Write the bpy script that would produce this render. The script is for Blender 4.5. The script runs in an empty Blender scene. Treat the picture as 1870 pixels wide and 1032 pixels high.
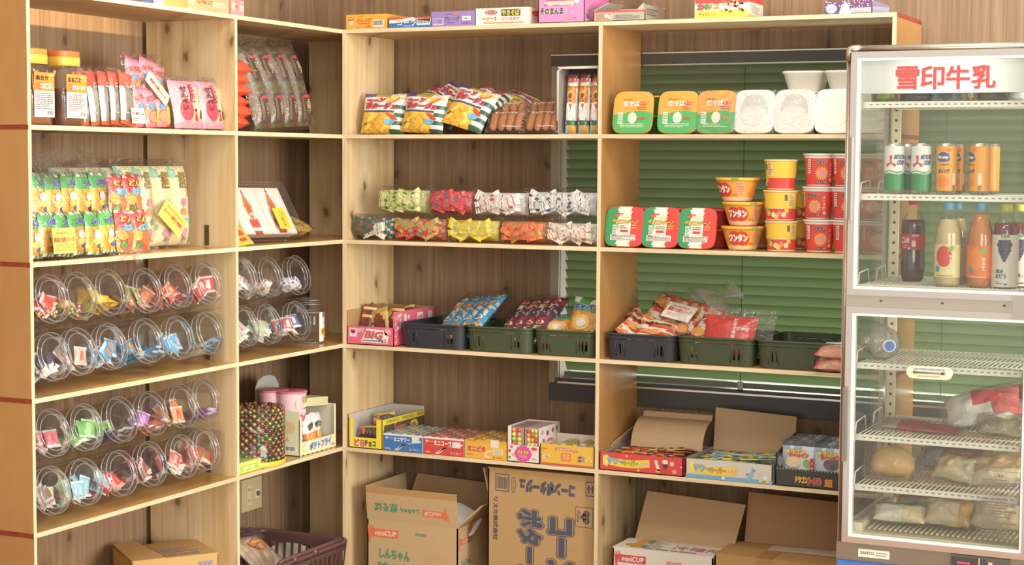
import bpy, bmesh, math, random
from mathutils import Vector, Matrix, Euler, noise
from mathutils.geometry import tessellate_polygon

sc = bpy.context.scene
PI = math.pi
rnd = random.Random(11)
# ------------------------------------------------------------------ camera
FPX = 3139.4
CP = Vector((2.94673, -4.88290, 1.35695))
YAW, PIT, ROL = 0.444339, -0.070514, 0.0062645
FW = Vector((-math.sin(YAW) * math.cos(PIT), math.cos(YAW) * math.cos(PIT), math.sin(PIT)))
_r = Vector((math.cos(YAW), math.sin(YAW), 0)); _u = _r.cross(FW)
RT = math.cos(ROL) * _r + math.sin(ROL) * _u
UP = -math.sin(ROL) * _r + math.cos(ROL) * _u
cam = bpy.data.cameras.new('camera'); cam.sensor_width = 36.0; cam.lens = 36.0 * FPX / 1870.0
cam.clip_start = 0.05; cam.clip_end = 60
co = bpy.data.objects.new('camera', cam); sc.collection.objects.link(co); sc.camera = co
co.matrix_world = Matrix(((RT.x, UP.x, -FW.x, CP.x), (RT.y, UP.y, -FW.y, CP.y), (RT.z, UP.z, -FW.z, CP.z), (0, 0, 0, 1)))
# ------------------------------------------------------------------ light
w = bpy.data.worlds.new('world'); sc.world = w; w.use_nodes = True
bg = w.node_tree.nodes['Background']; bg.inputs[0].default_value = (1.0, 0.965, 0.91, 1); bg.inputs[1].default_value = 0.86
def lamp(name, kind, loc, target, energy, col=(1, 1, 1), size=1.0, size_y=None, spot=None, blend=0.3):
    l = bpy.data.lights.new(name, kind); l.energy = energy; l.color = col
    if kind == 'AREA':
        l.shape = 'RECTANGLE'; l.size = size; l.size_y = size_y or size
    elif kind == 'SPOT':
        l.spot_size = spot; l.spot_blend = blend; l.shadow_soft_size = size
    o = bpy.data.objects.new(name, l); sc.collection.objects.link(o); o.location = loc
    o.rotation_euler = (Vector(target) - Vector(loc)).to_track_quat('-Z', 'Y').to_euler()
    return o
lamp('shopfront_daylight', 'AREA', (6.4, -2.5, 1.35), (-0.3, -0.7, 0.5), 420, (1.0, 0.965, 0.90), 2.6, 2.2)
lamp('doorway_daylight', 'AREA', (4.3, -6.2, 2.0), (0.4, -0.2, 0.7), 95, (1.0, 0.97, 0.91), 2.4, 2.2)
lamp('ceiling_lamp', 'AREA', (1.5, -2.1, 2.75), (0.9, 0.0, 0.9), 18, (1.0, 0.95, 0.87), 1.2, 0.3)
lamp('ceiling_lamp', 'AREA', (2.3, -1.3, 2.75), (1.6, 0.1, 1.4), 20, (1.0, 0.96, 0.88), 1.2, 0.2)
lamp('warm_band_spot', 'SPOT', (0.30, -1.15, 3.5), (-0.335, -1.1, 1.77), 900, (1.0, 0.74, 0.42), 0.03, spot=0.55, blend=0.8)  # unseen spot put in to throw the golden band under the top board
lamp('window_daylight', 'AREA', (1.75, 1.5, 0.6), (1.6, 0.33, 0.75), 42, (0.95, 1.0, 0.9), 1.9, 0.7)
sc.view_settings.view_transform = 'Standard'; sc.view_settings.look = 'None'
sc.view_settings.exposure = 0.02; sc.view_settings.gamma = 1.0; sc.view_settings.use_curve_mapping = False
cy = sc.cycles
cy.max_bounces = 8; cy.diffuse_bounces = 4; cy.glossy_bounces = 3; cy.transmission_bounces = 6; cy.transparent_max_bounces = 40
cy.caustics_reflective = False; cy.caustics_refractive = False
try:
    cy.use_denoising = True; cy.denoiser = 'OPENIMAGEDENOISE'; cy.sample_clamp_indirect = 6
except Exception: pass

# ------------------------------------------------------------------ photo pixel -> coordinate on a known plane
def _k(px): return (px - 935.0) / FPX
def RX(px, z, Y=0.0):      # x on the line (y=Y, z=z)
    k = _k(px); dy = Y - CP.y; dz = z - CP.z
    return CP.x - (dy * (RT.y - k * FW.y) + dz * (RT.z - k * FW.z)) / (RT.x - k * FW.x)
def LY(px, z, X=0.0):      # y on the line (x=X, z=z)
    k = _k(px); dx = X - CP.x; dz = z - CP.z
    return CP.y - (dx * (RT.x - k * FW.x) + dz * (RT.z - k * FW.z)) / (RT.y - k * FW.y)
def HZ(py, X, Y):          # z on the line (x=X, y=Y)
    k = -(py - 516.0) / FPX; dx = X - CP.x; dy = Y - CP.y
    return CP.z - (dx * (UP.x - k * FW.x) + dy * (UP.y - k * FW.y)) / (UP.z - k * FW.z)

# ------------------------------------------------------------------ materials
def lin(h):
    if not isinstance(h, str): return h
    h = h.lstrip('#'); h = h if len(h) == 6 else ''.join(c * 2 for c in h); o = []
    for i in (0, 2, 4):
        c = int(h[i:i + 2], 16) / 255.0
        o.append(c / 12.92 if c <= 0.04045 else ((c + 0.055) / 1.055) ** 2.4)
    return tuple(o)
def hazed(h):      # haze put into the colours: each one paled and its darks lifted warm
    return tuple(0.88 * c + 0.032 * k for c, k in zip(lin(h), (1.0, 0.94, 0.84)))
MAT = {}
def newmat(name):
    m = bpy.data.materials.new(name); m.use_nodes = True; MAT[name] = m
    nt = m.node_tree; return m, nt, nt.nodes['Principled BSDF'], nt.nodes['Material Output']
def N(nt, t, **kw):
    n = nt.nodes.new(t)
    for k, v in kw.items():
        if hasattr(n, k): setattr(n, k, v)
        else: n.inputs[k.replace('_', ' ')].default_value = v
    return n
def attr_mat(name, rough, coat=0.0, bump=0.0, bscale=60, metal=0.0, spec=0.5, transl=0.0):
    m, nt, p, out = newmat(name)
    a = N(nt, 'ShaderNodeAttribute'); a.attribute_name = 'Col'
    nt.links.new(a.outputs['Color'], p.inputs['Base Color'])
    p.inputs['Roughness'].default_value = rough; p.inputs['Metallic'].default_value = metal
    p.inputs['Specular IOR Level'].default_value = spec
    p.inputs['Coat Weight'].default_value = coat; p.inputs['Coat Roughness'].default_value = 0.08
    if bump:
        tc = N(nt, 'ShaderNodeTexCoord'); nz = N(nt, 'ShaderNodeTexNoise'); nz.inputs['Scale'].default_value = bscale; nz.inputs['Detail'].default_value = 3
        b = N(nt, 'ShaderNodeBump'); b.inputs['Strength'].default_value = bump; b.inputs['Distance'].default_value = 0.01
        nt.links.new(tc.outputs['Object'], nz.inputs['Vector']); nt.links.new(nz.outputs['Fac'], b.inputs['Height'])
        nt.links.new(b.outputs['Normal'], p.inputs['Normal']); nt.links.new(b.outputs['Normal'], p.inputs['Coat Normal'])
    return m
attr_mat('paper', 0.62, spec=0.3)
attr_mat('card', 0.8, spec=0.2, bump=0.12, bscale=180)
attr_mat('print', 0.38, spec=0.4)
attr_mat('film', 0.34, coat=0.18, bump=0.35, bscale=45)
attr_mat('plastic', 0.35, spec=0.45)
attr_mat('liquid', 0.08, coat=0.6)
attr_mat('metal', 0.28, metal=0.9)
attr_mat('foil', 0.22, metal=0.55, coat=0.3)
attr_mat('chrome', 0.2, metal=0.8)
def clear_mat(name, tint, base, fres, rough, bump=0.0, bscale=30, haze=0.03):
    m, nt, p, out = newmat(name); nt.nodes.remove(p)
    t = N(nt, 'ShaderNodeBsdfTransparent'); t.inputs[0].default_value = (*tint, 1)
    g = N(nt, 'ShaderNodeBsdfGlossy'); g.inputs['Roughness'].default_value = rough
    d = N(nt, 'ShaderNodeBsdfDiffuse'); d.inputs[0].default_value = (0.9, 0.88, 0.84, 1)
    lw = N(nt, 'ShaderNodeLayerWeight'); lw.inputs['Blend'].default_value = 0.25
    ma = N(nt, 'ShaderNodeMath', operation='MULTIPLY_ADD'); ma.inputs[1].default_value = fres; ma.inputs[2].default_value = base; ma.use_clamp = True
    nt.links.new(lw.outputs['Fresnel'], ma.inputs[0])
    m1 = N(nt, 'ShaderNodeMixShader'); m2 = N(nt, 'ShaderNodeMixShader')
    m1.inputs[0].default_value = haze
    nt.links.new(t.outputs[0], m1.inputs[1]); nt.links.new(d.outputs[0], m1.inputs[2])
    nt.links.new(ma.outputs[0], m2.inputs[0]); nt.links.new(m1.outputs[0], m2.inputs[1]); nt.links.new(g.outputs[0], m2.inputs[2])
    nt.links.new(m2.outputs[0], out.inputs[0])
    if bump:
        tc = N(nt, 'ShaderNodeTexCoord'); nz = N(nt, 'ShaderNodeTexNoise'); nz.inputs['Scale'].default_value = bscale; nz.inputs['Detail'].default_value = 2
        nz.inputs['Distortion'].default_value = 1.2
        b = N(nt, 'ShaderNodeBump'); b.inputs['Strength'].default_value = bump; b.inputs['Distance'].default_value = 0.012
        nt.links.new(tc.outputs['Object'], nz.inputs['Vector']); nt.links.new(nz.outputs['Fac'], b.inputs['Height'])
        for q in (g, d, lw): nt.links.new(b.outputs['Normal'], q.inputs['Normal'])
    return m
clear_mat('clear_plastic', (0.985, 0.982, 0.975), 0.014, 0.42, 0.07, haze=0.022)
clear_mat('clear_rim', (0.98, 0.975, 0.965), 0.10, 0.5, 0.12, haze=0.20)
clear_mat('clear_film', (0.985, 0.98, 0.97), 0.03, 0.40, 0.09, bump=1.0, bscale=30, haze=0.018)
clear_mat('clear_glass', (0.965, 0.98, 0.955), 0.006, 0.6, 0.02, haze=0.015)
def glow_mat(name, col, s):
    m, nt, p, out = newmat(name)
    p.inputs['Base Color'].default_value = (*lin(col), 1); p.inputs['Emission Color'].default_value = (*lin(col), 1); p.inputs['Emission Strength'].default_value = s
    return m
glow_mat('lit_panel', '#fffdf2', 0.95)
glow_mat('led_red', '#ff3350', 2.2)
def wood_mat(name, axis, c1, c2, c3, knot='#8a5a30', sc_a=26.0, sc_l=1.6, rough=0.6, knots=0.0, streak=0.5, coat=0.0):
    m, nt, p, out = newmat(name)
    tc = N(nt, 'ShaderNodeTexCoord'); mp = N(nt, 'ShaderNodeMapping')
    s = [sc_a] * 3; s['XYZ'.index(axis)] = sc_l; mp.inputs['Scale'].default_value = s
    L = nt.links.new
    L(tc.outputs['Object'], mp.inputs['Vector'])
    n1 = N(nt, 'ShaderNodeTexNoise'); n1.inputs['Scale'].default_value = 1.0; n1.inputs['Detail'].default_value = 6; n1.inputs['Roughness'].default_value = 0.62; n1.inputs['Distortion'].default_value = 0.7
    L(mp.outputs[0], n1.inputs['Vector'])
    cr = N(nt, 'ShaderNodeValToRGB'); e = cr.color_ramp.elements
    e[0].position = 0.5 - streak / 2; e[0].color = (*lin(c1), 1); e[1].position = 0.5 + streak / 2; e[1].color = (*lin(c3), 1)
    x = e.new(0.5); x.color = (*lin(c2), 1)
    L(n1.outputs['Fac'], cr.inputs['Fac'])
    mp2 = N(nt, 'ShaderNodeMapping'); s2 = [3.0] * 3; s2['XYZ'.index(axis)] = 0.5; mp2.inputs['Scale'].default_value = s2
    L(tc.outputs['Object'], mp2.inputs['Vector'])
    n2 = N(nt, 'ShaderNodeTexNoise'); n2.inputs['Scale'].default_value = 1.0; n2.inputs['Detail'].default_value = 2
    L(mp2.outputs[0], n2.inputs['Vector'])
    mx = N(nt, 'ShaderNodeMix', data_type='RGBA', blend_type='MULTIPLY'); mx.inputs[0].default_value = 0.55
    cr2 = N(nt, 'ShaderNodeValToRGB'); cr2.color_ramp.elements[0].position = 0.3; cr2.color_ramp.elements[0].color = (0.68, 0.66, 0.64, 1); cr2.color_ramp.elements[1].position = 0.65; cr2.color_ramp.elements[1].color = (1, 1, 1, 1)
    L(n2.outputs['Fac'], cr2.inputs['Fac']); L(cr.outputs[0], mx.inputs[6]); L(cr2.outputs[0], mx.inputs[7])
    last = mx.outputs[2]
    if knots:
        sx = N(nt, 'ShaderNodeSeparateXYZ'); L(tc.outputs['Object'], sx.inputs[0])
        ad = N(nt, 'ShaderNodeMath', operation='ADD'); L(sx.outputs[0], ad.inputs[0]); L(sx.outputs[1], ad.inputs[1])
        nz = N(nt, 'ShaderNodeTexNoise'); nz.inputs['Scale'].default_value = 22.0; L(tc.outputs['Object'], nz.inputs['Vector'])
        jg = N(nt, 'ShaderNodeMath', operation='MULTIPLY_ADD'); jg.inputs[1].default_value = 0.035; L(nz.outputs['Fac'], jg.inputs[0]); L(ad.outputs[0], jg.inputs[2])
        cb = N(nt, 'ShaderNodeCombineXYZ'); L(jg.outputs[0], cb.inputs[0]); L(sx.outputs[2], cb.inputs[1])
        mp3 = N(nt, 'ShaderNodeMapping'); mp3.inputs['Scale'].default_value = (6.0, 3.3, 1.0); L(cb.outputs[0], mp3.inputs['Vector'])
        vo = N(nt, 'ShaderNodeTexVoronoi'); vo.voronoi_dimensions = '2D'; vo.inputs['Scale'].default_value = 1.0; L(mp3.outputs[0], vo.inputs['Vector'])
        r3 = N(nt, 'ShaderNodeValToRGB'); q = r3.color_ramp.elements
        q[0].position = 0.03; q[0].color = (knots, knots, knots, 1); q[1].position = 0.20; q[1].color = (0, 0, 0, 1)
        x = q.new(0.07); x.color = (knots * .35,) * 3 + (1,)
        L(vo.outputs['Distance'], r3.inputs['Fac'])
        m3 = N(nt, 'ShaderNodeMix', data_type='RGBA'); m3.inputs[7].default_value = (*lin(knot), 1)
        L(r3.outputs[0], m3.inputs[0]); L(last, m3.inputs[6]); last = m3.outputs[2]
    L(last, p.inputs['Base Color'])
    p.inputs['Roughness'].default_value = rough; p.inputs['Coat Weight'].default_value = coat; p.inputs['Coat Roughness'].default_value = 0.25
    p.inputs['Specular IOR Level'].default_value = 0.3
    b = N(nt, 'ShaderNodeBump'); b.inputs['Strength'].default_value = 0.15; b.inputs['Distance'].default_value = 0.004
    L(n1.outputs['Fac'], b.inputs['Height']); L(b.outputs['Normal'], p.inputs['Normal'])
    return m
wood_mat('wallpaper_wood', 'Z', '#785f47', '#91765a', '#a88c6e', '#463324', 62, 1.4, 0.55, knots=0.7, streak=0.5)
for ax in 'XYZ':
    wood_mat('ply_' + ax, ax, '#c6a26c', '#dfc292', '#edd8b0', '#75451f', 26, 1.1, 0.62, knots=0.85, streak=0.5)
    wood_mat('edge_' + ax, ax, '#d2b588', '#ead3aa', '#f6e6c6', '#7a4520', 260, 7.0, 0.65, streak=0.45)
wood_mat('coated', 'Z', '#b5834e', '#c18e56', '#cc9b62', '#7a4520', 8, 2.5, 0.4, streak=0.7, coat=0.15)
wood_mat('coated_floor', 'Y', '#c4904c', '#d6a45e', '#e4b874', '#7a4520', 10, 2.0, 0.25, streak=0.6, coat=0.3)
wood_mat('red_end', 'Y', '#86331f', '#9a4430', '#ae5a40', '#7a4520', 40, 4.0, 0.5, streak=0.5)
wood_mat('floor_board', 'X', '#7a5a3c', '#94704c', '#a98560', '#5a3a20', 12, 0.8, 0.4, knots=0.4)

# ------------------------------------------------------------------ mesh builder
_tx = {}
def glyphs(s, bold=0.0, vertical=False):
    key = (s, round(bold, 4), vertical)
    if key in _tx: return _tx[key]
    cu = bpy.data.curves.new('t', 'FONT'); cu.body = '\n'.join(s) if vertical else s
    cu.size = 1; cu.resolution_u = 2; cu.offset = bold; cu.align_x = 'CENTER' if vertical else 'LEFT'
    if vertical: cu.space_line = 0.92
    ob = bpy.data.objects.new('t', cu); sc.collection.objects.link(ob)
    dg = bpy.context.evaluated_depsgraph_get(); ev = ob.evaluated_get(dg); me = ev.to_mesh()
    vs = [(v.co.x, v.co.y) for v in me.vertices]; fs = [tuple(p.vertices) for p in me.polygons]
    ev.to_mesh_clear(); bpy.data.objects.remove(ob); bpy.data.curves.remove(cu)
    if not vs: vs = [(0, 0), (1, 0), (0, 1)]; fs = []
    xs = [a for a, _ in vs]; ys = [b for _, b in vs]
    _tx[key] = (vs, fs, (min(xs), max(xs), min(ys), max(ys)))
    return _tx[key]

class B:
    def __init__(s): s.v = []; s.f = []; s.m = []; s.c = []; s.s = []; s.mats = []; s.T = Matrix()
    def mi(s, m):
        if m not in s.mats: s.mats.append(m)
        return s.mats.index(m)
    def add(s, vs, fs, mat, col='#ffffff', smooth=False):
        n = len(s.v); T = s.T; k = s.mi(mat)
        s.v += [tuple(T @ Vector(v)) for v in vs]
        multi = isinstance(col, list)
        for i, f in enumerate(fs):
            s.f.append([n + a for a in f]); s.m.append(k); s.c.append(hazed(col[i] if multi else col)); s.s.append(smooth)
        return s
    def box(s, x0, x1, y0, y1, z0, z1, mat='card', col='#ffffff', faces=None, mats=None):
        V = [(x0, y0, z0), (x1, y0, z0), (x1, y1, z0), (x0, y1, z0), (x0, y0, z1), (x1, y0, z1), (x1, y1, z1), (x0, y1, z1)]
        F = {'bottom': (0, 3, 2, 1), 'top': (4, 5, 6, 7), 'front': (0, 1, 5, 4), 'right': (1, 2, 6, 5), 'back': (2, 3, 7, 6), 'left': (3, 0, 4, 7)}
        for k, f in F.items():
            s.add([V[i] for i in f], [(0, 1, 2, 3)], (mats or {}).get(k, mat), (faces or {}).get(k, col))
        return s
    def quad(s, a, b, c, d, mat='card', col='#fff', th=0.0):
        s.add([a, b, c, d], [(0, 1, 2, 3)], mat, col)
        if th:
            n = (Vector(b) - Vector(a)).cross(Vector(d) - Vector(a)).normalized() * -th
            q = [tuple(Vector(p) + n) for p in (a, b, c, d)]
            s.add(q, [(3, 2, 1, 0)], mat, col)
            P = [a, b, c, d]
            for i in range(4):
                j = (i + 1) % 4; s.add([P[i], q[i], q[j], P[j]], [(0, 1, 2, 3)], mat, col)
        return s
    def tube(s, pts, r, mat='plastic', col='#ffffff', n=8, close=False, taper=None):
        pts = [Vector(p) for p in pts]; rings = []; m = len(pts); prev = None
        for i, p in enumerate(pts):
            a = pts[(i - 1) % m] if (close or i) else p; b = pts[(i + 1) % m] if (close or i < m - 1) else p
            t = (b - a).normalized()
            ref = Vector((0, 0, 1)) if abs(t.z) < 0.9 else Vector((1, 0, 0))
            e1 = t.cross(ref).normalized() if prev is None else (prev - t * prev.dot(t)).normalized()
            prev = e1; e2 = t.cross(e1)
            rr = r * (taper[i] if taper else 1)
            rings.append([tuple(p + e1 * rr * math.cos(2 * PI * k / n) + e2 * rr * math.sin(2 * PI * k / n)) for k in range(n)])
        V = [v for g in rings for v in g]; Fc = []
        for i in range(m if close else m - 1):
            j = (i + 1) % m
            for k in range(n):
                l = (k + 1) % n; Fc.append((i * n + k, j * n + k, j * n + l, i * n + l))
        if not close: Fc.append(tuple(range(n))[::1]); Fc.append(tuple((m - 1) * n + k for k in range(n))[::-1])
        return s.add(V, Fc, mat, col, True)
    def lathe(s, prof, mat='plastic', col='#ffffff', n=32, a0=0.0, a1=2 * PI, cols=None, cap=False, sx=1.0, sy=1.0, power=None):
        full = abs(a1 - a0 - 2 * PI) < 1e-6; k = n if full else n + 1
        def pt(r, a):
            x, y = math.cos(a), math.sin(a)
            if power:
                q = (abs(x) ** power + abs(y) ** power) ** (-1.0 / power); x *= q; y *= q
            return x * r * sx, y * r * sy
        V = [(*pt(r, a0 + (a1 - a0) * j / n), z) for r, z in prof for j in range(k)]
        Fc = []; C = []
        for i in range(len(prof) - 1):
            for j in range(n):
                l = (j + 1) % k
                Fc.append((i * k + j, i * k + l, (i + 1) * k + l, (i + 1) * k + j)); C.append(cols[i] if cols else col)
        s.add(V, Fc, mat, C, True)
        if cap:
            for i, rev in ((0, True), (len(prof) - 1, False)):
                f = list(range(k)); f = f[::-1] if rev else f
                s.add(V[i * k:(i + 1) * k], [tuple(f)], mat, (cols[0] if rev else cols[-1]) if cols else col)
        return s
    # ---- prints on a surface S(u, v, offset)
    def rect(s, S, u0, u1, v0, v1, col, o=0.0006, n=(1, 1), mat='print'):
        nu, nv = n
        V = [S(u0 + (u1 - u0) * i / nu, v0 + (v1 - v0) * j / nv, o) for j in range(nv + 1) for i in range(nu + 1)]
        Fc = [(j * (nu + 1) + i, j * (nu + 1) + i + 1, (j + 1) * (nu + 1) + i + 1, (j + 1) * (nu + 1) + i) for j in range(nv) for i in range(nu)]
        return s.add(V, Fc, mat, col, nu * nv > 1)
    def disc(s, S, u, v, ru, rv, col, o=0.0008, n=20, rot=0.0, mat='print', rings=1):
        V = [S(u, v, o)]; Fc = []
        for k in range(1, rings + 1):
            for i in range(n):
                a = 2 * PI * i / n; x = ru * math.cos(a) * k / rings; y = rv * math.sin(a) * k / rings
                V.append(S(u + x * math.cos(rot) - y * math.sin(rot), v + x * math.sin(rot) + y * math.cos(rot), o))
        for i in range(n):
            j = (i + 1) % n; Fc.append((0, 1 + i, 1 + j))
            for k in range(1, rings): Fc.append((1 + (k - 1) * n + i, 1 + k * n + i, 1 + k * n + j, 1 + (k - 1) * n + j))
        return s.add(V, Fc, mat, col)
    def poly(s, S, pts, col, o=0.0008, mat='print'):
        tri = tessellate_polygon([[Vector((u, v, 0)) for u, v in pts]])
        V = [Vector((u, v)) for u, v in pts]; F = []
        for a, b_, c in tri:
            e1 = V[b_] - V[a]; e2 = V[c] - V[a]
            F.append((a, b_, c) if e1.x * e2.y - e1.y * e2.x > 0 else (a, c, b_))
        return s.add([S(u, v, o) for u, v in pts], F, mat, col)
    def star(s, S, u, v, r1, r2, n, col, o=0.0008, mat='print', rot=PI / 2):
        V = [S(u, v, o)] + [S(u + (r1 if i % 2 == 0 else r2) * math.cos(rot + PI * i / n), v + (r1 if i % 2 == 0 else r2) * math.sin(rot + PI * i / n), o) for i in range(2 * n)]
        return s.add(V, [(0, 1 + i, 1 + (i + 1) % (2 * n)) for i in range(2 * n)], mat, col)
    def text(s, S, t, u, v, h, col, w=None, bold=0.015, o=0.0011, rot=0.0, slant=0.0, vertical=False, outline=None, ow=0.05, mat='print', arc=0.0):
        G = 0.012
        lay = [(col, bold, o)]
        if outline: lay = [(outline, bold + ow, o)] + [(col, bold, o + 0.0004)]
        _, _, bb = glyphs(t, min(bold, G), vertical)
        sy = h / max(bb[3] - bb[2], 0.05); sx = (w / (bb[1] - bb[0])) if w else sy
        cx, cyy = (bb[0] + bb[1]) / 2, (bb[2] + bb[3]) / 2
        cr, sr = math.cos(rot), math.sin(rot)
        for c, bo, oo in lay:
            vs, fs, _ = glyphs(t, min(bo, G), vertical); ex = max(0.0, bo - G) * 0.8
            sh = [(0, 0)] if ex < 0.004 or h < 0.009 else [(ex, ex), (-ex, ex), (ex, -ex), (-ex, -ex)]
            for q_, (ax, ay) in enumerate(sh):
                V = []; oq = oo + .00005 * q_
                for x, y in vs:
                    a = (x - cx + ax) * sx; d = (y - cyy + ay) * sy; a += d * slant
                    V.append(S(u + a * cr - d * sr, v + a * sr + d * cr, oq))
                s.add(V, fs, mat, c)
        return s
    def fat(s, S, t, u, v, h, w, rot, layers, nd=14):
        """heavy rounded lettering: layers of (colour, stroke growth in em, offset)"""
        vs, fs, bb = glyphs(t, 0.0); sy = h / (bb[3] - bb[2]); sx = w / (bb[1] - bb[0]); cx, cyy = (bb[0] + bb[1]) / 2, (bb[2] + bb[3]) / 2; cr, sr = math.cos(rot), math.sin(rot)
        for c, g, o in layers:
            for k in range(nd):
                ax, ay = g * math.cos(2 * PI * k / nd), g * math.sin(2 * PI * k / nd); V = []
                for x, y in vs:
                    a = (x - cx + ax) * sx; d = (y - cyy + ay) * sy; V.append(S(u + a * cr - d * sr, v + a * sr + d * cr, o + .00003 * k))
                s.add(V, fs, 'print', c)
        return s
    def small(s, S, u0, u1, v0, v1, n, col='#77706a', fill=0.5, o=0.0009, mat='print', rot=False):
        h = (v1 - v0) / n
        for i in range(n):
            v = v1 - (i + 0.5) * h; u = u0
            e = u1 if rnd.random() > 0.3 else u0 + (u1 - u0) * rnd.uniform(0.5, 0.9)
            while u < e - 1e-5:
                q = min(e, u + (u1 - u0) * rnd.uniform(0.08, 0.3))
                s.rect(S, u, q, v - h * fill / 2, v + h * fill / 2, col, o, mat=mat); u = q + (u1 - u0) * 0.025
        return s
    def bars(s, S, u0, u1, v0, v1, o=0.0008, bgc='#f4efe6', ink='#4a4643'):
        s.rect(S, u0, u1, v0, v1, bgc, o); u = u0 + (u1 - u0) * 0.06
        while u < u1 - (u1 - u0) * 0.08:
            q = u + (u1 - u0) * rnd.choice((0.02, 0.035, 0.05)); s.rect(S, u, q, v0 + (v1 - v0) * 0.22, v1 - (v1 - v0) * 0.08, ink, o + 0.0003); u = q + (u1 - u0) * rnd.choice((0.025, 0.04))
        return s
    def build(s, name, parent=None, loc=None, rot=None):
        me = bpy.data.meshes.new(name); me.from_pydata(s.v, [], s.f)
        for m in s.mats: me.materials.append(MAT[m])
        me.polygons.foreach_set('material_index', s.m); me.polygons.foreach_set('use_smooth', s.s)
        a = me.color_attributes.new('Col', 'FLOAT_COLOR', 'CORNER'); buf = []
        for f, c in zip(s.f, s.c): buf += [c[0], c[1], c[2], 1.0] * len(f)
        a.data.foreach_set('color', buf); me.update()
        o = bpy.data.objects.new(name, me); sc.collection.objects.link(o)
        if parent: o.parent = parent
        if loc is not None: o.location = loc
        if rot is not None: o.rotation_euler = rot
        return o
def plane(P0, U, V):
    P0 = Vector(P0); U = Vector(U).normalized(); V = Vector(V).normalized(); n = U.cross(V)
    return lambda u, v, o=0.0: tuple(P0 + u * U + v * V + o * n)
def front(y, x=0.0, z=0.0): return plane((x, y, z), (1, 0, 0), (0, 0, 1))
def cyl(r, a0=0.0, z0=0.0):        # r may be a function of height
    rf = r if callable(r) else (lambda v: r)
    def S(u, v, o=0.0):
        R = rf(v); a = u / rf(0.0 if not callable(r) else v) + a0
        return ((R + o) * math.sin(a), -(R + o) * math.cos(a), z0 + v)
    return S
def tag(o, label, cat, group=None, kind=None):
    o['label'] = label; o['category'] = cat
    if group: o['group'] = group
    if kind: o['kind'] = kind
    return o
def struct(o, label=None):
    o['kind'] = 'structure'
    if label: o['label'] = label
    return o
def empty(name, loc=(0, 0, 0), rot=(0, 0, 0), label=None, cat=None, group=None):
    o = bpy.data.objects.new(name, None); o.empty_display_size = 0.02; sc.collection.objects.link(o); o.location = loc; o.rotation_euler = rot
    if label: tag(o, label, cat, group)
    return o
def dup(o, loc=None, rot=None, label=None, group=None, parent=None):
    c = o.copy(); sc.collection.objects.link(c)
    if parent is not None: c.parent = parent
    for ch in [x for x in o.children]: dup(ch, parent=c)
    if loc is not None: c.location = loc
    if rot is not None: c.rotation_euler = rot
    if label: c['label'] = label
    if group: c['group'] = group
    return c
R90 = PI / 2
# ================================================================== setting
D = 0.323; XM = 0.9223; XE = 1.82; LM = -0.598; LE = -1.5106; TH = 0.0125
ZS = [1.7832, 1.4406, 1.0946, 0.7486, 0.4037, -0.12]       # top faces of the boards, top to bottom
WX = -(D + 0.02); WY = D + 0.02
WZ0, WZ1 = 0.632, 1.70; WX0 = 0.637; WX1 = 2.95            # window opening
b = B(); b.box(WX - 0.1, 4.5, -3.0, WY + 0.1, -0.24, -0.1325, 'floor_board'); struct(b.build('floor'))
b = B(); b.box(WX - 0.1, WX, -3.0, WY + 0.1, -0.1325, 2.6, 'wallpaper_wood'); struct(b.build('wall_left'), 'wall covered in brown wood-grain paper behind the left shelving')
b = B()
b.box(WX, WX0, WY, WY + 0.1, -0.1325, 2.6, 'wallpaper_wood'); b.box(WX1, 4.5, WY, WY + 0.1, -0.1325, 2.6, 'wallpaper_wood')
b.box(WX0, WX1, WY, WY + 0.1, -0.1325, WZ0, 'wallpaper_wood'); b.box(WX0, WX1, WY, WY + 0.1, WZ1, 2.6, 'wallpaper_wood')
struct(b.build('wall_back'), 'wall covered in brown wood-grain paper behind the right shelving and window')
# window: black frame, glass, sill, green blind hanging inside
we = empty('window_1'); we['kind'] = 'structure'
b = B(); y0, y1 = WY - 0.012, WY + 0.08
b.box(WX0 - 0.034, WX1 + 0.02, y0, y1, WZ1 - 0.03, WZ1 + 0.004, 'plastic', '#45463a'); b.box(WX0 - 0.034, WX1 + 0.02, y0 - .002, y1, WZ1 + 0.004, WZ1 + 0.008, 'metal', '#e4e6d0')
b.box(WX0 - 0.034, WX0 - 0.002, y0 + .004, y1, WZ0 - 0.02, WZ1 - 0.03, 'plastic', '#a8977c')
b.box(WX1, WX1 + 0.02, y0, y1, WZ0 - 0.02, WZ1, 'plastic', '#4a4b42')
b.box(WX0 - 0.012, WX1 + 0.02, y0, y1, WZ0 - 0.02, WZ0 + 0.004, 'plastic', '#44423d')
b.build('window_frame', we)
b = B(); b.box(WX0 - 0.03, WX1 + 0.03, y0 - 0.006, y0 + 0.02, WZ0 - 0.07, WZ0 - 0.012, 'plastic', '#3d3b39')
b.box(WX0 - 0.0, WX1 + 0.03, y0 - 0.008, y0, WZ0 - 0.012, WZ0 - 0.006, 'metal', '#f3efe4')
b.build('window_sill', we)
b = B(); b.box(WX0, WX1, WY + 0.05, WY + 0.053, WZ0, WZ1, 'clear_glass'); b.build('window_glass', we)
m, nt, p, out = newmat('blind')
p.inputs['Base Color'].default_value = (*lin('#6b6c58'), 1); p.inputs['Roughness'].default_value = 0.5
tl = N(nt, 'ShaderNodeBsdfTranslucent'); tl.inputs[0].default_value = (*lin('#8aa66c'), 1)
mx = N(nt, 'ShaderNodeMixShader'); mx.inputs[0].default_value = 0.22
nt.links.new(p.outputs[0], mx.inputs[1]); nt.links.new(tl.outputs[0], mx.inputs[2]); nt.links.new(mx.outputs[0], out.inputs[0])
bl = empty('window_blind', (WX0 + 0.012, WY - 0.004, WZ0))
tag(bl, 'dark green slatted blind drawn down over the back window', 'blind')
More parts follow.
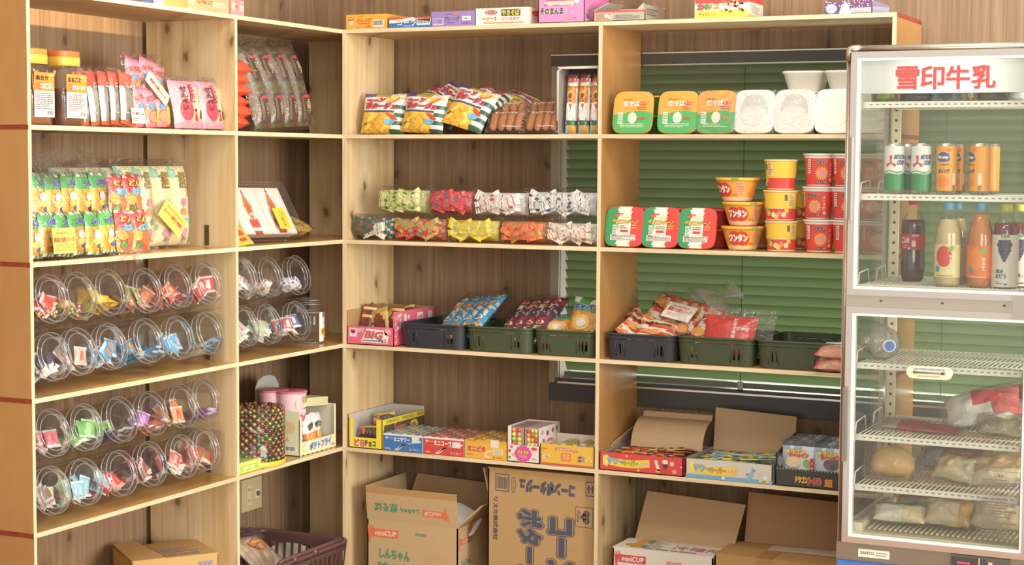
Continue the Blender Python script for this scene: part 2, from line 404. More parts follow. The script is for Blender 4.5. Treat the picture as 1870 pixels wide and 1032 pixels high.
b = B(); XA, XB = 0.006, WX1 - WX0 - 0.05; n = 33; pitch = (WZ1 - 0.035 - WZ0 - 0.03) / n
for i in range(n):
    z = 0.03 + i * pitch
    pr = [(-0.002 + 0.020 * (1 - (k / 5.0)) + 0.004 * math.sin(PI * k / 5), z + pitch * 1.12 * (k / 5.0)) for k in range(6)]
    V = [(x, y + 0.004, zz) for x in (XA, XB) for y, zz in pr]
    b.add(V, [(k, 6 + k, 7 + k, k + 1) for k in range(5)], 'blind', '#6f8a50', True)
b.build('slats', bl)
b = B(); b.box(XA, XB, -0.002, 0.024, WZ1 - 0.035 - WZ0, WZ1 - WZ0 - 0.031, 'metal', '#9aa890'); b.box(XA, XB, -0.004, 0.026, WZ1 - 0.032 - WZ0, WZ1 - 0.03 - WZ0, 'metal', '#e8ecd8'); b.build('head_rail', bl)
b = B(); b.box(XA, XB, 0.0, 0.024, 0.008, 0.026, 'plastic', '#6d7a58'); b.build('bottom_rail', bl)
for x in (0.62, 1.25, 1.9):
    b = B(); b.tube([(x, -0.004, 0.02), (x, -0.004, WZ1 - WZ0 - 0.04)], 0.0012, 'plastic', '#3c4630', 5); b.build('lift_cord', bl)
b = B(); b.box(0.612, 0.63, -0.008, -0.004, 0.0, 0.03, 'plastic', '#b9bda8'); b.build('cord_clip', bl)

b = B(); b.box(WX0 - 0.4, WX1 + 0.4, WY + 0.1, WY + 0.75, WZ1 + 0.0, WZ1 + 0.04, 'paper', '#8a8478'); struct(b.build('sky_blocker_1'), 'added board outside above the back window, blocking sky light from the blind')  # unseen board added to keep sky light off the upper blind
# ================================================================== shelving
u1 = empty('shelving_unit', (-D / 2, (LE + D) / 2, 0)); tag(u1, 'tall plywood shelving unit along left wall with orange outer side', 'shelf')
u2 = empty('shelving_unit', (XE / 2, D / 2, 0)); tag(u2, 'tall plywood shelving unit in front of the green window blind', 'shelf')
def part(b, name, u):
    o = b.build(name, u); o.matrix_parent_inverse = Matrix.Translation(-Vector(u.location)); return o
def lboard(z, coated=False, depth=D):
    b = B(); n = {'front': 'red_end', 'back': 'edge_X', 'left': 'edge_Y', 'right': 'edge_Y', 'top': 'coated_floor', 'bottom': 'ply_Y'}
    b.box(-depth, 0.0, LE, D, z - TH, z, 'ply_Y', mats=n)
    return b
for i, z in enumerate(ZS):
    part(lboard(z), 'top_board' if i == 0 else 'shelf_board', u1)
jit = [0.0, 0.0003, 0.002, 0.004, 0.006]
for i in range(5):
    z1 = ZS[i] - TH; z0 = ZS[i + 1]
    b = B(); b.box(-D, -0.0005, LE + jit[i] * 0.5 - 0.0015, LE + TH - 0.001, z0, z1, 'ply_Z', mats={'front': 'coated', 'right': 'edge_Z'}); part(b, 'side_panel', u1)
    b = B()
    b.box(-0.185, -0.0005, LM - TH, LM, z0, z1, 'ply_Z', mats={'right': 'edge_Z'}); b.box(-D, -0.1865, LM - TH, LM, z0, z1, 'ply_Z')
    part(b, 'divider_panel', u1)
    b = B(); b.box(-D, -0.002, D - TH, D, z0, z1, 'ply_Z', mats={'right': 'edge_Z'}); part(b, 'side_panel', u1)
for i, z in enumerate(ZS):
    b = B(); b.box(0.0005, XE, 0, D, z - TH, z, 'ply_X', mats={'front': 'edge_X', 'right': 'red_end', 'top': 'coated_floor'})
    part(b, 'top_board' if i == 0 else 'shelf_board', u2)
for i in range(5):
    z1 = ZS[i] - TH; z0 = ZS[i + 1]
    b = B(); b.box(0.0005, TH, 0.0005, D, z0, z1, 'ply_Z', mats={'front': 'edge_Z'}); part(b, 'side_panel', u2)
    b = B(); b.box(XM - TH, XM, 0.0005, D, z0, z1, 'ply_Z', mats={'front': 'edge_Z', 'right': 'coated' if i < 4 else 'ply_Z'}); part(b, 'divider_panel', u2)
    b = B(); b.box(XE - TH, XE - 0.0005, 0.0005, D, z0, z1, 'ply_Z', mats={'front': 'edge_Z', 'right': 'coated'}); part(b, 'side_panel', u2)
# little steel corner plates screwed to the panels
def plate(u, x0, x1, y0, y1, z0, z1, col): 
    b = B(); b.box(x0, x1, y0, y1, z0, z1, 'metal', col); return part(b, 'corner_plate', u)
for i, c in ((1, '#b9bda8'), (2, '#6a645e'), (3, '#5c4a42')):
    y = LY(386, ZS[i + 1] + 0.03, -0.1); plate(u1, -0.112, -0.096, LM - TH - 0.002, LM - TH, ZS[i + 1] + 0.004, ZS[i + 1] + 0.065, c)
for i, c in ((0, '#5a5048'), (1, '#4e463e'), (2, '#8a8478')):
    plate(u1, -0.062, -0.046, D - TH - 0.002, D - TH, ZS[i + 1] + 0.004, ZS[i + 1] + 0.062, c)
# socket plate on the left wall
so = empty('wall_socket', (WX, LY(457, 0.31, WX), HZ(902, WX, LY(457, 0.31, WX)))); tag(so, 'beige wall socket plate on the brown wall above the maroon shopping basket', 'socket')
so.rotation_euler = (0, 0, R90)
b = B(); b.box(-0.06, 0.06, -0.006, 0, -0.055, 0.055, 'plastic', '#cdb98f'); b.build('cover_plate', so)
b = B(); b.box(-0.034, -0.008, -0.010, -0.006, -0.036, 0.036, 'plastic', '#dccba0')
for z in (-0.018, 0.018):
    for x in (-0.025, -0.017): b.box(x - 0.001, x + 0.001, -0.0105, -0.010, z - 0.005, z + 0.005, 'plastic', '#5d5544')
b.build('power_outlet', so)
b = B(); b.box(0.018, 0.044, -0.009, -0.006, -0.018, 0.014, 'plastic', '#e4d9bb'); b.T = Matrix.Translation((0.031, -0.009, -0.002)) @ Matrix.Rotation(R90, 4, 'X'); b.lathe([(0.0085, 0), (0.0085, 0.004), (0.006, 0.005), (0.003, 0.002)], 'plastic', '#4c4740', 16); b.build('aerial_outlet', so)
# ================================================================== product builders
def seat(o, z, eps=0.0006):
    """lower or raise a thing until its lowest point rests on height z"""
    bpy.context.view_layer.update(); lo = 1e9
    for q in [o] + list(o.children_recursive):
        if q.type == 'MESH':
            M_ = q.matrix_world
            for v in q.data.vertices: lo = min(lo, (M_ @ v.co).z)
    o.location.z += z + eps - lo; return o
def putR(p0, p1, row, yf, d, z=None):
    z = ZS[row] if z is None else z
    a = RX(p0, z, yf); c = RX(p1, z, yf)
    return (a + c) / 2, yf + d / 2, z + .0006, c - a
def putL(p0, p1, row, xf, d, z=None):
    z = ZS[row] if z is None else z
    a = LY(p0, z, xf); c = LY(p1, z, xf)
    return xf - d / 2, (a + c) / 2, z + .0006, c - a
def carton(w, d, h, col, top=None, side=None, mat='paper', lid=False):
    b = B(); b.box(-w / 2, w / 2, -d / 2, d / 2, 0, h, mat, col, faces={'top': top or col, 'right': side or col, 'left': side or col})
    F = front(-d / 2, -w / 2, 0)
    Rr = plane((w / 2, -d / 2, 0), (0, 1, 0), (0, 0, 1)); Tp = plane((-w / 2, -d / 2, h), (1, 0, 0), (0, 1, 0))
    e = 0.0007
    for S, W, H in ((F, w, h), (Rr, d, h)):          # folded edges
        pass
    b.box(-w / 2 - e, -w / 2, -d / 2 - e, -d / 2, 0, h, mat, col)
    return b, F, Rr, Tp
def pillow(b, w, h, t, paint, nx=14, nz=14, mat='film', seed=0, wr=0.004, waist=0.05, sag=0.0, back=None):
    def P(u, v, side, o=0.0):
        au = min(abs(u), 1.0); av = min(abs(2 * v - 1), 1.0)
        f = max(0.0, 1 - au ** 2.4) ** 0.55 * max(0.0, 1 - av ** 2.8) ** 0.6
        nn = noise.noise(Vector((u * 2.1 + seed * 3.7, v * 3.3 + seed, side * 9.0))) + 0.6 * noise.noise(Vector((u * 5 + seed, v * 6, side * 3 + seed * 2.0)))
        y = side * (t / 2 * f + nn * wr * (0.35 + f)) if f > 0 else nn * wr * 0.0
        y += noise.noise(Vector((u * 1.5, v * 1.7, seed * 5.0))) * wr * 1.5
        x = u * w / 2 * (1 - waist * math.sin(PI * min(max(v, 0), 1)))
        return (x, y + side * o - sag * 0.0, v * h)
    for side in (-1, 1):
        V = [P(-1 + 2 * i / nx, j / nz, side) for j in range(nz + 1) for i in range(nx + 1)]
        Fc = []; C = []
        for j in range(nz):
            for i in range(nx):
                q = (j * (nx + 1) + i, j * (nx + 1) + i + 1, (j + 1) * (nx + 1) + i + 1, (j + 1) * (nx + 1) + i)
                Fc.append(q if side < 0 else q[::-1])
                uu, vv = -1 + 2 * (i + 0.5) / nx, (j + 0.5) / nz
                C.append((paint(uu, vv) if (side < 0 or back is None) else back) if paint else '#ffffff')
        b.add(V, Fc, mat, C, True)
    return lambda u, v, o=0.0: P(u / (w / 2), v / h, -1, o)
def packet(w, h, t, c1, c2=None, stripe=None, seed=0, mat='film', n=5):
    b = B()
    def paint(u, v):
        if v < 0.1 or v > 0.9: return c2 or c1
        if stripe and abs(((v * 3 + u * 0.8) % 1) - 0.5) < 0.16: return stripe
        return c1
    S = pillow(b, w, h, t, paint, n, max(6, n + 2), mat, seed, wr=0.0018)
    return b, S
def clear_bag(w, h, t, seed=0, wr=0.006, nx=16, nz=16, waist=0.03):
    b = B(); pillow(b, w, h, t, None, nx, nz, 'clear_film', seed, wr, waist); return b
def tray(w, h, dep, paint, rim, body, mat='print', n=56):
    """lidded tray standing on its side: lid faces -y, body tapers to the back; base at z=0"""
    b = B(); P = 5.0
    def ring(sc_, y):
        o = []
        for k in range(n):
            a = 2 * PI * k / n; x, z = math.cos(a), math.sin(a); q = (abs(x) ** P + abs(z) ** P) ** (-1 / P)
            o.append((x * q * w / 2 * sc_, y, h / 2 + z * q * h / 2 * sc_))
        return o
    def loft(rs, col, m):
        V = [p for r in rs for p in r]; Fc = [(i * n + k, i * n + (k + 1) % n, (i + 1) * n + (k + 1) % n, (i + 1) * n + k) for i in range(len(rs) - 1) for k in range(n)]
        b.add(V, [f[::-1] for f in Fc], m, col, True)
    loft([ring(0.98, -0.0015), ring(1.0, 0.0), ring(1.0, 0.007), ring(0.965, 0.0085)], rim, mat)
    loft([ring(0.965, 0.0085), ring(0.93, 0.012), ring(0.80, dep * 0.8), ring(0.72, dep), ring(0.02, dep)], body, 'plastic')
    V = [(0, -0.002, h / 2)]; Fc = []; C = []; R = 9
    for k in range(1, R + 1): V += ring(0.98 * k / R, -0.002 + 0.0005 * (k == R))
    for k in range(R):
        for i in range(n):
            j = (i + 1) % n
            f = (0, 1 + i, 1 + j) if k == 0 else (1 + (k - 1) * n + i, 1 + k * n + i, 1 + k * n + j, 1 + (k - 1) * n + j)
            Fc.append(f); cx = sum(V[q][0] for q in f) / len(f); cz = sum(V[q][2] for q in f) / len(f)
            C.append(paint(cx / (w / 2), cz / h * 2 - 1))
    b.add(V, Fc, mat, C, False)
    return b, front(-0.0022, 0, h / 2)
def basket(w, d, h, col, rimc):
    b = B(); r = 0.03; pts = []
    def arc(cx, cy, a0):
        for k in range(7): a = a0 + R90 * k / 6; pts.append((cx + r * math.cos(a), cy + r * math.sin(a)))
    def seg(p, q, n):
        for k in range(1, n): pts.append((p[0] + (q[0] - p[0]) * k / n, p[1] + (q[1] - p[1]) * k / n))
    W, Dd = w / 2, d / 2
    arc(W - r, -Dd + r, -R90); seg((W, -Dd + r), (W, Dd - r), 56); arc(W - r, Dd - r, 0); seg((W - r, Dd), (-W + r, Dd), 48)
    arc(-W + r, Dd - r, R90); seg((-W, Dd - r), (-W, -Dd + r), 56); arc(-W + r, -Dd + r, PI); seg((-W + r, -Dd), (W - r, -Dd), 48)
    n = len(pts); zs = [0.0, 0.004, 0.22 * h, 0.62 * h, 0.80 * h, 0.86 * h, 0.93 * h, h]
    def slot(k, lv):
        x, y = pts[k]
        c = abs(x) if abs(abs(y) - Dd) < 0.004 else (abs(y) if abs(abs(x) - W) < 0.004 else 0)
        L = W if abs(abs(y) - Dd) < 0.004 else Dd
        if lv == 2: return 0.50 < c / L < 0.72 and int(k) % 4 in (0, 1)
        if lv == 4: return c / L < 0.62 and c > 0 and (int(k) % 12) < 9
        return False
    for off, flip in ((0, False), (0.0022, True)):
        V = [(x * (1 - off / W) * (0.955 + 0.045 * z / h), y * (1 - off / Dd) * (0.955 + 0.045 * z / h), z + (off if i == 0 else 0)) for i, z in enumerate(zs) for x, y in pts]
        Fc = []
        for i in range(len(zs) - 1):
            for k in range(n):
                if slot(k, i): continue
                q = (i * n + k, i * n + (k + 1) % n, (i + 1) * n + (k + 1) % n, (i + 1) * n + k); Fc.append(q[::-1] if flip else q)
        b.add(V, Fc, 'plastic', col, False)
        b.add(V[:n], [tuple(range(n))[::-1] if not flip else tuple(range(n))], 'plastic', col)
    for x0, lean in ((-0.36 * w, 1), (-0.24 * w + 0.0, 1), (0.24 * w, -1), (0.36 * w, -1)):   # moulded ribs on the front
        b.tube([(x0 * 0.98 + 0.006 * lean, -Dd * 0.962 - 0.001, 0.01), (x0, -Dd * 0.995 - 0.001, 0.80 * h)], 0.0016, 'plastic', col, 5)
    rb = B(); rb.tube([(x * 1.004, y * 1.004, h) for x, y in pts], 0.0036, 'plastic', rimc, 8, close=True)
    rb.tube([(x * 1.0, y * 1.0, h * 0.84) for x, y in pts], 0.0018, 'plastic', rimc, 6, close=True)
    return b, rb
def cup(r0, r1, h, rim, mat='print', seg=40):
    b = B(); rf = lambda v: r0 + (r1 - r0) * v / h
    return b, rf, cyl(rf)
def rotT(rx=0, ry=0, rz=0, loc=(0, 0, 0)):
    return Matrix.Translation(loc) @ Euler((rx, ry, rz)).to_matrix().to_4x4()

# ================================================================== top of the right shelving
def topbox(p0, p1, ptop, col, d, label, name='sweets_box', cat='box', yf=0.004, rz=0.0, top=None, side=None):
    x, y, z, w_ = putR(p0, p1, 0, yf, d); h = HZ(ptop, x, yf) - z
    b, F, R_, T_ = carton(w_, d, h, col, top, side)
    def fin():
        o = b.build(name, loc=(x, y, z), rot=(0, 0, rz)); tag(o, label, cat, 'sweets boxes on top of the right shelving'); return o
    return b, F, R_, w_, h, fin
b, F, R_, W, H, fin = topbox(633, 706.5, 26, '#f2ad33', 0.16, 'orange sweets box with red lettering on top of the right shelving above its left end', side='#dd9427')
b.disc(F, W * .12, H * .55, W * .075, H * .3, '#dd5a35'); b.disc(F, W * .12, H * .52, W * .062, H * .25, '#f5e3c0', .001); b.rect(F, W * .065, W * .175, H * .56, H * .7, '#e2694a', .0013)
b.text(F, 'オレンジ', W * .44, H * .58, H * .3, '#dd5a2c', w=W * .36, bold=.04); b.text(F, 'マルカワ', W * .36, H * .85, H * .1, '#b06a20'); b.small(F, W * .3, W * .58, H * .3, H * .42, 1, '#b5702a'); b.rect(F, W * .26, W * .61, H * .09, H * .2, '#d9552c'); b.small(F, W * .28, W * .59, H * .11, H * .18, 1, '#ffe6b0', o=.0014)
b.bars(F, W * .66, W * .93, H * .12, H * .58); fin()
b, F, R_, W, H, fin = topbox(711, 787, 31.5, '#3273b8', 0.13, 'low red, white and blue cola gum box on top of the right shelving', top='#d8d2c4')
b.poly(F, [(0, H * .45), (W * .3, H * .5), (W * .62, H * .75), (W, H * .55), (W, H), (0, H)], '#f0e8da'); b.poly(F, [(0, H * .75), (W * .3, H * .85), (W * .55, H), (0, H)], '#df4a35', .001); b.poly(F, [(W * .6, H * .86), (W, H * .8), (W, H), (W * .6, H)], '#df4a35', .001)
b.text(F, 'コーラ', W * .42, H * .45, H * .5, '#fff6ea', w=W * .45, outline='#2a5e9c', ow=.05); b.small(F, W * .35, W * .6, H * .1, H * .2, 1, '#e8ecf0'); b.bars(F, W * .66, W * .98, H * .22, H * .8); fin()
b, F, R_, W, H, fin = topbox(788.5, 867, 20.5, '#9a80bd', 0.15, 'lilac grape gum box on top of the right shelving', side='#8168a6')
b.text(F, 'グレープ', W * .48, H * .5, H * .3, '#5c4674', w=W * .34, bold=.035, outline='#c9b6e0', ow=.04); b.bars(F, W * .03, W * .28, H * .08, H * .55, bgc='#cdbde0', ink='#6a5590'); b.rect(F, W * .71, W * .91, H * .35, H * .65, '#f1ecdf'); b.text(F, '10個入', W * .81, H * .5, H * .13, '#5c5448', o=.0014)
b.small(F, W * .33, W * .66, H * .74, H * .88, 1, '#7a62a0'); b.rect(F, W * .49, W * .63, H * .74, H * .86, '#e0774a', .001); b.small(F, W * .36, W * .66, H * .18, H * .28, 1, '#64508a'); b.small(F, W * .72, W * .95, H * .1, H * .26, 2, '#7a62a0'); fin()
b, F, R_, W, H, fin = topbox(869.5, 966, 14, '#f3eadb', 0.2, 'cream box with red and yellow lettering, between the lilac and pink boxes', side='#e3d4bf')
b.rect(F, W * .48, W * .84, H * .5, H * .9, '#4b4a44'); b.text(F, 'やきそば', W * .66, H * .7, H * .33, '#f3d13e', w=W * .33, bold=.04, o=.0016)
b.text(F, 'ソースカツ', W * .66, H * .34, H * .2, '#d4452f', w=W * .33, bold=.03); b.text(F, 'ソース', W * .3, H * .36, H * .22, '#d4452f', w=W * .19, bold=.04); b.disc(F, W * .29, H * .74, W * .12, H * .13, '#d4452f'); b.text(F, 'モヤング', W * .29, H * .74, H * .13, '#fff3e0', w=W * .18, o=.0014)
b.rect(F, W * .14, W * .9, H * .13, H * .17, '#e0b23a'); b.rect(F, W * .14, W * .9, H * .08, H * .11, '#d4452f'); b.text(F, '特撰', W * .15, H * .36, H * .14, '#d4a030')
b.disc(R_, .05, H * .68, .03, H * .16, '#d4452f'); b.text(R_, 'ソース', .06, H * .36, H * .18, '#d4452f', w=.06); fin()
# pink open display box
x, y, z, W = putR(983, 1067, 0, .004, .2); hh = .088
o = empty('sweets_box', (x, y, z)); tag(o, 'tall pink open-fronted gum box with black lettering on the shelving top', 'box', 'sweets boxes on top of the right shelving')
b = B(); d = .2; b.box(-W / 2, W / 2, -d / 2, d / 2, 0, .002, 'paper', '#f29ac6'); t = .002
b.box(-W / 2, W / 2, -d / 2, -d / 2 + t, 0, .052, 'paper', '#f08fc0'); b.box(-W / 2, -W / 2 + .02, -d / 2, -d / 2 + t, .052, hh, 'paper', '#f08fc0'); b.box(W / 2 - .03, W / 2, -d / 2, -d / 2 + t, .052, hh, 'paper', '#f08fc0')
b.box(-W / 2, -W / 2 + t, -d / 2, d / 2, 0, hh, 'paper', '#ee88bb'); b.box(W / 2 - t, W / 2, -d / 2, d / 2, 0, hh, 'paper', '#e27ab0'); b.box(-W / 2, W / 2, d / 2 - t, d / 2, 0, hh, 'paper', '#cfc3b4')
F = front(-d / 2, -W / 2, 0); b.text(F, 'そのまんま', W * .3, .036, .02, '#3a3432', w=W * .5, bold=.05, outline='#fff3f4', ow=.05); b.text(F, 'グレープ', W * .74, .037, .014, '#f08fc0', w=W * .34, bold=.03, outline='#fff3f4', ow=.04); b.rect(F, W * .6, W * .82, .010, .016, '#c463a8'); b.small(F, W * .61, W * .81, .011, .015, 1, '#ffd85a', o=.0013)
b.disc(F, W * .88, .078, .008, .007, '#f2dc4a'); b.disc(F, W * .84, .066, .009, .008, '#f4e6e0')
R_ = plane((W / 2, -d / 2, 0), (0, 1, 0), (0, 0, 1)); b.text(R_, 'そのまんま', .07, .04, .018, '#3a3432', w=.09, outline='#fff3f4'); b.bars(R_, .012, .035, .006, .03)
b.build('display_carton', o)
b = B(); Q = [(-W / 2 + .02, .06), (-W / 2 + .035, .052), (-W * .1, .056), (0, .053), (W * .15, .056), (W / 2 - .04, .052), (W / 2 - .03, .062), (W / 2 - .03, .066), (-W / 2 + .02, .066)]
b.add([(u, -d / 2 + .0025, v) for u, v in Q], [tuple(range(len(Q)))], 'paper', '#d8cbb8'); b.build('torn_flap', o)
# grey open tray box with torn lid
x, y, z, W = putR(1084, 1178, 0, .004, .17); hh = HZ(19, x, .004) - z; d = .17
o = empty('sweets_box', (x, y, z)); tag(o, 'low grey open carton with torn lid, right of the tall pink box', 'box', 'sweets boxes on top of the right shelving')
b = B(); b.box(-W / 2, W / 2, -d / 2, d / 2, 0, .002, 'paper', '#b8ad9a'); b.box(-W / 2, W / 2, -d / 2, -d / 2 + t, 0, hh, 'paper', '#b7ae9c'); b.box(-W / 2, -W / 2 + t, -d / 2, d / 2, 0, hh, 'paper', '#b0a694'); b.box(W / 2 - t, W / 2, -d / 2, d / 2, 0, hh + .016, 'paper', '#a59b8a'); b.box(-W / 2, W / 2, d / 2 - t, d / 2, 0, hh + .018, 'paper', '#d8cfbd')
F = front(-d / 2, -W / 2, 0); b.rect(F, 0, W, hh * .84, hh, '#dd4a3b'); b.rect(F, .004, W * .36, hh * .05, hh * .8, '#f0e2d0'); b.rect(F, .006, W * .35, hh * .08, hh * .76, '#b98d6c', .001); b.disc(F, W * .25, hh * .5, .006, .006, '#efe3cf', .0013); b.disc(F, W * .31, hh * .4, .004, .006, '#efe3cf', .0013); b.small(F, W * .42, W * .9, hh * .15, hh * .6, 4, '#857b6c')
R_ = plane((W / 2, -d / 2, 0), (0, 1, 0), (0, 0, 1)); b.small(R_, .01, .1, hh * .5, hh * 1.2, 3, '#6a6258'); b.build('display_carton', o)
b = B(); b.quad((-W / 2, -d / 2, hh), (-W / 2, d / 2, hh), (-W / 2 + .03, d / 2, hh + .03), (-W / 2 + .035, -d / 2 + .03, hh + .025), 'paper', '#cfc6b4', th=.0012); b.build('torn_flap', o); b = B(); b.quad((W / 2 - .03, -d / 2 + .004, hh), (W / 2, -d / 2 + .002, hh), (W / 2 - .004, -d / 2 + .002, hh + .02), (W / 2 - .012, -d / 2 + .004, hh + .018), 'paper', '#c9bfae', th=.0012); b.build('torn_flap', o)
# chocolate box
b, F, R_, W, H, fin = topbox(1269, 1365.5, -40, '#f6e9d8', 0.15, 'tall white, red and yellow chocolate box on top of the right shelving', side='#e3d6c4')
k = HZ(0, RX(1300, ZS[0]), .004) - ZS[0]
b.rect(F, 0, W, 0, k * .4, '#f5d24a'); b.rect(F, 0, W, k * .8, k * 1.2, '#dd4538'); b.text(F, 'カ', W * .1, k * .62, k * .34, '#dd4a3b', bold=.05, outline='#7a4030'); b.text(F, 'ギ', W * .21, k * .62, k * .32, '#4aa04a', bold=.05, outline='#3a5030'); b.text(F, 'ッコ', W * .34, k * .62, k * .3, '#e0a030', bold=.05, outline='#7a5030'); b.text(F, 'チョコレート', W * .24, k * .2, k * .17, '#6a4a30', w=W * .32)
for i in range(40):
    b.disc(F, W * rnd.uniform(.5, .92), k * rnd.uniform(.3, .95), .0035, .003, rnd.choice(('#c33b35', '#7a3a28', '#e0b040', '#e8887a', '#f0e0c8')), .0012, 8)
b.rect(R_, .005, .145, 0, k * .16, '#f0c238'); b.rect(R_, .02, .12, k * .2, k * .8, '#f4ece0'); b.small(R_, .025, .11, k * .25, k * .75, 5, '#a09888', o=.0013); b.rect(R_, 0, .15, k * .85, k * 1.2, '#cf3f35'); fin()
# purple box at the right end
b, F, R_, W, H, fin = topbox(1506, 1593, 1, '#71406a', 0.2, 'purple and icy blue box on the right end of the shelving top', side='#8d86a8')
for i in range(60): b.disc(F, W * rnd.uniform(0, 1), H * rnd.uniform(.45, 1), .0018, .0016, '#e8d8e4', .001, 6)
b.disc(F, W * .14, H * .4, W * .12, H * .38, '#9fb2d8', .0011); b.disc(F, W * .14, H * .4, W * .09, H * .28, '#d8def0', .0014); b.text(F, 'ぷるぷる', W * .14, H * .4, H * .26, '#5a64a8', w=W * .15, o=.0018); b.poly(F, [(W * .3, 0), (W * .36, H * .7), (W * .45, H * .9), (W * .52, H * .5), (W * .56, 0)], '#b9cbe6', .0011); b.rect(F, W * .55, W * .97, H * .05, H * .42, '#eadfd0', .0011); b.small(F, W * .58, W * .95, H * .1, H * .38, 3, '#8a7a90', o=.0015); b.poly(R_, [(0, 0), (.2, 0), (.2, H * .85), (0, H * .5)], '#a9aecb')
fin()

# ================================================================== right unit, first row: crisps, doughnuts, stick snacks
def p_corn(u, v):
    if v > .9: return '#4a3a86' if u < -.35 else ('#b59a45' if u < .35 else '#e9e2d4')
    if u > .62 - .5 * abs(v - .45) and v < .72: return '#25583a' if (v * 10 % 2) < 1 else '#e8e4da'
    if v < .5: return '#f2c33c' if (u * 3 + v * 7) % 1.3 > .25 else '#e6a62c'
    if v < .56: return '#3c3f7a'
    return '#f4ead6' if v < .86 or u < .1 else '#f0c24a'
def crisp_bag(w, h, t, seed, prints=True):
    b = B(); S = pillow(b, w, h, t, p_corn, 20, 20, 'film', seed, wr=.004)
    if prints:
        b.text(S, 'コーン', -w * .17, h * .80, h * .11, '#df3a35', w=w * .44, bold=.06, outline='#5a3a8a', ow=.05, o=.003, slant=.2, rot=.12)
        b.text(S, 'ポタージュ', -w * .02, h * .66, h * .14, '#df3a35', w=w * .74, bold=.06, outline='#5a3a8a', ow=.05, o=.003, slant=.2)
        b.disc(S, w * .26, h * .82, w * .13, h * .06, '#e2632f', .003, 14, .5); b.disc(S, w * .24, h * .84, w * .12, h * .05, '#f3cf55', .0034, 14, .5)
        for i, (a, c) in enumerate(((-.3, .14), (-.1, .2), (-.25, .32), (.0, .36), (.08, .1), (-.4, .26))): b.disc(S, a * w, c * h, w * .1, h * .05, ('#f7d765', '#e9b23a')[i % 2], .0026 + i * .0002, 12, .6)
        b.disc(S, w * .27, h * .4, w * .14, h * .045, '#d9442f', .0032, 12, -.5); b.disc(S, w * .22, h * .27, w * .12, h * .07, '#6db4d8', .0034, 14)
        b.disc(S, -w * .38, h * .24, w * .05, h * .055, '#6a3a28', .0032, 10)
    return b
cg = 'corn soup crisp bags on the first right shelf'
CRISP = [((652, 729), 173, .035, .02, -.22, .05, 'yellow corn crisp bag standing leftmost on the first right shelf, nearest the left panel'),
         ((724, 803), 175, .03, .06, -.2, -.03, 'yellow corn crisp bag standing second from left on the first right shelf')]
for (a, c), pt, yf, ry, rx, rz, lab in CRISP:
    x, y, z, W = putR(a, c, 1, yf, .05); H = HZ(pt, x, yf + .03) - z
    o = crisp_bag(W, H * 1.03, .05, int(a)).build('crisp_bag', loc=(x, y, z + .002), rot=(rx, ry, rz)); tag(o, lab, 'bag', cg); seat(o, z)
x, y, z, W = putR(795, 884, 1, .02, .05)
o = crisp_bag(.155, .15, .045, 5).build('crisp_bag', loc=(x - .012, y, z + .003), rot=(-.55, .26, -.05)); seat(o, z); tag(o, 'yellow corn crisp bag slumped sideways in front of the pile, beside the doughnut packs', 'bag', cg)
for px, py, yy, rx, ry, rz, sd, lab in ((712, 166, .14, -.95, -.25, .2, 11, 'corn crisp bag lying at the back of the pile, behind the two standing bags'), (775, 166, .14, -1.2, .35, -.3, 12, 'corn crisp bag with blue top edge lying highest in the middle of the pile'), (838, 176, .15, -1.25, .3, -.25, 13, 'corn crisp bag slanting down behind the slumped front bag'), (800, 205, .14, -.8, .5, -.2, 14, 'corn crisp bag wedged low in the gap between the second and third front bags'), (872, 182, .12, -1.3, .25, -.1, 15, 'corn crisp bag lying flat at right of the pile above the doughnut packs'), (930, 186, .19, -1.2, .42, -.1, 16, 'corn crisp bag poking up alone behind the doughnut packs')):
    z = ZS[1]; zt = HZ(py, RX(px, z + .08, yy), yy); x = RX(px, z + .06, yy)
    L = .15; zz = max(z + .004, zt - L * math.cos(rx) * math.cos(ry) - .005)
    o = crisp_bag(.155, L, .05, sd, True).build('crisp_bag', loc=(x, yy - .03, zz), rot=(rx, ry, rz)); tag(o, lab, 'bag', cg); seat(o, z + {11: .02, 12: .06, 13: .04, 14: .015, 15: .075, 16: .04}[sd])
# doughnut packs
def doughnut_pack(name, loc, rot, label, seed):
    o = empty(name, loc, rot, label, 'packet', 'doughnut packs on the first right shelf')
    for i in range(4):
        b = B(); b.T = rotT(0, 0, 0, ((i - 1.5) * .028, 0, .012)); b.lathe([(.002, -.002), (.010, .002), (.0135, .012), (.0135, .05), (.011, .06), (.002, .064)], 'paper', '#b9743a', 12, sy=.8); b.build('doughnut_stick', o)
    b = B(); S = pillow(b, .14, .086, .03, None, 14, 12, 'clear_film', seed, .003); b.text(S, 'ヤングドーナツ', 0, .066, .010, '#f2e0cc', w=.08, bold=.02, o=.004, slant=.2); b.text(S, 'YoungDonut', .02, .018, .006, '#f2e0cc', w=.06, o=.004, slant=.2)
    for i in range(6):
        for sx in (-1, 1): b.rect(S, sx * .066 - .004, sx * .066 + .004, .008 + i * .012, .011 + i * .012, '#b06a4a', .002)
    b.build('clear_wrapper', o); return o
for i, (p0, pb, yf, up, rz, lab) in enumerate(((919, 243, .015, 0, .04, 'doughnut pack lying front left beside the slumped crisp bag'), (985, 243, .012, 0, -.03, 'doughnut pack lying front right beside the black stick tray'), (925, 215, .10, .05, .08, 'doughnut pack at the back left, half under a crisp bag'), (990, 215, .09, .05, -.06, 'doughnut pack at the back right, nearest the window edge'))):
    x = RX(p0, ZS[1], yf + .03); doughnut_pack('doughnut_pack', (x, yf + .035, ZS[1] + .004 + up * .6), (-.5 if up == 0 else -.35, 0, rz), lab, 30 + i)
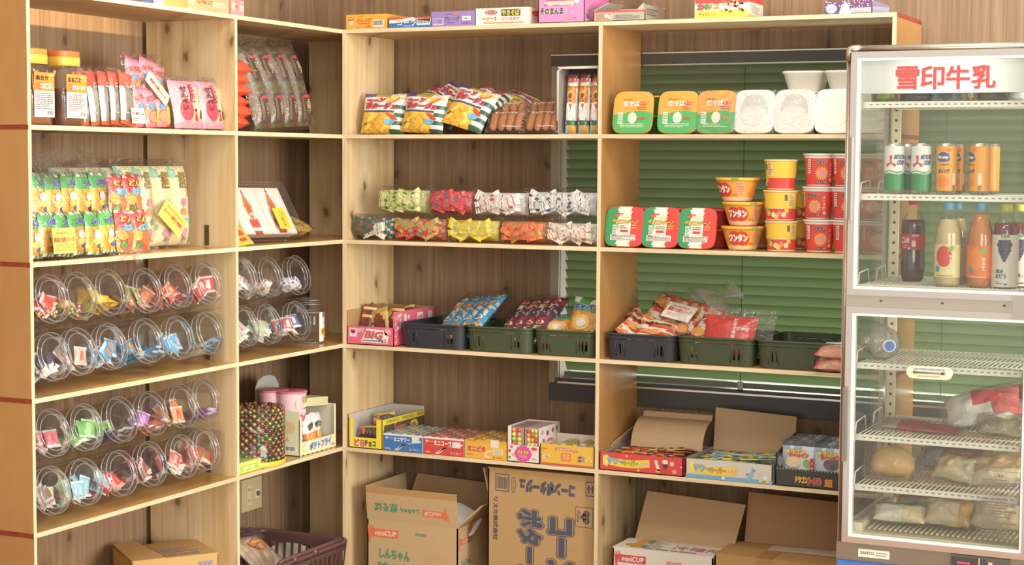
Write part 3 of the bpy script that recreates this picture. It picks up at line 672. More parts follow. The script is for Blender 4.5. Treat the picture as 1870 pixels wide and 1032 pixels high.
# black tray of stick snacks
x, y, z, W = putR(1020, 1096, 1, .045, .12); x -= .004
o = empty('display_tray', (x, .13, z)); tag(o, 'black upright display tray with pale rim holding stick snacks by the middle panel', 'box')
hb = HZ(124, x, .05) - z; W = .135
b = B(); b.box(-W / 2, W / 2, -.012, -.01, 0, hb, 'plastic', '#3a3836'); b.box(-W / 2, -W / 2 + .003, -.09, -.01, 0, hb, 'plastic', '#a9a296'); b.box(W / 2 - .003, W / 2, -.09, -.01, 0, hb, 'plastic', '#8d877c'); b.box(-W / 2, W / 2, -.09, -.01, 0, .003, 'plastic', '#a9a296'); b.build('tray_body', o)
b = B(); b.box(-W / 2, W / 2, -.09, -.01, hb, hb + .004, 'plastic', '#e4ddcf'); b.tube([(-W / 2, -.09, hb * .2), (-W / 2, -.09, hb - .01), (-W / 2 + .012, -.09, hb), (W / 2, -.09, hb)], .004, 'plastic', '#e0d9cb', 6); b.build('pale_rim', o)
def p_stick(u, v):
    if v > .93: return '#6a3a34'
    if v > .8: return '#e9e2d6'
    if v > .74: return '#e7a03c'
    if v > .52: return '#dc8a3a' if abs(u) < .8 else '#e9e2d6'
    if v > .22: return '#f1ece0'
    if v > .12: return '#3f6f4a' if u > -.2 else '#385a8a'
    return '#e7b048' if u > -.5 else '#9ad0e0'
b = B(); S = pillow(b, .036, .185, .03, p_stick, 10, 24, 'film', 3, .0025, waist=.02)
b.text(S, 'うまい', 0, .164, .013, '#e03a30', w=.031, bold=.07, outline='#5a2020', ow=.05, o=.002); b.text(S, 'チョコ', 0, .143, .008, '#5a3426', w=.026, o=.002); b.disc(S, 0, .118, .012, .014, '#f3c35a', .002); b.disc(S, -.001, .115, .007, .009, '#9a4a28', .0024); b.disc(S, .001, .082, .011, .014, '#fbf8f0', .0024); b.poly(S, [(-.004, .09), (.008, .09), (.004, .07)], '#e0522c', .003); b.text(S, '味', .004, .098, .006, '#3a3a3a', o=.003); b.rect(S, -.013, .013, .034, .046, '#9a5a34', .0022); b.rect(S, -.013, .013, .026, .034, '#f0e6c8', .0022)
st = None
for i, (px, yy, rz, rx, lab) in enumerate(((1039, .055, .04, -.05, 'stick snack standing leftmost at the front of the black tray'), (1063, .052, -.06, -.06, 'stick snack standing second from left in the black tray'), (1084, .06, .12, -.04, 'stick snack standing third at the front of the black tray, cut by the middle panel'), (1050, .085, .0, -.02, 'stick snack behind the first two in the black tray'), (1076, .088, .1, -.02, 'stick snack behind the second and third in the black tray'))):
    x = RX(px, ZS[1] + .08, yy); l = (x, yy + .012, ZS[1] + .005)
    if st is None: st = b.build('stick_snack', loc=l, rot=(rx, .03, rz)); tag(st, lab, 'snack', 'stick snacks in the black tray')
    else: dup(st, l, (rx, -.05 + .05 * (i % 3), rz), lab)

# ================================================================== first row right: noodle trays
def p_yaki(u, v):
    return '#f4a83a' if v > -.05 + .12 * math.sin(u * 2.2 + 1.0) else '#4fae5a'
def yaki_tray(w, h, wrap=False):
    b, S = tray(w, h, .05, p_yaki, '#f0a437', '#3d9a52')
    b.text(S, '焼そば', -w * .04, h * .2, h * .13, '#fff4dc', w=w * .4, bold=.05, outline='#e08a2a', ow=.03); b.disc(S, w * .24, h * .2, w * .1, h * .04, '#d9452f', .001); b.text(S, '当りつき', w * .24, h * .2, h * .03, '#fff', o=.0014); b.rect(S, -w * .25, -w * .02, h * .28, h * .31, '#d9672f'); b.small(S, w * .1, w * .34, h * .05, h * .14, 2, '#c9602c')
    b.rect(S, -w * .36, -w * .24, -h * .27, 0, '#e6f2d8'); b.small(S, -w * .35, -w * .25, -h * .25, -h * .02, 6, '#6f9a70', o=.001); b.small(S, -w * .3, w * .3, -h * .36, -h * .26, 3, '#d7ecc0'); b.rect(S, w * .15, w * .3, -h * .17, -h * .12, '#d9452f', .001); b.disc(S, 0, -h * .13, w * .11, h * .13, '#f2e6d0', .0008)
    return b
def wrap_film(w, h, dep, seed):
    b = B(); P = 5.0
    S = pillow(b, w * 1.0, h * .98, .012, None, 18, 18, 'clear_film', seed, .0025, 0.0); return b
tg = 'noodle trays standing on the first right shelf'
TR = [(1114, 1187, 'orange and green noodle tray standing leftmost, next to the middle panel', 0), (1196, 1270, 'orange and green noodle tray standing second from left on the first right shelf', 0), (1266, 1341, 'orange and green noodle tray under glinting wrap, third from left', 1), (1335, 1410, 'noodle tray in wrap, lid coloured glare-white, right beside the green and orange ones', 2), (1408, 1484, 'noodle tray in wrap, lid coloured glare-white, in front of the upright white bowls', 2), (1483, 1557, 'noodle tray coloured glare-white, half hidden by the left edge of the fridge', 3), (1556, 1629, 'noodle tray coloured glare-white, seen through the fridge glass', 3)]
for i, (a, c, lab, k) in enumerate(TR):
    x, y, z, W = putR(a, c, 1, .012, .05); H = .132
    if k < 2:
        b = yaki_tray(W, H)
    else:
        b, S = tray(W, H, .05, (lambda u, v: '#f6f1e4'), '#fbf7ec', '#e8e0d0')  # glare of the wrap put into the colour as plain white lids
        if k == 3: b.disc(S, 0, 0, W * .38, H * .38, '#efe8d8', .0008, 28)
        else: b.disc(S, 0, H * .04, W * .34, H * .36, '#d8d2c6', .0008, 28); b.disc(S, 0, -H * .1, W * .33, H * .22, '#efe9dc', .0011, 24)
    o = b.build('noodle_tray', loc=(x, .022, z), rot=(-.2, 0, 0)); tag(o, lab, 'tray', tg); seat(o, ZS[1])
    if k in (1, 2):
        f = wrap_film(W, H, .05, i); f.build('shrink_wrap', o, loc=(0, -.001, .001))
def lying(w, d, h, col, lid, name):
    b = B(); n = 48
    b.lathe([(.001, 0), (.37, 0), (.40, .002 / 1), (.47, h * .9), (.5, h * .92), (.5, h), (.48, h + .001), (.001, h + .001)], 'plastic', col, n, sx=w, sy=d, power=5, cols=[col] * 4 + [lid] * 3)
    return b
def p_flat(px, yy, z, w, d, h, col, lid, lab, grp, name='noodle_tray', cat='tray'):
    x = RX(px, z, yy); o = lying(w, d, h, col, lid, name).build(name, loc=(x, yy + d / 2, z)); return tag(o, lab, cat, grp)
for k, (px, cn, t_) in enumerate(((1203, '#3f9a55', 'green'), (1262, '#3f9a55', 'green'), (1322, '#3f9a55', 'green'), (1385, '#e8e0d0', 'white'), (1462, '#e8e0d0', 'white'), (1538, '#e8e0d0', 'white'))):
    for s_ in range(2):
        if px in (1322, 1385, 1538) and s_ == 9: continue
        pos = {1203: 'behind the gap between the two leftmost standing trays', 1262: 'behind the second and third standing trays', 1322: 'behind the third and fourth standing trays', 1385: 'behind the fourth standing tray', 1462: 'under the left upright white bowl', 1538: 'under the right upright white bowl'}[px]
        p_flat(px, .115, ZS[1] + .001 + s_ * .0605, .112, .13, .058, cn, '#f0a437' if cn == '#3f9a55' else '#f2ece0', '%s %s tray lying flat %s' % ('upper' if s_ else 'lower', t_, pos), 'trays lying flat behind the standing trays')
for px, lab in ((1464, 'white bowl standing on the stacked white trays, left of the pair'), (1541, 'white bowl standing on the stacked white trays, partly behind the fridge edge')):
    x = RX(px, ZS[1] + .14, .13); b = B(); b.lathe([(.001, 0), (.36, 0), (.37, .003), (.49, .056), (.53, .060), (.53, .064), (.50, .066), (.001, .066)], 'plastic', '#ece5d6', 48, sx=.122, sy=.122, power=5)
    o = b.build('noodle_bowl', loc=(x, .18, ZS[1] + .1235)); tag(o, lab, 'bowl', 'white bowls on the first right shelf')

# ================================================================== second row left: bags of wrapped sticks
STK = {}
def stick_bag(p0, p1, pt, pb, yf, dep, c1, c2, cs, label, seed, zb=0.0):
    z = ZS[2] + zb; x0 = RX(p0, z, yf); x1 = RX(p1, z, yf); W = x1 - x0; H = HZ(pt, (x0 + x1) / 2, yf) - HZ(pb, (x0 + x1) / 2, yf); x = (x0 + x1) / 2
    o = empty('candy_bag', (x, yf + dep / 2, z), (0, 0, 0), label, 'bag', 'clear bags of wrapped sticks on the second right shelf')
    rr = random.Random(seed); var = []
    for q in range(3):
        b = B(); c_ = c1[q]; e_ = c2 if q == 1 else c_; w2, t2 = .0095, .0048
        P8 = [(-w2, 0), (-w2 * .8, -t2), (w2 * .8, -t2), (w2, 0), (w2 * .8, t2), (-w2 * .8, t2)]
        rg = [[(x_ * k_, y_ * kt, z_) for x_, y_ in P8] for z_, k_, kt in ((0, .95, .06), (.006, .9, .1), (.010, 1, 1), (.046, 1, 1), (.050, .9, .1), (.056, .95, .06))]
        V = [p_ for g_ in rg for p_ in g_]; Fc = [(a_ * 6 + k_, a_ * 6 + (k_ + 1) % 6, a_ * 6 + 6 + (k_ + 1) % 6, a_ * 6 + 6 + k_) for a_ in range(5) for k_ in range(6)]
        b.add(V, Fc, 'film', [e_ if f_[0] // 6 in (0, 4) else c_ for f_ in Fc]); S = front(-t2, 0, 0)
        if q == 2:
            for v_ in (.016, .036): b.poly(S, [(-.008, v_ - .003), (.008, v_ + .001), (.008, v_ + .004), (-.008, v_)], cs, .0004)
        if q == 0: b.disc(S, 0, .028, .0055, .008, cs or c2, .0004, 10)
        if q == 1: b.rect(S, -.006, .006, .020, .034, e_, .0004); b.rect(S, -.004, .004, .025, .029, cs, .0008)
        var.append(b)
    objs = [None] * 3; rows = max(4, int(H / .0165)); cols_ = max(3, int(W / .045)); L_ = .056
    for r_ in range(rows):
        for c_ in range(cols_):
            q = rr.randrange(3); a = rr.uniform(1.0, 1.35) * (1 if c_ % 2 else -1) + rr.choice((0, 0, 0, .5)) * (1 if c_ % 2 else -1)
            zz = .014 + (H - .028) * (r_ + .5) / rows; xx = -W / 2 + .032 + (W - .064) * (c_ + rr.uniform(.42, .58)) / cols_
            lim = (min(zz, H - zz) - .004) / (L_ / 2)
            if abs(math.cos(a)) > lim: a = math.copysign(math.acos(max(.03, min(.95, lim))), a)
            edge = 1 - .3 * abs((r_ + .5) / rows * 2 - 1) ** 3
            yy = -dep / 2 * edge * (1 - .18 * abs(xx / (W / 2)) ** 3) + .006 + rr.uniform(-.003, .003)
            l = (xx - math.sin(a) * L_ / 2, yy, zz - math.cos(a) * L_ / 2); r3 = (0, a, 0)
            if objs[q] is None: objs[q] = var[q].build('wrapped_stick', o, l, r3)
            else: dup(objs[q], l, r3, parent=o)
    # bundle behind the front layer, then the clear skin
    b = B(); pillow(b, W * .92, H * .84, dep * .4, (lambda u, v: c1[int((u * 5 + v * 9)) % len(c1)]), 12, 8, 'film', seed, .004); b.build('bundle', o, loc=(0, .008, H * .04))
    b = B(); pillow(b, W * 1.08, H * 1.04, dep * 1.12, None, 18, 12, 'clear_film', seed + 5, .004, 0.0); b.build('clear_wrapper', o); seat(o, z)
    return o
LOWB = [(634, 712, 396, 441, ['#3e6a4c', '#e6e2cc', '#2f5a40'], '#eee8d2', '#b8463c', 'clear bag of dark green and cream sticks at the left end of the bottom row'),
        (710, 808, 399, 444, ['#dc4032', '#d8392e', '#c9a03a'], '#e8b23a', '#8fb8d0', 'clear bag of red and gold sticks between the dark green and yellow bags'),
        (806, 905, 403, 447, ['#f0d52e', '#ecd02a', '#f5df4a'], '#f0d52e', '#a8c8c0', 'clear bag of bright yellow sticks in the middle of the bottom row'),
        (903, 998, 405, 450, ['#ee7a3a', '#e86f32', '#c8963a'], '#f0a05a', '#d9542c', 'clear bag of orange sticks in the bottom row, right of the yellow bag'),
        (988, 1088, 406, 451, ['#eee6da', '#f2ece2', '#e6dccb'], '#f4eee4', '#d9743a', 'clear bag of white sticks with orange prints at the right end of the bottom row')]
UPB = [(680, 776, 353, 402, ['#dfe08a', '#e8e8a0', '#d4d878'], '#eceab0', '#5a8a3a', 'clear bag of pale yellow-green sticks at the left of the top row'),
       (771, 858, 356, 404, ['#dc3a3a', '#d23434', '#e24a44'], '#e86a60', '#4a6a9a', 'clear bag of plain red sticks in the top row'),
       (855, 958, 358, 406, ['#f0e8de', '#ece0d4', '#f4eee6'], '#f4eee6', '#c8504a', 'clear bag of white sticks with thin red lines in the top row'),
       (953, 1086, 359, 409, ['#e9e6de', '#e2dfd8', '#eeeae2'], '#f0ece4', '#4a6088', 'clear bag of white sticks with blue prints at the right of the top row')]
for i, (a, c, pt, pb, c1, c2, cs, lab) in enumerate(LOWB): stick_bag(a, c, pt, pb, .02, .085, c1, c2, cs, lab, 100 + i * 7)
for i, (a, c, pt, pb, c1, c2, cs, lab) in enumerate(UPB): stick_bag(a, c, pt, pb, .035, .085, c1, c2, cs, lab, 200 + i * 7, zb=.0865)

# ================================================================== second row right: trays, bowls and cups
def p_flag(u, v): return '#2f9a5c' if u < -.38 else ('#f4ecdc' if u < .3 else '#df4038')
def flag_tray(W, H):
    b, S = tray(W, H, .05, p_flag, '#d9402f', '#cf3a35')
    b.text(S, 'ペペロンチーノ', 0, H * .12, H * .11, '#f2cf3a', w=W * .66, bold=.05, outline='#5a4a20', ow=.05, slant=.3, rot=-.03); b.disc(S, -W * .2, H * .27, W * .07, H * .035, '#e0662c', .001); b.rect(S, -W * .28, -W * .05, H * .30, H * .33, '#d9402f'); b.disc(S, W * .03, H * .25, W * .11, H * .04, '#efe2b0', .001)
    b.rect(S, -W * .3, -W * .18, -H * .25, H * .04, '#e9ecd8'); b.small(S, -W * .29, -W * .19, -H * .22, H * .02, 6, '#7a9a80', o=.001); b.rect(S, -W * .34, W * .3, -H * .34, -H * .2, '#ece4d4'); b.small(S, -W * .32, W * .28, -H * .33, -H * .21, 4, '#8a857a', o=.001); b.rect(S, -W * .14, W * .16, -H * .2, H * .05, '#efe6d6', .0007); b.rect(S, -W * .1, W * .1, -H * .14, -H * .08, '#d9402f', .001); b.small(S, -W * .12, W * .12, -H * .06, H * .03, 2, '#8a6a50', o=.001); b.small(S, W * .2, W * .34, -H * .06, H * .06, 2, '#f2b04a', o=.001)
    return b
for i, (a, c, lab) in enumerate(((1100, 1171, 'red, white and green pasta tray leftmost, next to the middle panel'), (1166, 1236, 'red, white and green pasta tray in the middle of the three standing'), (1233, 1303, 'red, white and green pasta tray rightmost of the three, beside the wonton bowls'))):
    x, y, z, W = putR(a, c, 2, .012, .05); o = flag_tray(W, .126).build('pasta_tray', loc=(x, .022, z), rot=(-.2, 0, 0)); tag(o, lab, 'tray', 'pasta trays on the second right shelf'); seat(o, ZS[2])
for px, s_, lab in ((1160, 0, 'lower red tray lying behind the left standing pasta trays'), (1160, 1, 'upper red tray lying behind the left standing pasta trays'), (1230, 0, 'lower red tray lying behind the right pasta trays'), (1230, 1, 'upper red tray lying behind the right pasta trays'), (1292, 0, 'lower red tray lying next to the wonton bowls'), (1292, 1, 'upper red tray lying next to the wonton bowls')):
    p_flat(px, .105, ZS[2] + .001 + s_ * .0605, .116, .13, .058, '#c8382f', '#d9483a', lab, 'red trays lying behind the pasta trays')
def wonton(W, H, rot):
    b = B(); r1 = W / 2; r0 = r1 * .66; rf = lambda v: r0 + (r1 * .95 - r0) * min(max(v / (H * .86), 0), 1)
    b.lathe([(.001, 0), (r0 * .95, 0), (r0, .004), (rf(H * .18), H * .18)], 'print', '#efe3ae', 44); b.lathe([(rf(H * .18), H * .18), (rf(H * .5), H * .5), (rf(H * .86), H * .86)], 'print', '#f3ab3e', 44)
    b.lathe([(rf(H * .86), H * .86), (r1, H * .87), (r1 * 1.01, H * .93), (r1, H * .99), (r1 * .97, H), (.001, H)], 'print', '#f2c83a', 44, cols=['#f2c83a'] * 3 + ['#d9452f'] * 2)
    S = cyl(rf, rot)
    b.disc(S, -.012, H * .5, .021, H * .3, '#e0402f', .0009, 22, rings=3); b.disc(S, .012, H * .5, .021, H * .3, '#e0402f', .0010, 22, rings=3)
    b.text(S, 'ワンタン', 0, H * .52, H * .3, '#fff3df', w=.056, bold=.09, o=.0018, outline='#c9302a', ow=.04)
    b.rect(S, .048, .075, H * .22, H * .82, '#f0c08a', .0007, (5, 1)); b.small(S, .05, .073, H * .25, H * .8, 8, '#d97a5a', o=.001); b.rect(S, .04, .062, H * .9, H * .97, '#4aa05a', .001 + r1 - rf(H * .9), (4, 1)); b.small(S, .03, .046, H * .24, H * .32, 1, '#d9452f', o=.001)
    return b
WB = [(1316, 1392, 0, .07, .05, 'wonton bowl at the bottom of the front stack'), (1318, 1393, 1, .07, -.05, 'wonton bowl in the middle of the front stack'), (1306, 1384, 2, .075, -.62, 'wonton bowl on top of the front stack, turned to the side')]
for a, c, s_, yf, rot, lab in WB:
    z = ZS[2] + .001 + s_ * .0725; x0 = RX(a, z + .06, .07); x1 = RX(c, z + .06, .07); o = wonton((x1 - x0), .072, rot).build('wonton_bowl', loc=((x0 + x1) / 2, .085, z)); tag(o, lab, 'bowl', 'orange wonton bowls on the second right shelf')
for s_ in range(2):
    z = ZS[2] + .001 + s_ * .0725; o = wonton(.146, .072, 2.0).build('wonton_bowl', loc=(RX(1378, z, .235), .24, z)); tag(o, '%s wonton bowl of the stack behind the front one' % ('upper' if s_ else 'lower'), 'bowl', 'orange wonton bowls on the second right shelf')
def yellow_cup(W, H, turn):
    b = B(); r1 = W / 2; r0 = r1 * .82; rf = lambda v: r0 + (r1 * .965 - r0) * min(max(v / H, 0), 1)
    b.lathe([(.001, 0), (r0 * .97, 0), (r0, .003), (rf(H * .05), H * .05)], 'print', '#f2e4c8', 40); b.lathe([(rf(H * .05), H * .05), (rf(H * .4), H * .4)], 'print', '#dd4238', 40); b.lathe([(rf(H * .4), H * .4), (rf(H * .93), H * .93)], 'print', '#f6cb3c', 40)
    b.lathe([(rf(H * .93), H * .93), (r1, H * .945), (r1 * 1.005, H * .97), (r1, H), (r1 * .96, H - .001), (.001, H - .001)], 'print', '#f6e3a0', 40, cols=['#f4df9a'] * 3 + ['#e0503a', '#e0503a'])
    S = cyl(rf, turn); b.text(S, 'しょうゆ味', 0, H * .42, H * .06, '#fff3e0', w=.04, o=.0018)
    for u, v, c in ((-.024, .24, '#e7c24a'), (-.008, .2, '#f0e2c8'), (.008, .24, '#e98a5a'), (.022, .2, '#f2d9b8'), (.03, .34, '#e6c24a'), (-.03, .36, '#8fb85a'), (.0, .14, '#f0c83a')): b.disc(S, u, H * v, .007, H * .09, c, .0012, 10)
    b.rect(S, .026, .034, H * .66, H * .86, '#3f5f45', .0009, (2, 1)); b.rect(S, .038, .058, H * .45, H * .9, '#f0d892', .0009, (4, 1)); b.small(S, .040, .056, H * .48, H * .88, 7, '#a58a4a', o=.0013); b.bars(S, -.062, -.046, H * .45, H * .85); b.rect(S, -.08, -.066, H * .5, H * .88, '#efd68c', .0009, (3, 1))
    return b
for a, c, pt, pb, s_, turn, lab in ((1395, 1455, 304, 355, 2, -1.5, 'yellow and red noodle cup on top of the front stack, back label showing'), (1393, 1456, 355, 408, 1, 0, 'yellow and red noodle cup in the middle of the front stack'), (1396, 1456, 406, 459, 0, .08, 'yellow and red noodle cup at the bottom of the front stack')):
    z = ZS[2] + .001 + s_ * .0905; x0 = RX(a, z + .08, .06); x1 = RX(c, z + .08, .06); o = yellow_cup(x1 - x0, .09, turn).build('noodle_cup', loc=((x0 + x1) / 2, .07, z)); tag(o, lab, 'cup', 'yellow noodle cups on the second right shelf')
for s_ in range(2):
    z = ZS[2] + .001 + s_ * .0905; o = yellow_cup(.112, .09, 1.2).build('noodle_cup', loc=(RX(1446, z, .2), .21, z)); tag(o, 'yellow and red noodle cup %s in the stack behind' % ('above' if s_ else 'below'), 'cup', 'yellow noodle cups on the second right shelf')
def red_cup(W, H, turn):
    b = B(); r1 = W / 2; r0 = r1 * .76; rf = lambda v: r0 + (r1 * .95 - r0) * min(max(v / H, 0), 1)
    b.lathe([(.001, 0), (r0 * .97, 0), (r0, .003), (rf(H * .05), H * .05)], 'print', '#f3e9d8', 40); b.lathe([(rf(H * .05), H * .05), (rf(H * .5), H * .5), (rf(H * .86), H * .86)], 'print', '#e2423a', 40)
    b.lathe([(rf(H * .86), H * .86), (rf(H * .93), H * .93), (r1 * .97, H * .94), (r1, H * .97), (r1 * .99, H), (r1 * .94, H - .001), (.001, H - .001)], 'print', '#f5ece0', 40, cols=['#f5ece0'] * 4 + ['#b8503a', '#b8503a'])
    for tt in (0, PI):
        S = cyl(rf, turn + tt); b.star(S, 0, H * .4, .021, .013, 15, '#f5cf3a', .0012); b.disc(S, 0, H * .4, .0125, H * .14, '#eb8f86', .0016, 18); b.text(S, 'ブタメン', -.002, H * .74, H * .13, '#3a2826', w=.036, bold=.06, outline='#fff0df', ow=.05, o=.0018, slant=.2); b.rect(S, -.016, .016, H * .1, H * .16, '#5a2a20', .0013, (3, 1)); b.text(S, 'とんこつ味', 0, H * .13, H * .045, '#fff0df', w=.028, o=.002)
        b.text(S, 'スープが', .027, H * .5, H * .4, '#fff0df', vertical=True, o=.0014, bold=.01); b.rect(S, -.045, -.034, H * .4, H * .82, '#f0e6d8', .0009, (3, 1)); b.small(S, -.044, -.035, H * .42, H * .8, 6, '#8a6a60', o=.0013); b.disc(S, .028, H * .2, .005, H * .06, '#f0c8b8', .0012)
    return b
rg = 'red noodle cups on the second right shelf'
for ci, (pc, dep, nm) in enumerate(((1495.5, .03, 'the left front column'), (1547, .03, 'the second column, cut by the fridge edge'), (1598, .03, 'the column seen through the fridge glass'))):
    for s_ in range(3):
        z = ZS[2] + .001 + s_ * .0965; x = RX(pc - (2 if s_ == 1 else 0), z + .05, dep + .045)
        turn = ((.35, .0, .45), (.45, .35, .2), (.3, .15, -.1))[ci][s_]
        o = red_cup(.0965, .096, turn).build('noodle_cup', loc=(x, dep + .05, z)); tag(o, 'red noodle cup %s in %s' % (('at the bottom', 'in the middle', 'on top')[s_], nm), 'cup', rg)
# ================================================================== third row right: pink open box and plastic baskets
def open_box(w, d, hf, hs, hb, col, inner, t=.0022, hs_back=None, mat='paper', slots=None):
    b = B(); hs2 = hs_back or hs
    b.box(-w / 2, w / 2, -d / 2, d / 2, 0, t, mat, col, faces={'top': inner})
    b.box(-w / 2, w / 2, -d / 2, -d / 2 + t, 0, hf, mat, col, faces={'back': inner})
    for sx, out in ((-1, 'left'), (1, 'right')):
        x0, x1 = (-w / 2, -w / 2 + t) if sx < 0 else (w / 2 - t, w / 2)
        V = [(x0, -d / 2, 0), (x1, -d / 2, 0), (x1, d / 2, 0), (x0, d / 2, 0), (x0, -d / 2, hs), (x1, -d / 2, hs), (x1, d / 2, hs2), (x0, d / 2, hs2)]
        F = {'bottom': (0, 3, 2, 1), 'top': (4, 5, 6, 7), 'front': (0, 1, 5, 4), 'right': (1, 2, 6, 5), 'back': (2, 3, 7, 6), 'left': (3, 0, 4, 7)}
        for k, f in F.items(): b.add([V[i] for i in f], [(0, 1, 2, 3)], mat, col if k in (out, 'front', 'bottom') else inner)
    b.box(-w / 2, w / 2, d / 2 - t, d / 2, 0, hb, mat, inner, faces={'back': col})
    return b, front(-d / 2, -w / 2, 0), plane((w / 2, -d / 2, 0), (0, 1, 0), (0, 0, 1))
def p_choco(u, v):
    if v < .1 or v > .92: return '#7a3a28'
    if abs(((v * 5) % 1) - .5) < .16: return '#f0c878'
    return ('#8a3226' if (v * 5 % 2) < 1 else '#a8402e') if abs(u) > .4 else '#6a2c20'
def p_choco2(u, v): return '#c89a40' if v > .8 else ('#8fc4dc' if v < .35 - .2 * u else ('#8a4028' if u * u + (v - .45) ** 2 * 4 < .5 else '#e8c060'))
x, y, z, W = putR(634, 719, 3, .006, .29); hf = HZ(597, x, .006) - z; hs = .112
o = empty('snack_carton', (x, y, z)); tag(o, 'pink open carton of wrapped chocolate bars at the left end of the third right shelf', 'box')
b, F, R_ = open_box(W, .29, hf, hs, hs, '#e8687e', '#b98f5e')
b.rect(F, W * .05, W * .21, hf * .42, hf * .9, '#f6e4dc'); b.disc(F, W * .105, hf * .74, W * .032, hf * .1, '#e0566e', .001); b.disc(F, W * .155, hf * .74, W * .032, hf * .1, '#e0566e', .001); b.poly(F, [(W * .075, hf * .7), (W * .185, hf * .7), (W * .13, hf * .54)], '#e0566e', .001)
b.poly(F, [(W * .30, hf * .16), (W * .42, hf * .9), (W * .80, hf * .84), (W * .90, hf * .5), (W * .86, hf * .12)], '#f6ebdf'); b.text(F, 'BIG', W * .58, hf * .56, hf * .4, '#e0566e', w=W * .36, bold=.03, outline='#8a5a58', ow=.03, slant=.25, rot=-.04); b.rect(F, W * .33, W * .78, hf * .22, hf * .27, '#4a4644', .0011); b.text(F, 'チョコ', W * .76, hf * .26, hf * .2, '#4a4644', w=W * .15, bold=.05, o=.0016); b.text(F, '30円', W * .28, hf * .78, hf * .24, '#f6d8d4', w=W * .14, bold=.04); b.disc(F, W * .87, hf * .76, W * .075, hf * .2, '#f0a0a4'); b.text(F, 'Family', W * .87, hf * .76, hf * .1, '#fff', w=W * .11, rot=.15)
for i in range(5): b.star(R_, .012, .012 + i * .02, .005, .002, 5, '#f8e6e0')
b.poly(R_, [(.02, .05), (.045, .055), (.05, .105), (.025, .1)], '#f6ebdf'); b.text(R_, 'BIG', .035, .08, .03, '#e0566e', w=.02, bold=.04, slant=.3); b.star(R_, .1, .09, .011, .005, 5, '#f8e6e0'); b.rect(R_, .16, .2, .04, .1, '#f6ebdf'); b.text(R_, 'BIG', .18, .07, .04, '#e0566e', w=.03, bold=.04); b.rect(R_, .235, .265, .055, .1, '#f6ebdf'); b.rect(R_, .07, .085, .05, .1, '#f6ebdf')
b.build('display_carton', o)
b = B(); b.add([(-W / 2 + .004, .0, hs - .002), (-W / 2 + .004, .03, hs - .002), (-W / 2 + .004, .02, hs + .015)], [(0, 1, 2)], 'paper', '#b08656'); b.quad((-W / 2 + .001, -.06, hs - .001), (-W / 2 + .001, .1, hs - .001), (-W / 2 + .003, .1, hs + .006), (-W / 2 + .003, -.05, hs + .01), 'card', '#b98f5e', th=.001); b.build('torn_edge', o)
cb = None; var = []
b = B(); S = pillow(b, .05, .125, .016, p_choco, 8, 14, 'film', 3, .003); var.append(b)
b = B(); S = pillow(b, .075, .11, .02, p_choco2, 8, 12, 'film', 4, .003); b.disc(S, .008, .05, .02, .02, '#7a3422', .003, 12); var.append(b)
for i, (dx, dy, rx, ry, rz, k, lab) in enumerate(((-.055, -.09, -.25, .08, .1, 0, 'striped brown chocolate packet at the front left of the pink carton'), (-.02, -.07, -.3, -.45, .1, 0, 'striped chocolate packet leaning across the middle of the pink carton'), (.014, -.10, -.35, -.3, 0, 1, 'blue and gold chocolate packet at the front of the pink carton'), (.055, -.085, -.2, .02, -.1, 0, 'striped chocolate packet standing at the right front of the pink carton'), (-.03, .0, -.8, .3, .1, 1, 'blue and gold chocolate packet in the middle of the pink carton'), (.03, .02, -.5, -.2, -.2, 0, 'striped chocolate packet further back in the pink carton'), (.03, .07, -.9, .2, .2, 1, 'blue and gold chocolate packet at the back of the pink carton'))):
    q = var[k]
    ob = q.build('chocolate_packet', loc=(x + dx, y + dy, z + .004), rot=(rx, ry, rz)); tag(ob, lab, 'packet', 'chocolate packets in the pink carton'); seat(ob, z + (.0025 if i < 4 else .01))
bk = []
def put_basket(p0, p1, row, yf, d, h, col, rim, label):
    x, y, z, W = putR(p0, p1, row, yf, d); bb, rb = basket(W, d, h, col, rim)
    o = bb.build('plastic_basket', loc=(x, y, z + .0005)); tag(o, label, 'basket', 'plastic baskets on the third right shelf'); rb.build('rim', o); bk.append((x, y, z, W)); return o
put_basket(729, 845, 3, .012, .29, .076, '#181f2c', '#1e2634', 'navy plastic basket beside the pink carton, holding a blue bag')
put_basket(848, 968, 3, .012, .29, .077, '#36451f', '#3d4c25', 'olive green plastic basket holding the purple bag of sweets')
put_basket(972, 1085, 3, .014, .29, .078, '#36451f', '#3d4c25', 'olive green plastic basket with green and orange crisps, against the middle panel')
put_basket(1104, 1231, 3, .012, .29, .078, '#1a202b', '#202733', 'navy plastic basket right of the middle panel, under the tall clear bag')
put_basket(1233, 1374, 3, .012, .29, .080, '#33401d', '#3a4823', 'olive green plastic basket with the red bag, in front of the blind')
put_basket(1378, 1530, 3, .014, .29, .080, '#313d1b', '#384521', 'empty olive green plastic basket at the right end of the third shelf')
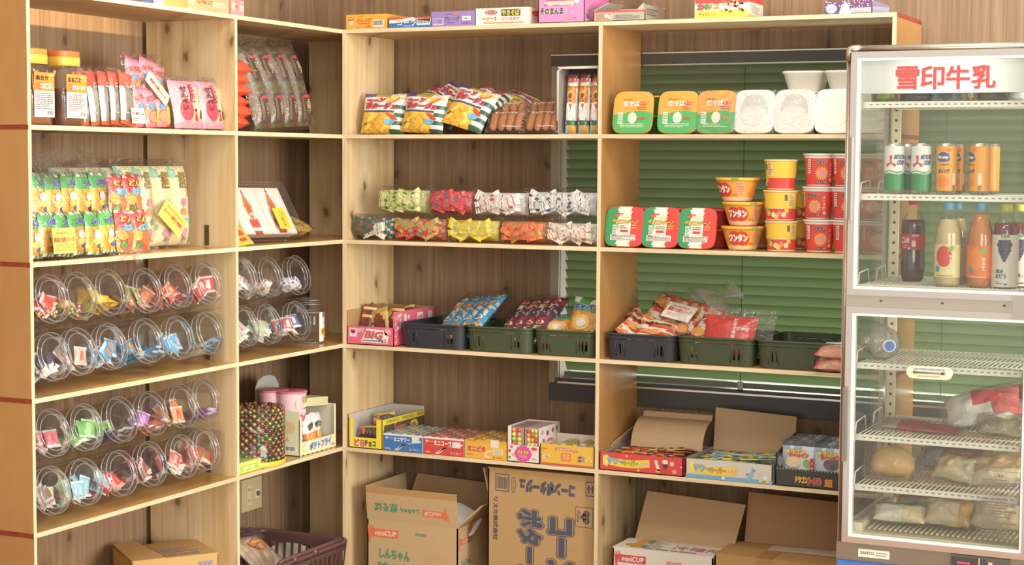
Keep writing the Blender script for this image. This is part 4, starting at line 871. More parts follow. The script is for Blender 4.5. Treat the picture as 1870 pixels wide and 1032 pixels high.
# contents of the baskets
def multi_bag(name, w, h, t, loc, rot, paint, seed, label, extra=None, group=None, cols=4, cat='bag', film=True, nx=22, nz=26, wr=.005):
    """printed packets sealed together in one clear bag"""
    o = empty(name, loc, rot); tag(o, label, cat, group)
    pw = w * .94 / cols
    for i in range(cols):
        b = B(); S = pillow(b, pw * 1.05, h * .93, t * .8, paint, max(6, nx // cols + 2), nz, 'film', seed + i, wr * .6)
        if extra: extra(b, S, pw, h * .93, i)
        b.build('printed_packet', o, loc=(-w * .47 + pw * (i + .5), 0, h * .025))
    if film: clear_bag(w * 1.04, h * 1.05, t * 1.2, seed + 9, wr, 16, 16).build('clear_wrapper', o, loc=(0, 0, -h * .01))
    return o
def p_blue(u, v):
    k = (v * 2) % 1
    if k > .86: return '#3f9ac8' if (u * 6 + v * 20) % 1 > .4 else '#e8ece8'
    if k > .55: return '#5fb3dc'
    n = noise.noise(Vector((u * 4, v * 14, 2)))
    return '#e4713a' if n > .25 else ('#4a9cc8' if n < -.05 else '#d8dfe0')
def ex_blue(b, S, w, h, i):
    for kk in (0, .5):
        b.disc(S, 0, h * (kk + .36), w * .36, h * .05, '#f0f0ea', .003, 14); b.text(S, 'ラムネ', 0, h * (kk + .36), h * .055, '#5a6470', w=w * .5, bold=.06, o=.004); b.disc(S, w * .1, h * (kk + .2), w * .22, h * .05, '#e8b04a', .003, 10); b.disc(S, -w * .15, h * (kk + .14), w * .16, h * .04, '#dc5a3a', .0033, 10)
x, y, z, W = bk[0]
o = multi_bag('candy_bag', .19, .26, .045, (x + .05, y - .10, z), (-1.02, -.12, -.2), p_blue, 51, 'blue bag of fizzy sweets spilling out of the navy basket beside the pink carton', ex_blue); seat(o, z + .012)
def p_purple(u, v):
    k = (v * 2) % 1
    if k > .85: return '#6f2f4a' if (u * 7 + v * 18) % 1 > .35 else '#c8a0a8'
    if k > .5: return '#7a3050' if noise.noise(Vector((u * 5, v * 11, 7))) < .15 else '#c0392f'
    return '#5f3a5a' if noise.noise(Vector((u * 5, v * 16, 4))) < .1 else '#d9b9a0'
def ex_purple(b, S, w, h, i):
    for kk in (0, .5):
        b.disc(S, 0, h * (kk + .42), w * .3, h * .03, '#d83a32', .003, 12); b.disc(S, 0, h * (kk + .34), w * .36, h * .045, '#f2e6da', .003, 14); b.disc(S, 0, h * (kk + .34), w * .22, h * .032, '#d83a32', .0036, 12); b.disc(S, -.004, h * (kk + .2), w * .3, h * .045, '#ead6b8', .003, 12); b.rect(S, -w * .3, w * .3, h * (kk + .25), h * (kk + .275), '#e8b840', .003)
x, y, z, W = bk[1]
o = multi_bag('candy_bag', .18, .26, .045, (x + .035, y - .10, z), (-1.02, -.1, -.2), p_purple, 61, 'purple bag of sweets with heart prints rising from the middle olive basket', ex_purple); seat(o, z + .012)
def p_cabb(u, v):
    if v > .88: return '#e9e4d8' if (u * 8) % 1 > .5 else '#4a9a4a'
    if v > .66: return '#4f9d48'
    if v < .1: return '#d9452f'
    return '#f0a838' if noise.noise(Vector((u * 3, v * 5, 1))) > -.1 else '#e28a28'
def cabb(seed):
    b = B(); S = pillow(b, .13, .15, .05, p_cabb, 14, 16, 'film', seed, .004)
    b.text(S, 'キャベツ', -.005, .118, .024, '#3a4a9a', w=.09, bold=.08, outline='#e8ecf0', ow=.05, o=.003, rot=.1, slant=.2); b.disc(S, -.01, .066, .034, .026, '#f7d070', .003, 16); b.disc(S, -.008, .066, .02, .016, '#f4e8d0', .0036, 14); b.star(S, -.008, .066, .016, .009, 7, '#fbf6ea', .004); b.disc(S, .04, .04, .014, .014, '#4a5a9a', .003, 12); b.disc(S, .04, .044, .009, .008, '#f0c050', .0036, 10)
    return b
x, y, z, W = bk[2]
for dx, dy, rx, ry, rz, sd, lab in ((-.06, -.075, -1.0, .05, .1, 71, 'cabbage crisp bag lying at the left in the basket by the middle panel'), (.022, -.055, -.35, .12, -.1, 72, 'cabbage crisp bag standing upright in the basket against the middle panel'), (.0, .06, -.9, -.2, .2, 73, 'cabbage crisp bag at the back of the basket by the middle panel')):
    o = cabb(sd).build('crisp_bag', loc=(x + dx, y + dy, z), rot=(rx, ry, rz)); tag(o, lab, 'bag', 'cabbage crisp bags'); seat(o, z + .02)
# cutlet snack bag with a tall knotted clear bag
x, y, z, W = bk[3]
def p_katsu(u, v):
    k = (v * 3 + .2 * u) % 1
    if k > .72: return '#d8402f'
    if k > .4: return '#eadcc6'
    return '#e59a4e' if noise.noise(Vector((u * 4, v * 9, 3))) > -.1 else '#c9683a'
o = empty('snack_bag', (x + .045, y - .07, z), (-.85, .16, -.25)); tag(o, 'tall knotted clear bag of white and red cutlet snacks in the right navy basket', 'bag')
for i in range(4):
    b = B(); S = pillow(b, .062, .20, .035, p_katsu, 8, 18, 'film', 80 + i, .004)
    for kk in (.08, .5): b.text(S, 'Big Katsu', 0, .2 * (kk + .16), .010, '#3a2a26', w=.055, bold=.05, o=.004, rot=-.25); b.disc(S, 0, .2 * (kk + .28), .024, .018, '#e8a050', .004, 12)
    b.build('printed_packet', o, loc=(-.096 + .064 * i, 0, 0))
b = B(); S0 = front(-.034, 0, 0); b.rect(S0, -.05, .055, .085, .15, '#efe0d0', .0); b.rect(S0, -.046, .05, .088, .147, '#f4eadf', .0005); b.text(S0, '菓道の太郎シリーズ', .002, .122, .016, '#d8452f', w=.085, bold=.03, o=.001); b.small(S0, -.03, .03, .13, .143, 1, '#e09a80', o=.001); b.small(S0, -.035, .03, .095, .108, 2, '#d8a090', o=.001); b.build('paper_label', o)
clear_bag(.28, .25, .075, 81, .008).build('clear_wrapper', o, loc=(.002, 0, -.01))
b = B(); b.lathe([(.10, -.02), (.075, .02), (.03, .05), (.014, .06), (.02, .07), (.045, .09), (.05, .10)], 'clear_rim', n=20, sy=.4); b.build('knotted_neck', o, loc=(.05, .0, .205), rot=(-.1, .5, 0))
seat(o, z + .012)
for dx, dy, rx, ry, rz, sd, w_, h_, pt, lab in ((-.075, -.085, -1.1, .55, .1, 83, .07, .13, p_katsu, 'white cutlet snack packet curled at the front left of the right navy basket'), (.02, -.1, -.9, .1, -.05, 84, .13, .10, p_katsu, 'orange cutlet snack packet lying at the front of the right navy basket'), (-.05, -.0, -1.0, -.6, .3, 85, .07, .15, p_katsu, 'cutlet snack packet behind the curled one in the right navy basket')):
    b = B(); S = pillow(b, w_, h_, .025, pt, 12, 14, 'film', sd, .006); b.text(S, 'Big Katsu', 0, h_ * .7, .012, '#3a2a26', w=w_ * .7, bold=.05, o=.004); b.disc(S, 0, h_ * .35, w_ * .25, h_ * .12, '#e8a050', .004, 12)
    ob = b.build('snack_packet', loc=(x + dx, y + dy, z), rot=(rx, ry, rz)); tag(ob, lab, 'packet', 'cutlet snack packets'); seat(ob, z + .045)
# red bag and yellow packets in the green basket
x, y, z, W = bk[4]
o = empty('snack_bag', (x + .02, y - .085, z), (-.32, .02, -.05)); tag(o, 'red bag with white lettering and clear top standing in the olive basket', 'bag')
b = B(); S = pillow(b, .17, .125, .035, (lambda u, v: '#cc3530' if v > .45 else '#d8403a'), 16, 14, 'film', 91, .003); b.text(S, '30袋入', .045, .085, .05, '#f3d9cf', vertical=False, w=.016, bold=.02, o=.003, rot=R90); b.text(S, '菓道の味付', .02, .083, .014, '#f3d9cf', w=.065, bold=.02, o=.003, rot=R90); b.rect(S, -.08, .08, .045, .052, '#a82a28', .002, (8, 1)); b.text(S, 'のし', .0, .03, .02, '#3a2826', w=.045, bold=.06, o=.003); b.disc(S, -.05, .028, .018, .012, '#8a3028', .003, 12); b.disc(S, .05, .03, .02, .012, '#e8843a', .003, 12); b.build('printed_bag', o)
b = B(); pillow(b, .23, .15, .012, None, 14, 10, 'clear_film', 92, .004); b.build('clear_wrapper', o, loc=(.03, .0, .0))
seat(o, z + .02)
for i, (dx, rz, lab) in enumerate(((-.075, .3, 'leftmost'), (-.055, .15, 'middle'), (-.035, .05, 'rightmost'))):
    b = B(); pillow(b, .05, .11, .012, (lambda u, v: '#b58a3a' if abs(u) < .5 else '#d8b866'), 6, 10, 'film', 95 + i, .003)
    ob = b.build('yellow_packet', loc=(x + dx, y - .02 + .012 * i, z), rot=(-.7, .4, rz)); tag(ob, '%s of three thin yellow packets leaning beside the red bag' % lab, 'packet', 'yellow packets in the olive basket'); seat(ob, z + .012)
for k, (py, lab) in enumerate(((.0, 'lower pink and white packet at the fridge edge of the empty basket'), (.036, 'upper pink and white packet at the fridge edge of the empty basket'))):
    xx = RX(1522, ZS[3] + .03, .02); b = B(); S = pillow(b, .14, .075, .04, (lambda u, v: '#d8486a' if (v > .75 or u < -.75) else ('#e9e0d8' if v > .4 else '#c98a6a')), 12, 10, 'film', 98 + k, .004); b.disc(S, -.02, .045, .03, .012, '#f0ece4', .003, 12); b.rect(S, -.05, .0, .05, .06, '#9ab4d8', .003)
    ob = b.build('snack_packet', loc=(xx + .02, -.012, z), rot=(-1.15, 0, .1 - .1 * k)); tag(ob, lab, 'packet', 'pink packets beside the fridge'); seat(ob, ZS[3] + .0 + py)

# ================================================================== fourth row right, left bay
x, y, z, W = putR(637, 698, 4, .006, .29); H = .098
o = empty('snack_carton', (x, y, z)); tag(o, 'yellow and brown open carton of small cakes at the left end of the fourth shelf', 'box')
b = B(); t = .0022; d = .29
b.box(-W / 2, W / 2, -d / 2, d / 2, 0, t, 'paper', '#c9c2b6'); 
for (u0, u1, v0, v1) in ((-W / 2, W / 2, 0, H * .36), (-W / 2, -W / 2 + .017, H * .36, H), (W / 2 - .022, W / 2, H * .36, H)): b.box(u0, u1, -d / 2, -d / 2 + t, v0, v1, 'paper', '#f2dc3c', faces={'back': '#c9c2b6'})
b.box(-W / 2, -W / 2 + t, -d / 2, d / 2, 0, H + .012, 'paper', '#c9c2b6'); b.box(W / 2 - t, W / 2, -d / 2, d / 2, 0, H, 'paper', '#5a4434', faces={'left': '#c9c2b6', 'front': '#f2dc3c'}); b.box(-W / 2, W / 2, d / 2 - t, d / 2, 0, H + .012, 'paper', '#c9c2b6')
F = front(-d / 2, -W / 2, 0); b.text(F, 'どら', W * .33, H * .18, H * .24, '#e0523c', w=W * .3, bold=.07, outline='#fff3e0', ow=.05); b.text(F, 'チョコ', W * .64, H * .18, H * .2, '#4a3a30', w=W * .33, bold=.05)
R_ = plane((W / 2, -d / 2, 0), (0, 1, 0), (0, 0, 1)); b.rect(R_, 0, d, H * .8, H, '#f2dc3c'); b.rect(R_, 0, .01, 0, H, '#f2dc3c', .0009); b.text(R_, 'DORACHOCO', .07, H * .9, H * .12, '#7a6a2a', w=.09); b.text(R_, 'DORACHOCO', .175, H * .9, H * .12, '#7a6a2a', w=.09); b.text(R_, 'DORACHOCO', .262, H * .9, H * .12, '#7a6a2a', w=.05); b.rect(R_, .08, .16, H * .5, H * .68, '#d8484a'); b.small(R_, .085, .155, H * .53, H * .66, 1, '#f6d8d0', o=.0014); b.disc(R_, .215, H * .56, .03, H * .2, '#e8c64a'); b.text(R_, '餡', .215, H * .56, H * .22, '#4a3426', o=.0016)
b.build('display_carton', o)
for k, (dx, dy, ry, lab) in enumerate(((-.012, -.11, -.12, 'wrapped chocolate cake at the front of the yellow carton window'), (.02, -.08, .1, 'wrapped chocolate cake behind the front one in the yellow carton'), (.0, -.03, -.2, 'wrapped chocolate cake deeper inside the yellow carton'))):
    b = B(); S = pillow(b, .085, .05, .03, (lambda u, v: '#5a3a28' if v < .78 else '#d8b84a'), 10, 8, 'film', 110 + k, .004); b.text(S, 'どら', -.018, .024, .018, '#e0483a', w=.03, bold=.08, outline='#f2ded0', o=.004); b.text(S, 'チョコ', .018, .022, .013, '#2e2420', w=.028, bold=.05, outline='#d8c8b8', o=.004)
    ob = b.build('wrapped_cake', loc=(x + dx, y + dy, z + .02), rot=(-.5, ry, 0)); tag(ob, lab, 'cake', 'chocolate cakes in the yellow carton'); seat(ob, z + .0025 + .012 * (k + 1) * 1.3)
def ramune_box(p0, p1, ptop, pbot, col, edge, top, txt, label, seed, cc, extra):
    x, y, z, W = putR(p0, p1, 4, .006, .19); H = HZ(ptop, x, .006) - z; d = .19
    o = empty('sweets_box', (x, y, z), (0, 0, 0)); tag(o, label, 'box', 'small boxes of fizzy tablets on the fourth shelf')
    b = B(); b.box(-W / 2, W / 2, -d / 2, d / 2, 0, H * .86, 'paper', col, faces={'top': top, 'right': edge, 'left': edge}); F = front(-d / 2, -W / 2, 0)
    b.rect(F, 0, W, H * .80, H * .9, edge, .0004) if edge != col else None
    extra(b, F, W, H); b.build('carton', o)
    b = B()
    for i in range(5):
        for j in range(7):
            b.T = rotT(0, 0, 0, (-W / 2 + W * (i + .5) / 5, -d / 2 + d * (j + .5) / 7, H * .86)); b.lathe([(.0125, 0), (.012, .004), (.009, .006), (.001, .0066)], 'print', cc[(i + j) % len(cc)], 10)
    b.build('tablet_row', o)
    b = B(); b.box(-W / 2, W / 2, -d / 2, d / 2, H * .86, H, 'clear_plastic'); b.build('clear_lid', o)
def swoosh(b, F, W, H):
    for k in (0, .05): b.poly(F, [(W * (.28 + k), H * .05), (W * (.34 + k), H * .05), (W * .55, H * .36), (W * .97, H * (.60 - k)), (W * .97, H * (.64 - k)), (W * .5, H * .38)], '#f4eee6', .001)
def ex1(b, F, W, H):
    swoosh(b, F, W, H); b.star(F, W * .09, H * .68, W * .04, W * .017, 5, '#f4eee6'); b.text(F, 'ミニサワー', W * .48, H * .62, H * .22, '#f4eee6', w=W * .4, bold=.05); b.text(F, 'オリオン', W * .2, H * .66, H * .08, '#f4eee6'); b.rect(F, W * .74, W * .93, H * .5, H * .85, '#e8e0d2', .0013); b.small(F, W * .05, W * .2, H * .08, H * .16, 1, '#dfe6ee'); b.text(F, 'オリオン', W * .8, H * .14, H * .1, '#f4eee6', w=W * .26)
def ex2(b, F, W, H):
    swoosh(b, F, W, H); b.star(F, W * .08, H * .68, W * .04, W * .017, 5, '#f4eee6'); b.text(F, 'ミニコーラ', W * .48, H * .6, H * .24, '#f4eee6', w=W * .42, bold=.05); b.rect(F, W * .72, W * .92, H * .42, H * .72, '#efe6da', .0016); b.text(F, 'オリオン', W * .2, H * .66, H * .08, '#f4eee6'); b.small(F, W * .05, W * .2, H * .08, H * .16, 1, '#f3d8d0'); b.text(F, 'オリオン', W * .8, H * .14, H * .1, '#f4eee6', w=W * .26)
def ex3(b, F, W, H):
    b.text(F, 'ミニビタ', W * .29, H * .48, H * .26, '#d8452f', w=W * .42, bold=.09, outline='#fff0d8', ow=.05); b.text(F, 'C', W * .55, H * .24, H * .36, '#fff0d8', bold=.02, slant=.3); b.rect(F, W * .62, W * .82, H * .58, H * .95, '#efe2cc', .0012); b.rect(F, W * .67, W * .91, H * .24, H * .54, '#efe2cc'); b.rect(F, W * .69, W * .89, H * .27, H * .51, '#d8c4a0', .001); b.text(F, 'オリオン', W * .18, H * .86, H * .09, '#c0602a'); b.small(F, W * .05, W * .2, H * .14, H * .22, 1, '#b5702a'); b.text(F, 'オリオン', W * .8, H * .1, H * .1, '#8a5a2a', w=W * .26)
ramune_box(700, 771, 790, 827, '#3a74b4', '#e6ecf0', '#8a9098', 'ミニサワー', 'small blue box of fizzy tablets on the fourth shelf beside the yellow carton', 1, ['#b8b49a', '#9aa0a0', '#c8c4a8'], ex1)
ramune_box(773.5, 847, 796, 833, '#d8403a', '#f0e6de', '#b06a58', 'ミニコーラ', 'small red box of fizzy tablets on the fourth shelf between the blue and orange boxes', 2, ['#c8705a', '#b86450', '#d89a80'], ex2)
ramune_box(849, 925, 801, 840, '#f0b432', '#e9a92e', '#d8a04a', 'ミニビタ', 'small orange box of vitamin tablets on the fourth shelf right of the red box', 3, ['#e0a23a', '#c98a2e', '#e8b860'], ex3)
# pink-white box of bead sweets with blister windows
x, y, z, W = putR(926, 985, 4, .006, .16); H = HZ(780, x, .006) - z; d = .16
o = empty('sweets_box', (x, y, z)); tag(o, 'pink-white open box with blister packs of round sweets on the fourth shelf', 'box')
b, F, R_ = open_box(W, d, H * .48, H, H * 1.0, '#f2e2dc', '#e4d6ce'); b.box(-W / 2, -W / 2 + .014, -d / 2, -d / 2 + .002, H * .48, H, 'paper', '#f2e2dc'); b.disc(F, W * .5, H * .24, W * .27, H * .16, '#e2559a'); b.star(F, W * .5, H * .24, W * .27, W * .22, 16, '#e2559a', .0009); b.text(F, 'プチプチ', W * .5, H * .28, H * .1, '#f6dc4a', w=W * .34, bold=.07, outline='#a82a6a', o=.0016); b.text(F, 'うらない', W * .5, H * .17, H * .07, '#f6e6ea', w=W * .24, o=.0016); b.text(F, '30入', W * .86, H * .12, H * .07, '#8a7a74'); b.disc(F, W * .84, H * .4, W * .1, H * .05, '#dc5a52')
for a, c, q in ((.08, .3, '#c2403a'), (.08, .12, '#6aa04a'), (.2, .2, '#e8b85a'), (.14, .42, '#e2559a')): b.disc(F, W * a, H * c, W * .045, H * .04, q, .001, 12)
b.disc(R_, .08, H * .3, .05, H * .34, '#e2559a'); b.text(R_, 'プチプチ', .08, H * .38, H * .12, '#f6dc4a', w=.07, bold=.06, outline='#a82a6a', o=.0016); b.text(R_, 'うらない', .085, H * .2, H * .12, '#f4e4ea', w=.08, o=.0016)
for a, c, q in ((.03, .6, '#c2403a'), (.06, .8, '#6a3a3a'), (.1, .84, '#d8503a'), (.13, .86, '#6aa04a'), (.13, .5, '#c2403a'), (.02, .85, '#e0a0b0')): b.disc(R_, a, H * c, .008, H * .07, q, .001, 12)
b.build('display_carton', o)
for k in range(2):
    b = B(); b.box(-.024, .024, -.07, .072, H * .1, H * .97, 'plastic', '#c9b2aa' if k else '#a88a84'); 
    for i in range(2 + k):
        for j in range(4):
            b.T = rotT(R90, 0, 0, (-.012 + .012 * i * (1.6 - .5 * k), -.0705, H * (.5 + .13 * j))); b.lathe([(.0075, 0), (.007, .003), (.004, .0055), (.0005, .006)], 'liquid', ('#e0483a', '#a8cc4a', '#f0d04a', '#ee9a5a')[(i + j + k) % 4], 12)
    b.T = Matrix(); b.build('blister_pack', o, loc=(-.026 + .052 * k, 0, 0))
# yellow box of snack sausages
x, y, z, W = putR(986.5, 1085, 4, .006, .13); H = HZ(814, x, .006) - z
o = empty('snack_carton', (x, y, z)); tag(o, 'low yellow open box of little sausages on the fourth shelf against the middle panel', 'box')
b, F, R_ = open_box(W, .13, H, H, H * 1.25, '#f0bb3e', '#d8ccb8'); b.rect(F, 0, W, 0, H * .1, '#c9604a'); b.poly(F, [(W * .26, H * .72), (W * .3, H * .9), (W * .68, H * .84), (W * .72, H * .68), (W * .66, H * .7), (W * .32, H * .76)], '#d88a62'); b.text(F, 'おやつカルパス', W * .49, H * .79, H * .12, '#fff0d8', w=W * .34, bold=.04, o=.0014); b.rect(F, W * .39, W * .57, H * .25, H * .62, '#e8703a'); b.small(F, W * .41, W * .55, H * .3, H * .58, 3, '#f6d8b0', o=.0012); b.poly(F, [(W * .04, H * .3), (W * .17, H * .34), (W * .18, H * .5), (W * .05, H * .46)], '#f4e6d0'); b.text(F, '50個', W * .11, H * .4, H * .12, '#d8502f', o=.0012)
for i in range(8): b.disc(F, W * (.72 + .03 * (i % 4)), H * (.3 + .16 * (i // 4) + .03 * (i % 2)), W * .022, H * .07, ('#d8504a', '#5a9a5a', '#e89ab0', '#8fb0d0')[i % 4], .001, 8)
for i in range(3): b.star(F, W * (.86 + .04 * i), H * (.35 + .13 * (i % 2)), W * .035, W * .015, 5, '#f6dc6a', .001)
b.text(F, 'おやつ', W * .09, H * .78, H * .1, '#b5602a'); b.build('display_carton', o)
b0 = packet(.022, .07, .014, '#c8b06a', '#e6d8a8', '#9a8a4a', 3)[0]; st = None
for i in range(9):
    l = (x - W * .35 + W * .7 * i / 8, y - .005 + .01 * (i % 3), z); r = (-1.35, .2 * (i % 3 - 1), rnd.uniform(-.6, .6))
    if st is None: st = b0.build('sausage_stick', loc=l, rot=r); tag(st, 'wrapped sausage stick heaped in the low yellow box by the middle panel', 'snack', 'sausage sticks in the yellow box'); ob = st
    else: ob = dup(st, l, r)
    seat(ob, z + H - .022 + .003 * (i % 3))

# ================================================================== fourth row right, right bay
def ribbon(b, F, W, H, c1):
    pts = []; n = 14
    up = [(W * (.06 + .54 * i / n), H * (.78 - .12 * math.sin(PI * i / n) + (.06 if i < 2 else 0))) for i in range(n + 1)]; dn = [(W * (.08 + .53 * (n - i) / n), H * (.34 - .12 * math.sin(PI * (n - i) / n))) for i in range(n + 1)]
    b.poly(F, up + dn, '#f3d64a', .0008); b.poly(F, [(W * .04, H * .3), (W * .1, H * .22), (W * .1, H * .86), (W * .04, H * .84)], '#f6e070', .001)
    b.text(F, 'サワー', W * .19, H * .55, H * .34, '#8fc0dc', w=W * .19, bold=.06, outline='#4a5a70', ow=.04, rot=-.06); b.text(F, 'ペーパー', W * .37, H * .5, H * .32, c1, w=W * .2, bold=.06, outline='#5a4a20', ow=.04); b.text(F, 'キャンディ', W * .54, H * .52, H * .17, '#fff0dc', w=W * .13, bold=.05, outline='#d8452f', ow=.08, rot=.06)
def sour_box(p0, p1, pt, col, inner, c1, label, d=.25):
    x, y, z, W = putR(p0, p1, 4, .004, d); H = HZ(pt, x - W * .4, .004) - z
    o = empty('snack_carton', (x, y, z)); tag(o, label, 'box')
    b, F, R_ = open_box(W, d, H, H, H, col, inner); ribbon(b, F, W, H, c1); return o, b, F, R_, x, y, z, W, H
o, b, F, R_, x, y, z, W, H = sour_box(1095, 1247, 826, '#e2463f', '#a89a8a', '#b8b83a', 'red sour paper sweets box with brown lid folded back, next to the middle panel')
for a, c, r, q in ((.33, .86, .014, '#f0a8a0'), (.47, .14, .016, '#f2b84a'), (.87, .64, .025, '#f4d8c8'), (.9, .22, .024, '#f0a8a0'), (.98, .5, .01, '#f4c8b8')): b.disc(F, W * a, H * c, W * r, W * r, q)
b.poly(F, [(W * .66, H * .78), (W * .69, H * .8), (W * .735, H * .2), (W * .69, H * .22)], '#f2e4cc'); b.disc(F, W * .79, H * .5, W * .03, H * .14, '#4a3a34'); b.disc(F, W * .79, H * .72, W * .035, H * .12, '#f2e8da', .001); b.disc(F, W * .78, H * .25, W * .035, H * .13, '#c8402f'); b.disc(F, W * .705, H * .2, W * .03, H * .1, '#f0b04a')
b.quad((-W / 2, -.03, H), (-W / 2, .125, H), (-W / 2 + .02, .125, H + .05), (-W / 2 + .004, -.03, H + .012), 'card', '#c9b296', th=.002); b.build('display_carton', o)
b = B(); n = 8
V = [(xx, .122 - .10 * math.cos(k / n * 1.45) + .0, H + .085 * math.sin(k / n * 1.45) - .0) for k in range(n + 1) for xx in (-W / 2 + .045, W / 2 + .01)]
b.add(V, [(2 * k, 2 * k + 1, 2 * k + 3, 2 * k + 2) for k in range(n)], 'card', '#c0a078', True); b.quad((-W / 2 + .05, .112, H + .083), (W / 2 + .008, .112, H + .083), (W / 2 + .008, .124, H + .1), (-W / 2 + .05, .124, H + .1), 'card', '#c4a47c', th=.002); b.build('folded_lid', o)
def strips(x, y, z, W, H, cols, label, grp):
    st = []; 
    for i in range(9):
        k = i % 3
        rr = Matrix(((0, 0, 1), (-1, 0, 0), (0, -1, 0))).to_4x4(); tilt = rnd.uniform(-.06, .1)
        rot = (Matrix.Rotation(rnd.uniform(-.13, .13), 4, 'Z') @ Matrix.Rotation(-tilt, 4, 'Y') @ rr).to_euler(); LL = W * .84
        b, S = packet(.03, LL, .008, cols[k][0], cols[k][1], cols[k][2], i + 5, n=6)
        for q in range(6): b.disc(S, 0, LL * (.12 + .14 * q), .008, .009, cols[(k + 1 + q) % 3][(q) % 3], .002, 8)
        ob = b.build('sweet_strip', loc=(x - LL / 2 + rnd.uniform(-.03, .03) * W, y - .085 + .017 * i, z), rot=rot); tag(ob, label, 'sweet', grp); seat(ob, z + H * (.70 + .03 * (i % 4)))
strips(x, y, z, W, H, (('#d8403a', '#f0d04a', '#8a2a28'), ('#7a2a28', '#d8403a', '#f0e0d0'), ('#e8c840', '#d8403a', '#5a3a30')), 'red and yellow sour paper strip lying in the red box', 'sour strips in the red box')
o, b, F, R_, x, y, z, W, H = sour_box(1252, 1410, 838, '#d9d2c4', '#b0a494', '#e8a03a', 'grey and blue sour paper sweets box with tall brown lid raised at the back')
b.rect(F, 0, W, 0, H * .2, '#7ab0d4', .0004)
for a, c, r, q in ((.24, .88, .013, '#f3dc6a'), (.56, .84, .015, '#f3dc6a'), (.44, .12, .02, '#e6ecec'), (.92, .3, .022, '#e6ecec'), (.86, .5, .012, '#9ac4dc'), (.9, .62, .008, '#9ac4dc'), (.82, .68, .008, '#9ac4dc')): b.disc(F, W * a, H * c, W * r, W * r, q)
b.poly(F, [(W * .70, H * .12), (W * .76, H * .1), (W * .80, H * .62), (W * .785, H * .8), (W * .765, H * .8), (W * .76, H * .62)], '#86c0dc', .001); b.disc(F, W * .79, H * .64, W * .016, H * .06, '#e0703a', .0012); b.disc(F, W * .715, H * .42, W * .016, H * .06, '#e0703a', .0012); b.rect(F, W * .85, W * .97, H * .06, H * .2, '#e6dc8a', .001); b.text(F, '36個入', W * .91, H * .13, H * .1, '#6a6a4a', o=.0015)
b.build('display_carton', o)
lid_h = HZ(752, x, .24) - z - H
b = B(); b.quad((-W / 2 + .006, .115, H - .01), (W / 2 - .002, .115, H - .01), (W / 2 - .008, .15, H + lid_h - .012), (-W / 2 - .0, .15, H + lid_h), 'card', '#c6a47a', th=.0025); b.build('raised_lid', o)
strips(x, y, z, W, H, (('#6ab0d8', '#e8d85a', '#dfe8e8'), ('#d8dfe0', '#6ab0d8', '#e8c840'), ('#e8d450', '#5aa8d4', '#4a6a80')), 'blue and yellow sour paper strip lying in the grey and blue box', 'sour strips in the blue box')
# black box of upright card packets
x, y, z, W = putR(1416, 1546, 4, .002, .2); H = HZ(827, x - W / 2, .002) - z
o = empty('snack_carton', (x, y, z)); tag(o, 'black display box full of upright foil card packets beside the fridge', 'box')
b, F, R_ = open_box(W, .2, H * .55, H * 1.0, H * 1.0, '#3c3735', '#6a625c', hs_back=H * 1.35); b.box(-W / 2, -W / 2 + .02, -.1, -.098, H * .55, H, 'paper', '#3c3735')
b.text(F, 'ドラゴン', W * .37, H * .24, H * .2, '#f0c23a', w=W * .17, bold=.09, outline='#8a2a20'); b.text(F, 'ボールマン', W * .55, H * .22, H * .22, '#d8352f', w=W * .2, bold=.1, outline='#e8d8c8'); b.text(F, '超', W * .75, H * .2, H * .24, '#e8903a', bold=.05); 
for i in range(22): b.disc(F, W * (.02 + .045 * i), H * .53, .0018, .0014, '#d8d0c8', .001, 6)
b.poly(F, [(W * .03, H * .68), (W * .06, H * .6), (W * .1, H * .66), (W * .1, H * .85), (W * .06, H * .95), (W * .03, H * .84)], '#7a7a80', .001); b.build('display_carton', o)
def p_card(u, v):
    if v > .93: return '#3a3634'
    if v > .75: return '#d8dce0' if noise.noise(Vector((u * 3, v * 4, 1))) > 0 else '#8fb0cc'
    return '#b8c4cc' if u < 0 else '#d0d4d0'
st = [];
for r_ in range(9):
    for c_ in range(2):
        col = c_
        b = B(); S = pillow(b, W * .46, H * 1.32, .016, p_card if r_ == 0 else (lambda u, v: '#2e2a2a' if v > .86 else ('#b8483a' if (u * 4 + v * 3) % 1 > .6 else '#5a5a5e')), 8, 10, 'film', 120 + r_ * 2 + c_, .002)
        if r_ == 0:
            b.text(S, 'ドラゴン', -.006, H * 1.02, H * .16, '#f0d04a', w=W * .26, bold=.09, outline='#9a3a28', o=.003); b.text(S, 'ボールマン', .004, H * .92, H * .15, '#d8352f', w=W * .28, bold=.09, outline='#e8d8b0', o=.003); b.disc(S, -.012 + .02 * c_, H * .7, W * .12, H * .17, '#e8c8a0' if c_ == 0 else '#6a5a58', .003, 14); b.disc(S, .03, H * .68, W * .05, H * .12, '#7aa84a' if c_ == 0 else '#c8c4bc', .003, 12)
        ob = b.build('card_packet', loc=(x - W * .22 + W * .45 * c_, y - .083 + .019 * r_, z), rot=(-.12, .0, 0)); seat(ob, z + .0024)
        tag(ob, 'front %s foil card packet behind the black box edge' % ('left', 'right')[c_] if r_ == 0 else 'dark foil card packet in the packed %s row of the black box' % ('left', 'right')[c_], 'packet', 'foil card packets in the black box')
b = B(); b.box(-.006, .006, -.0, .001, H * .4, H * 1.25, 'paper', '#c83a34')
for i in range(5): b.disc(front(0, 0, 0), 0, H * (.5 + .15 * i), .003, .003, '#e8c04a', .001, 8)
ob = b.build('red_divider_strip', loc=(x - W * .005, y - .0955, z), rot=(-.06, 0, 0)); tag(ob, 'red dotted card strip standing between the front foil packets', 'strip'); seat(ob, z + .0024)

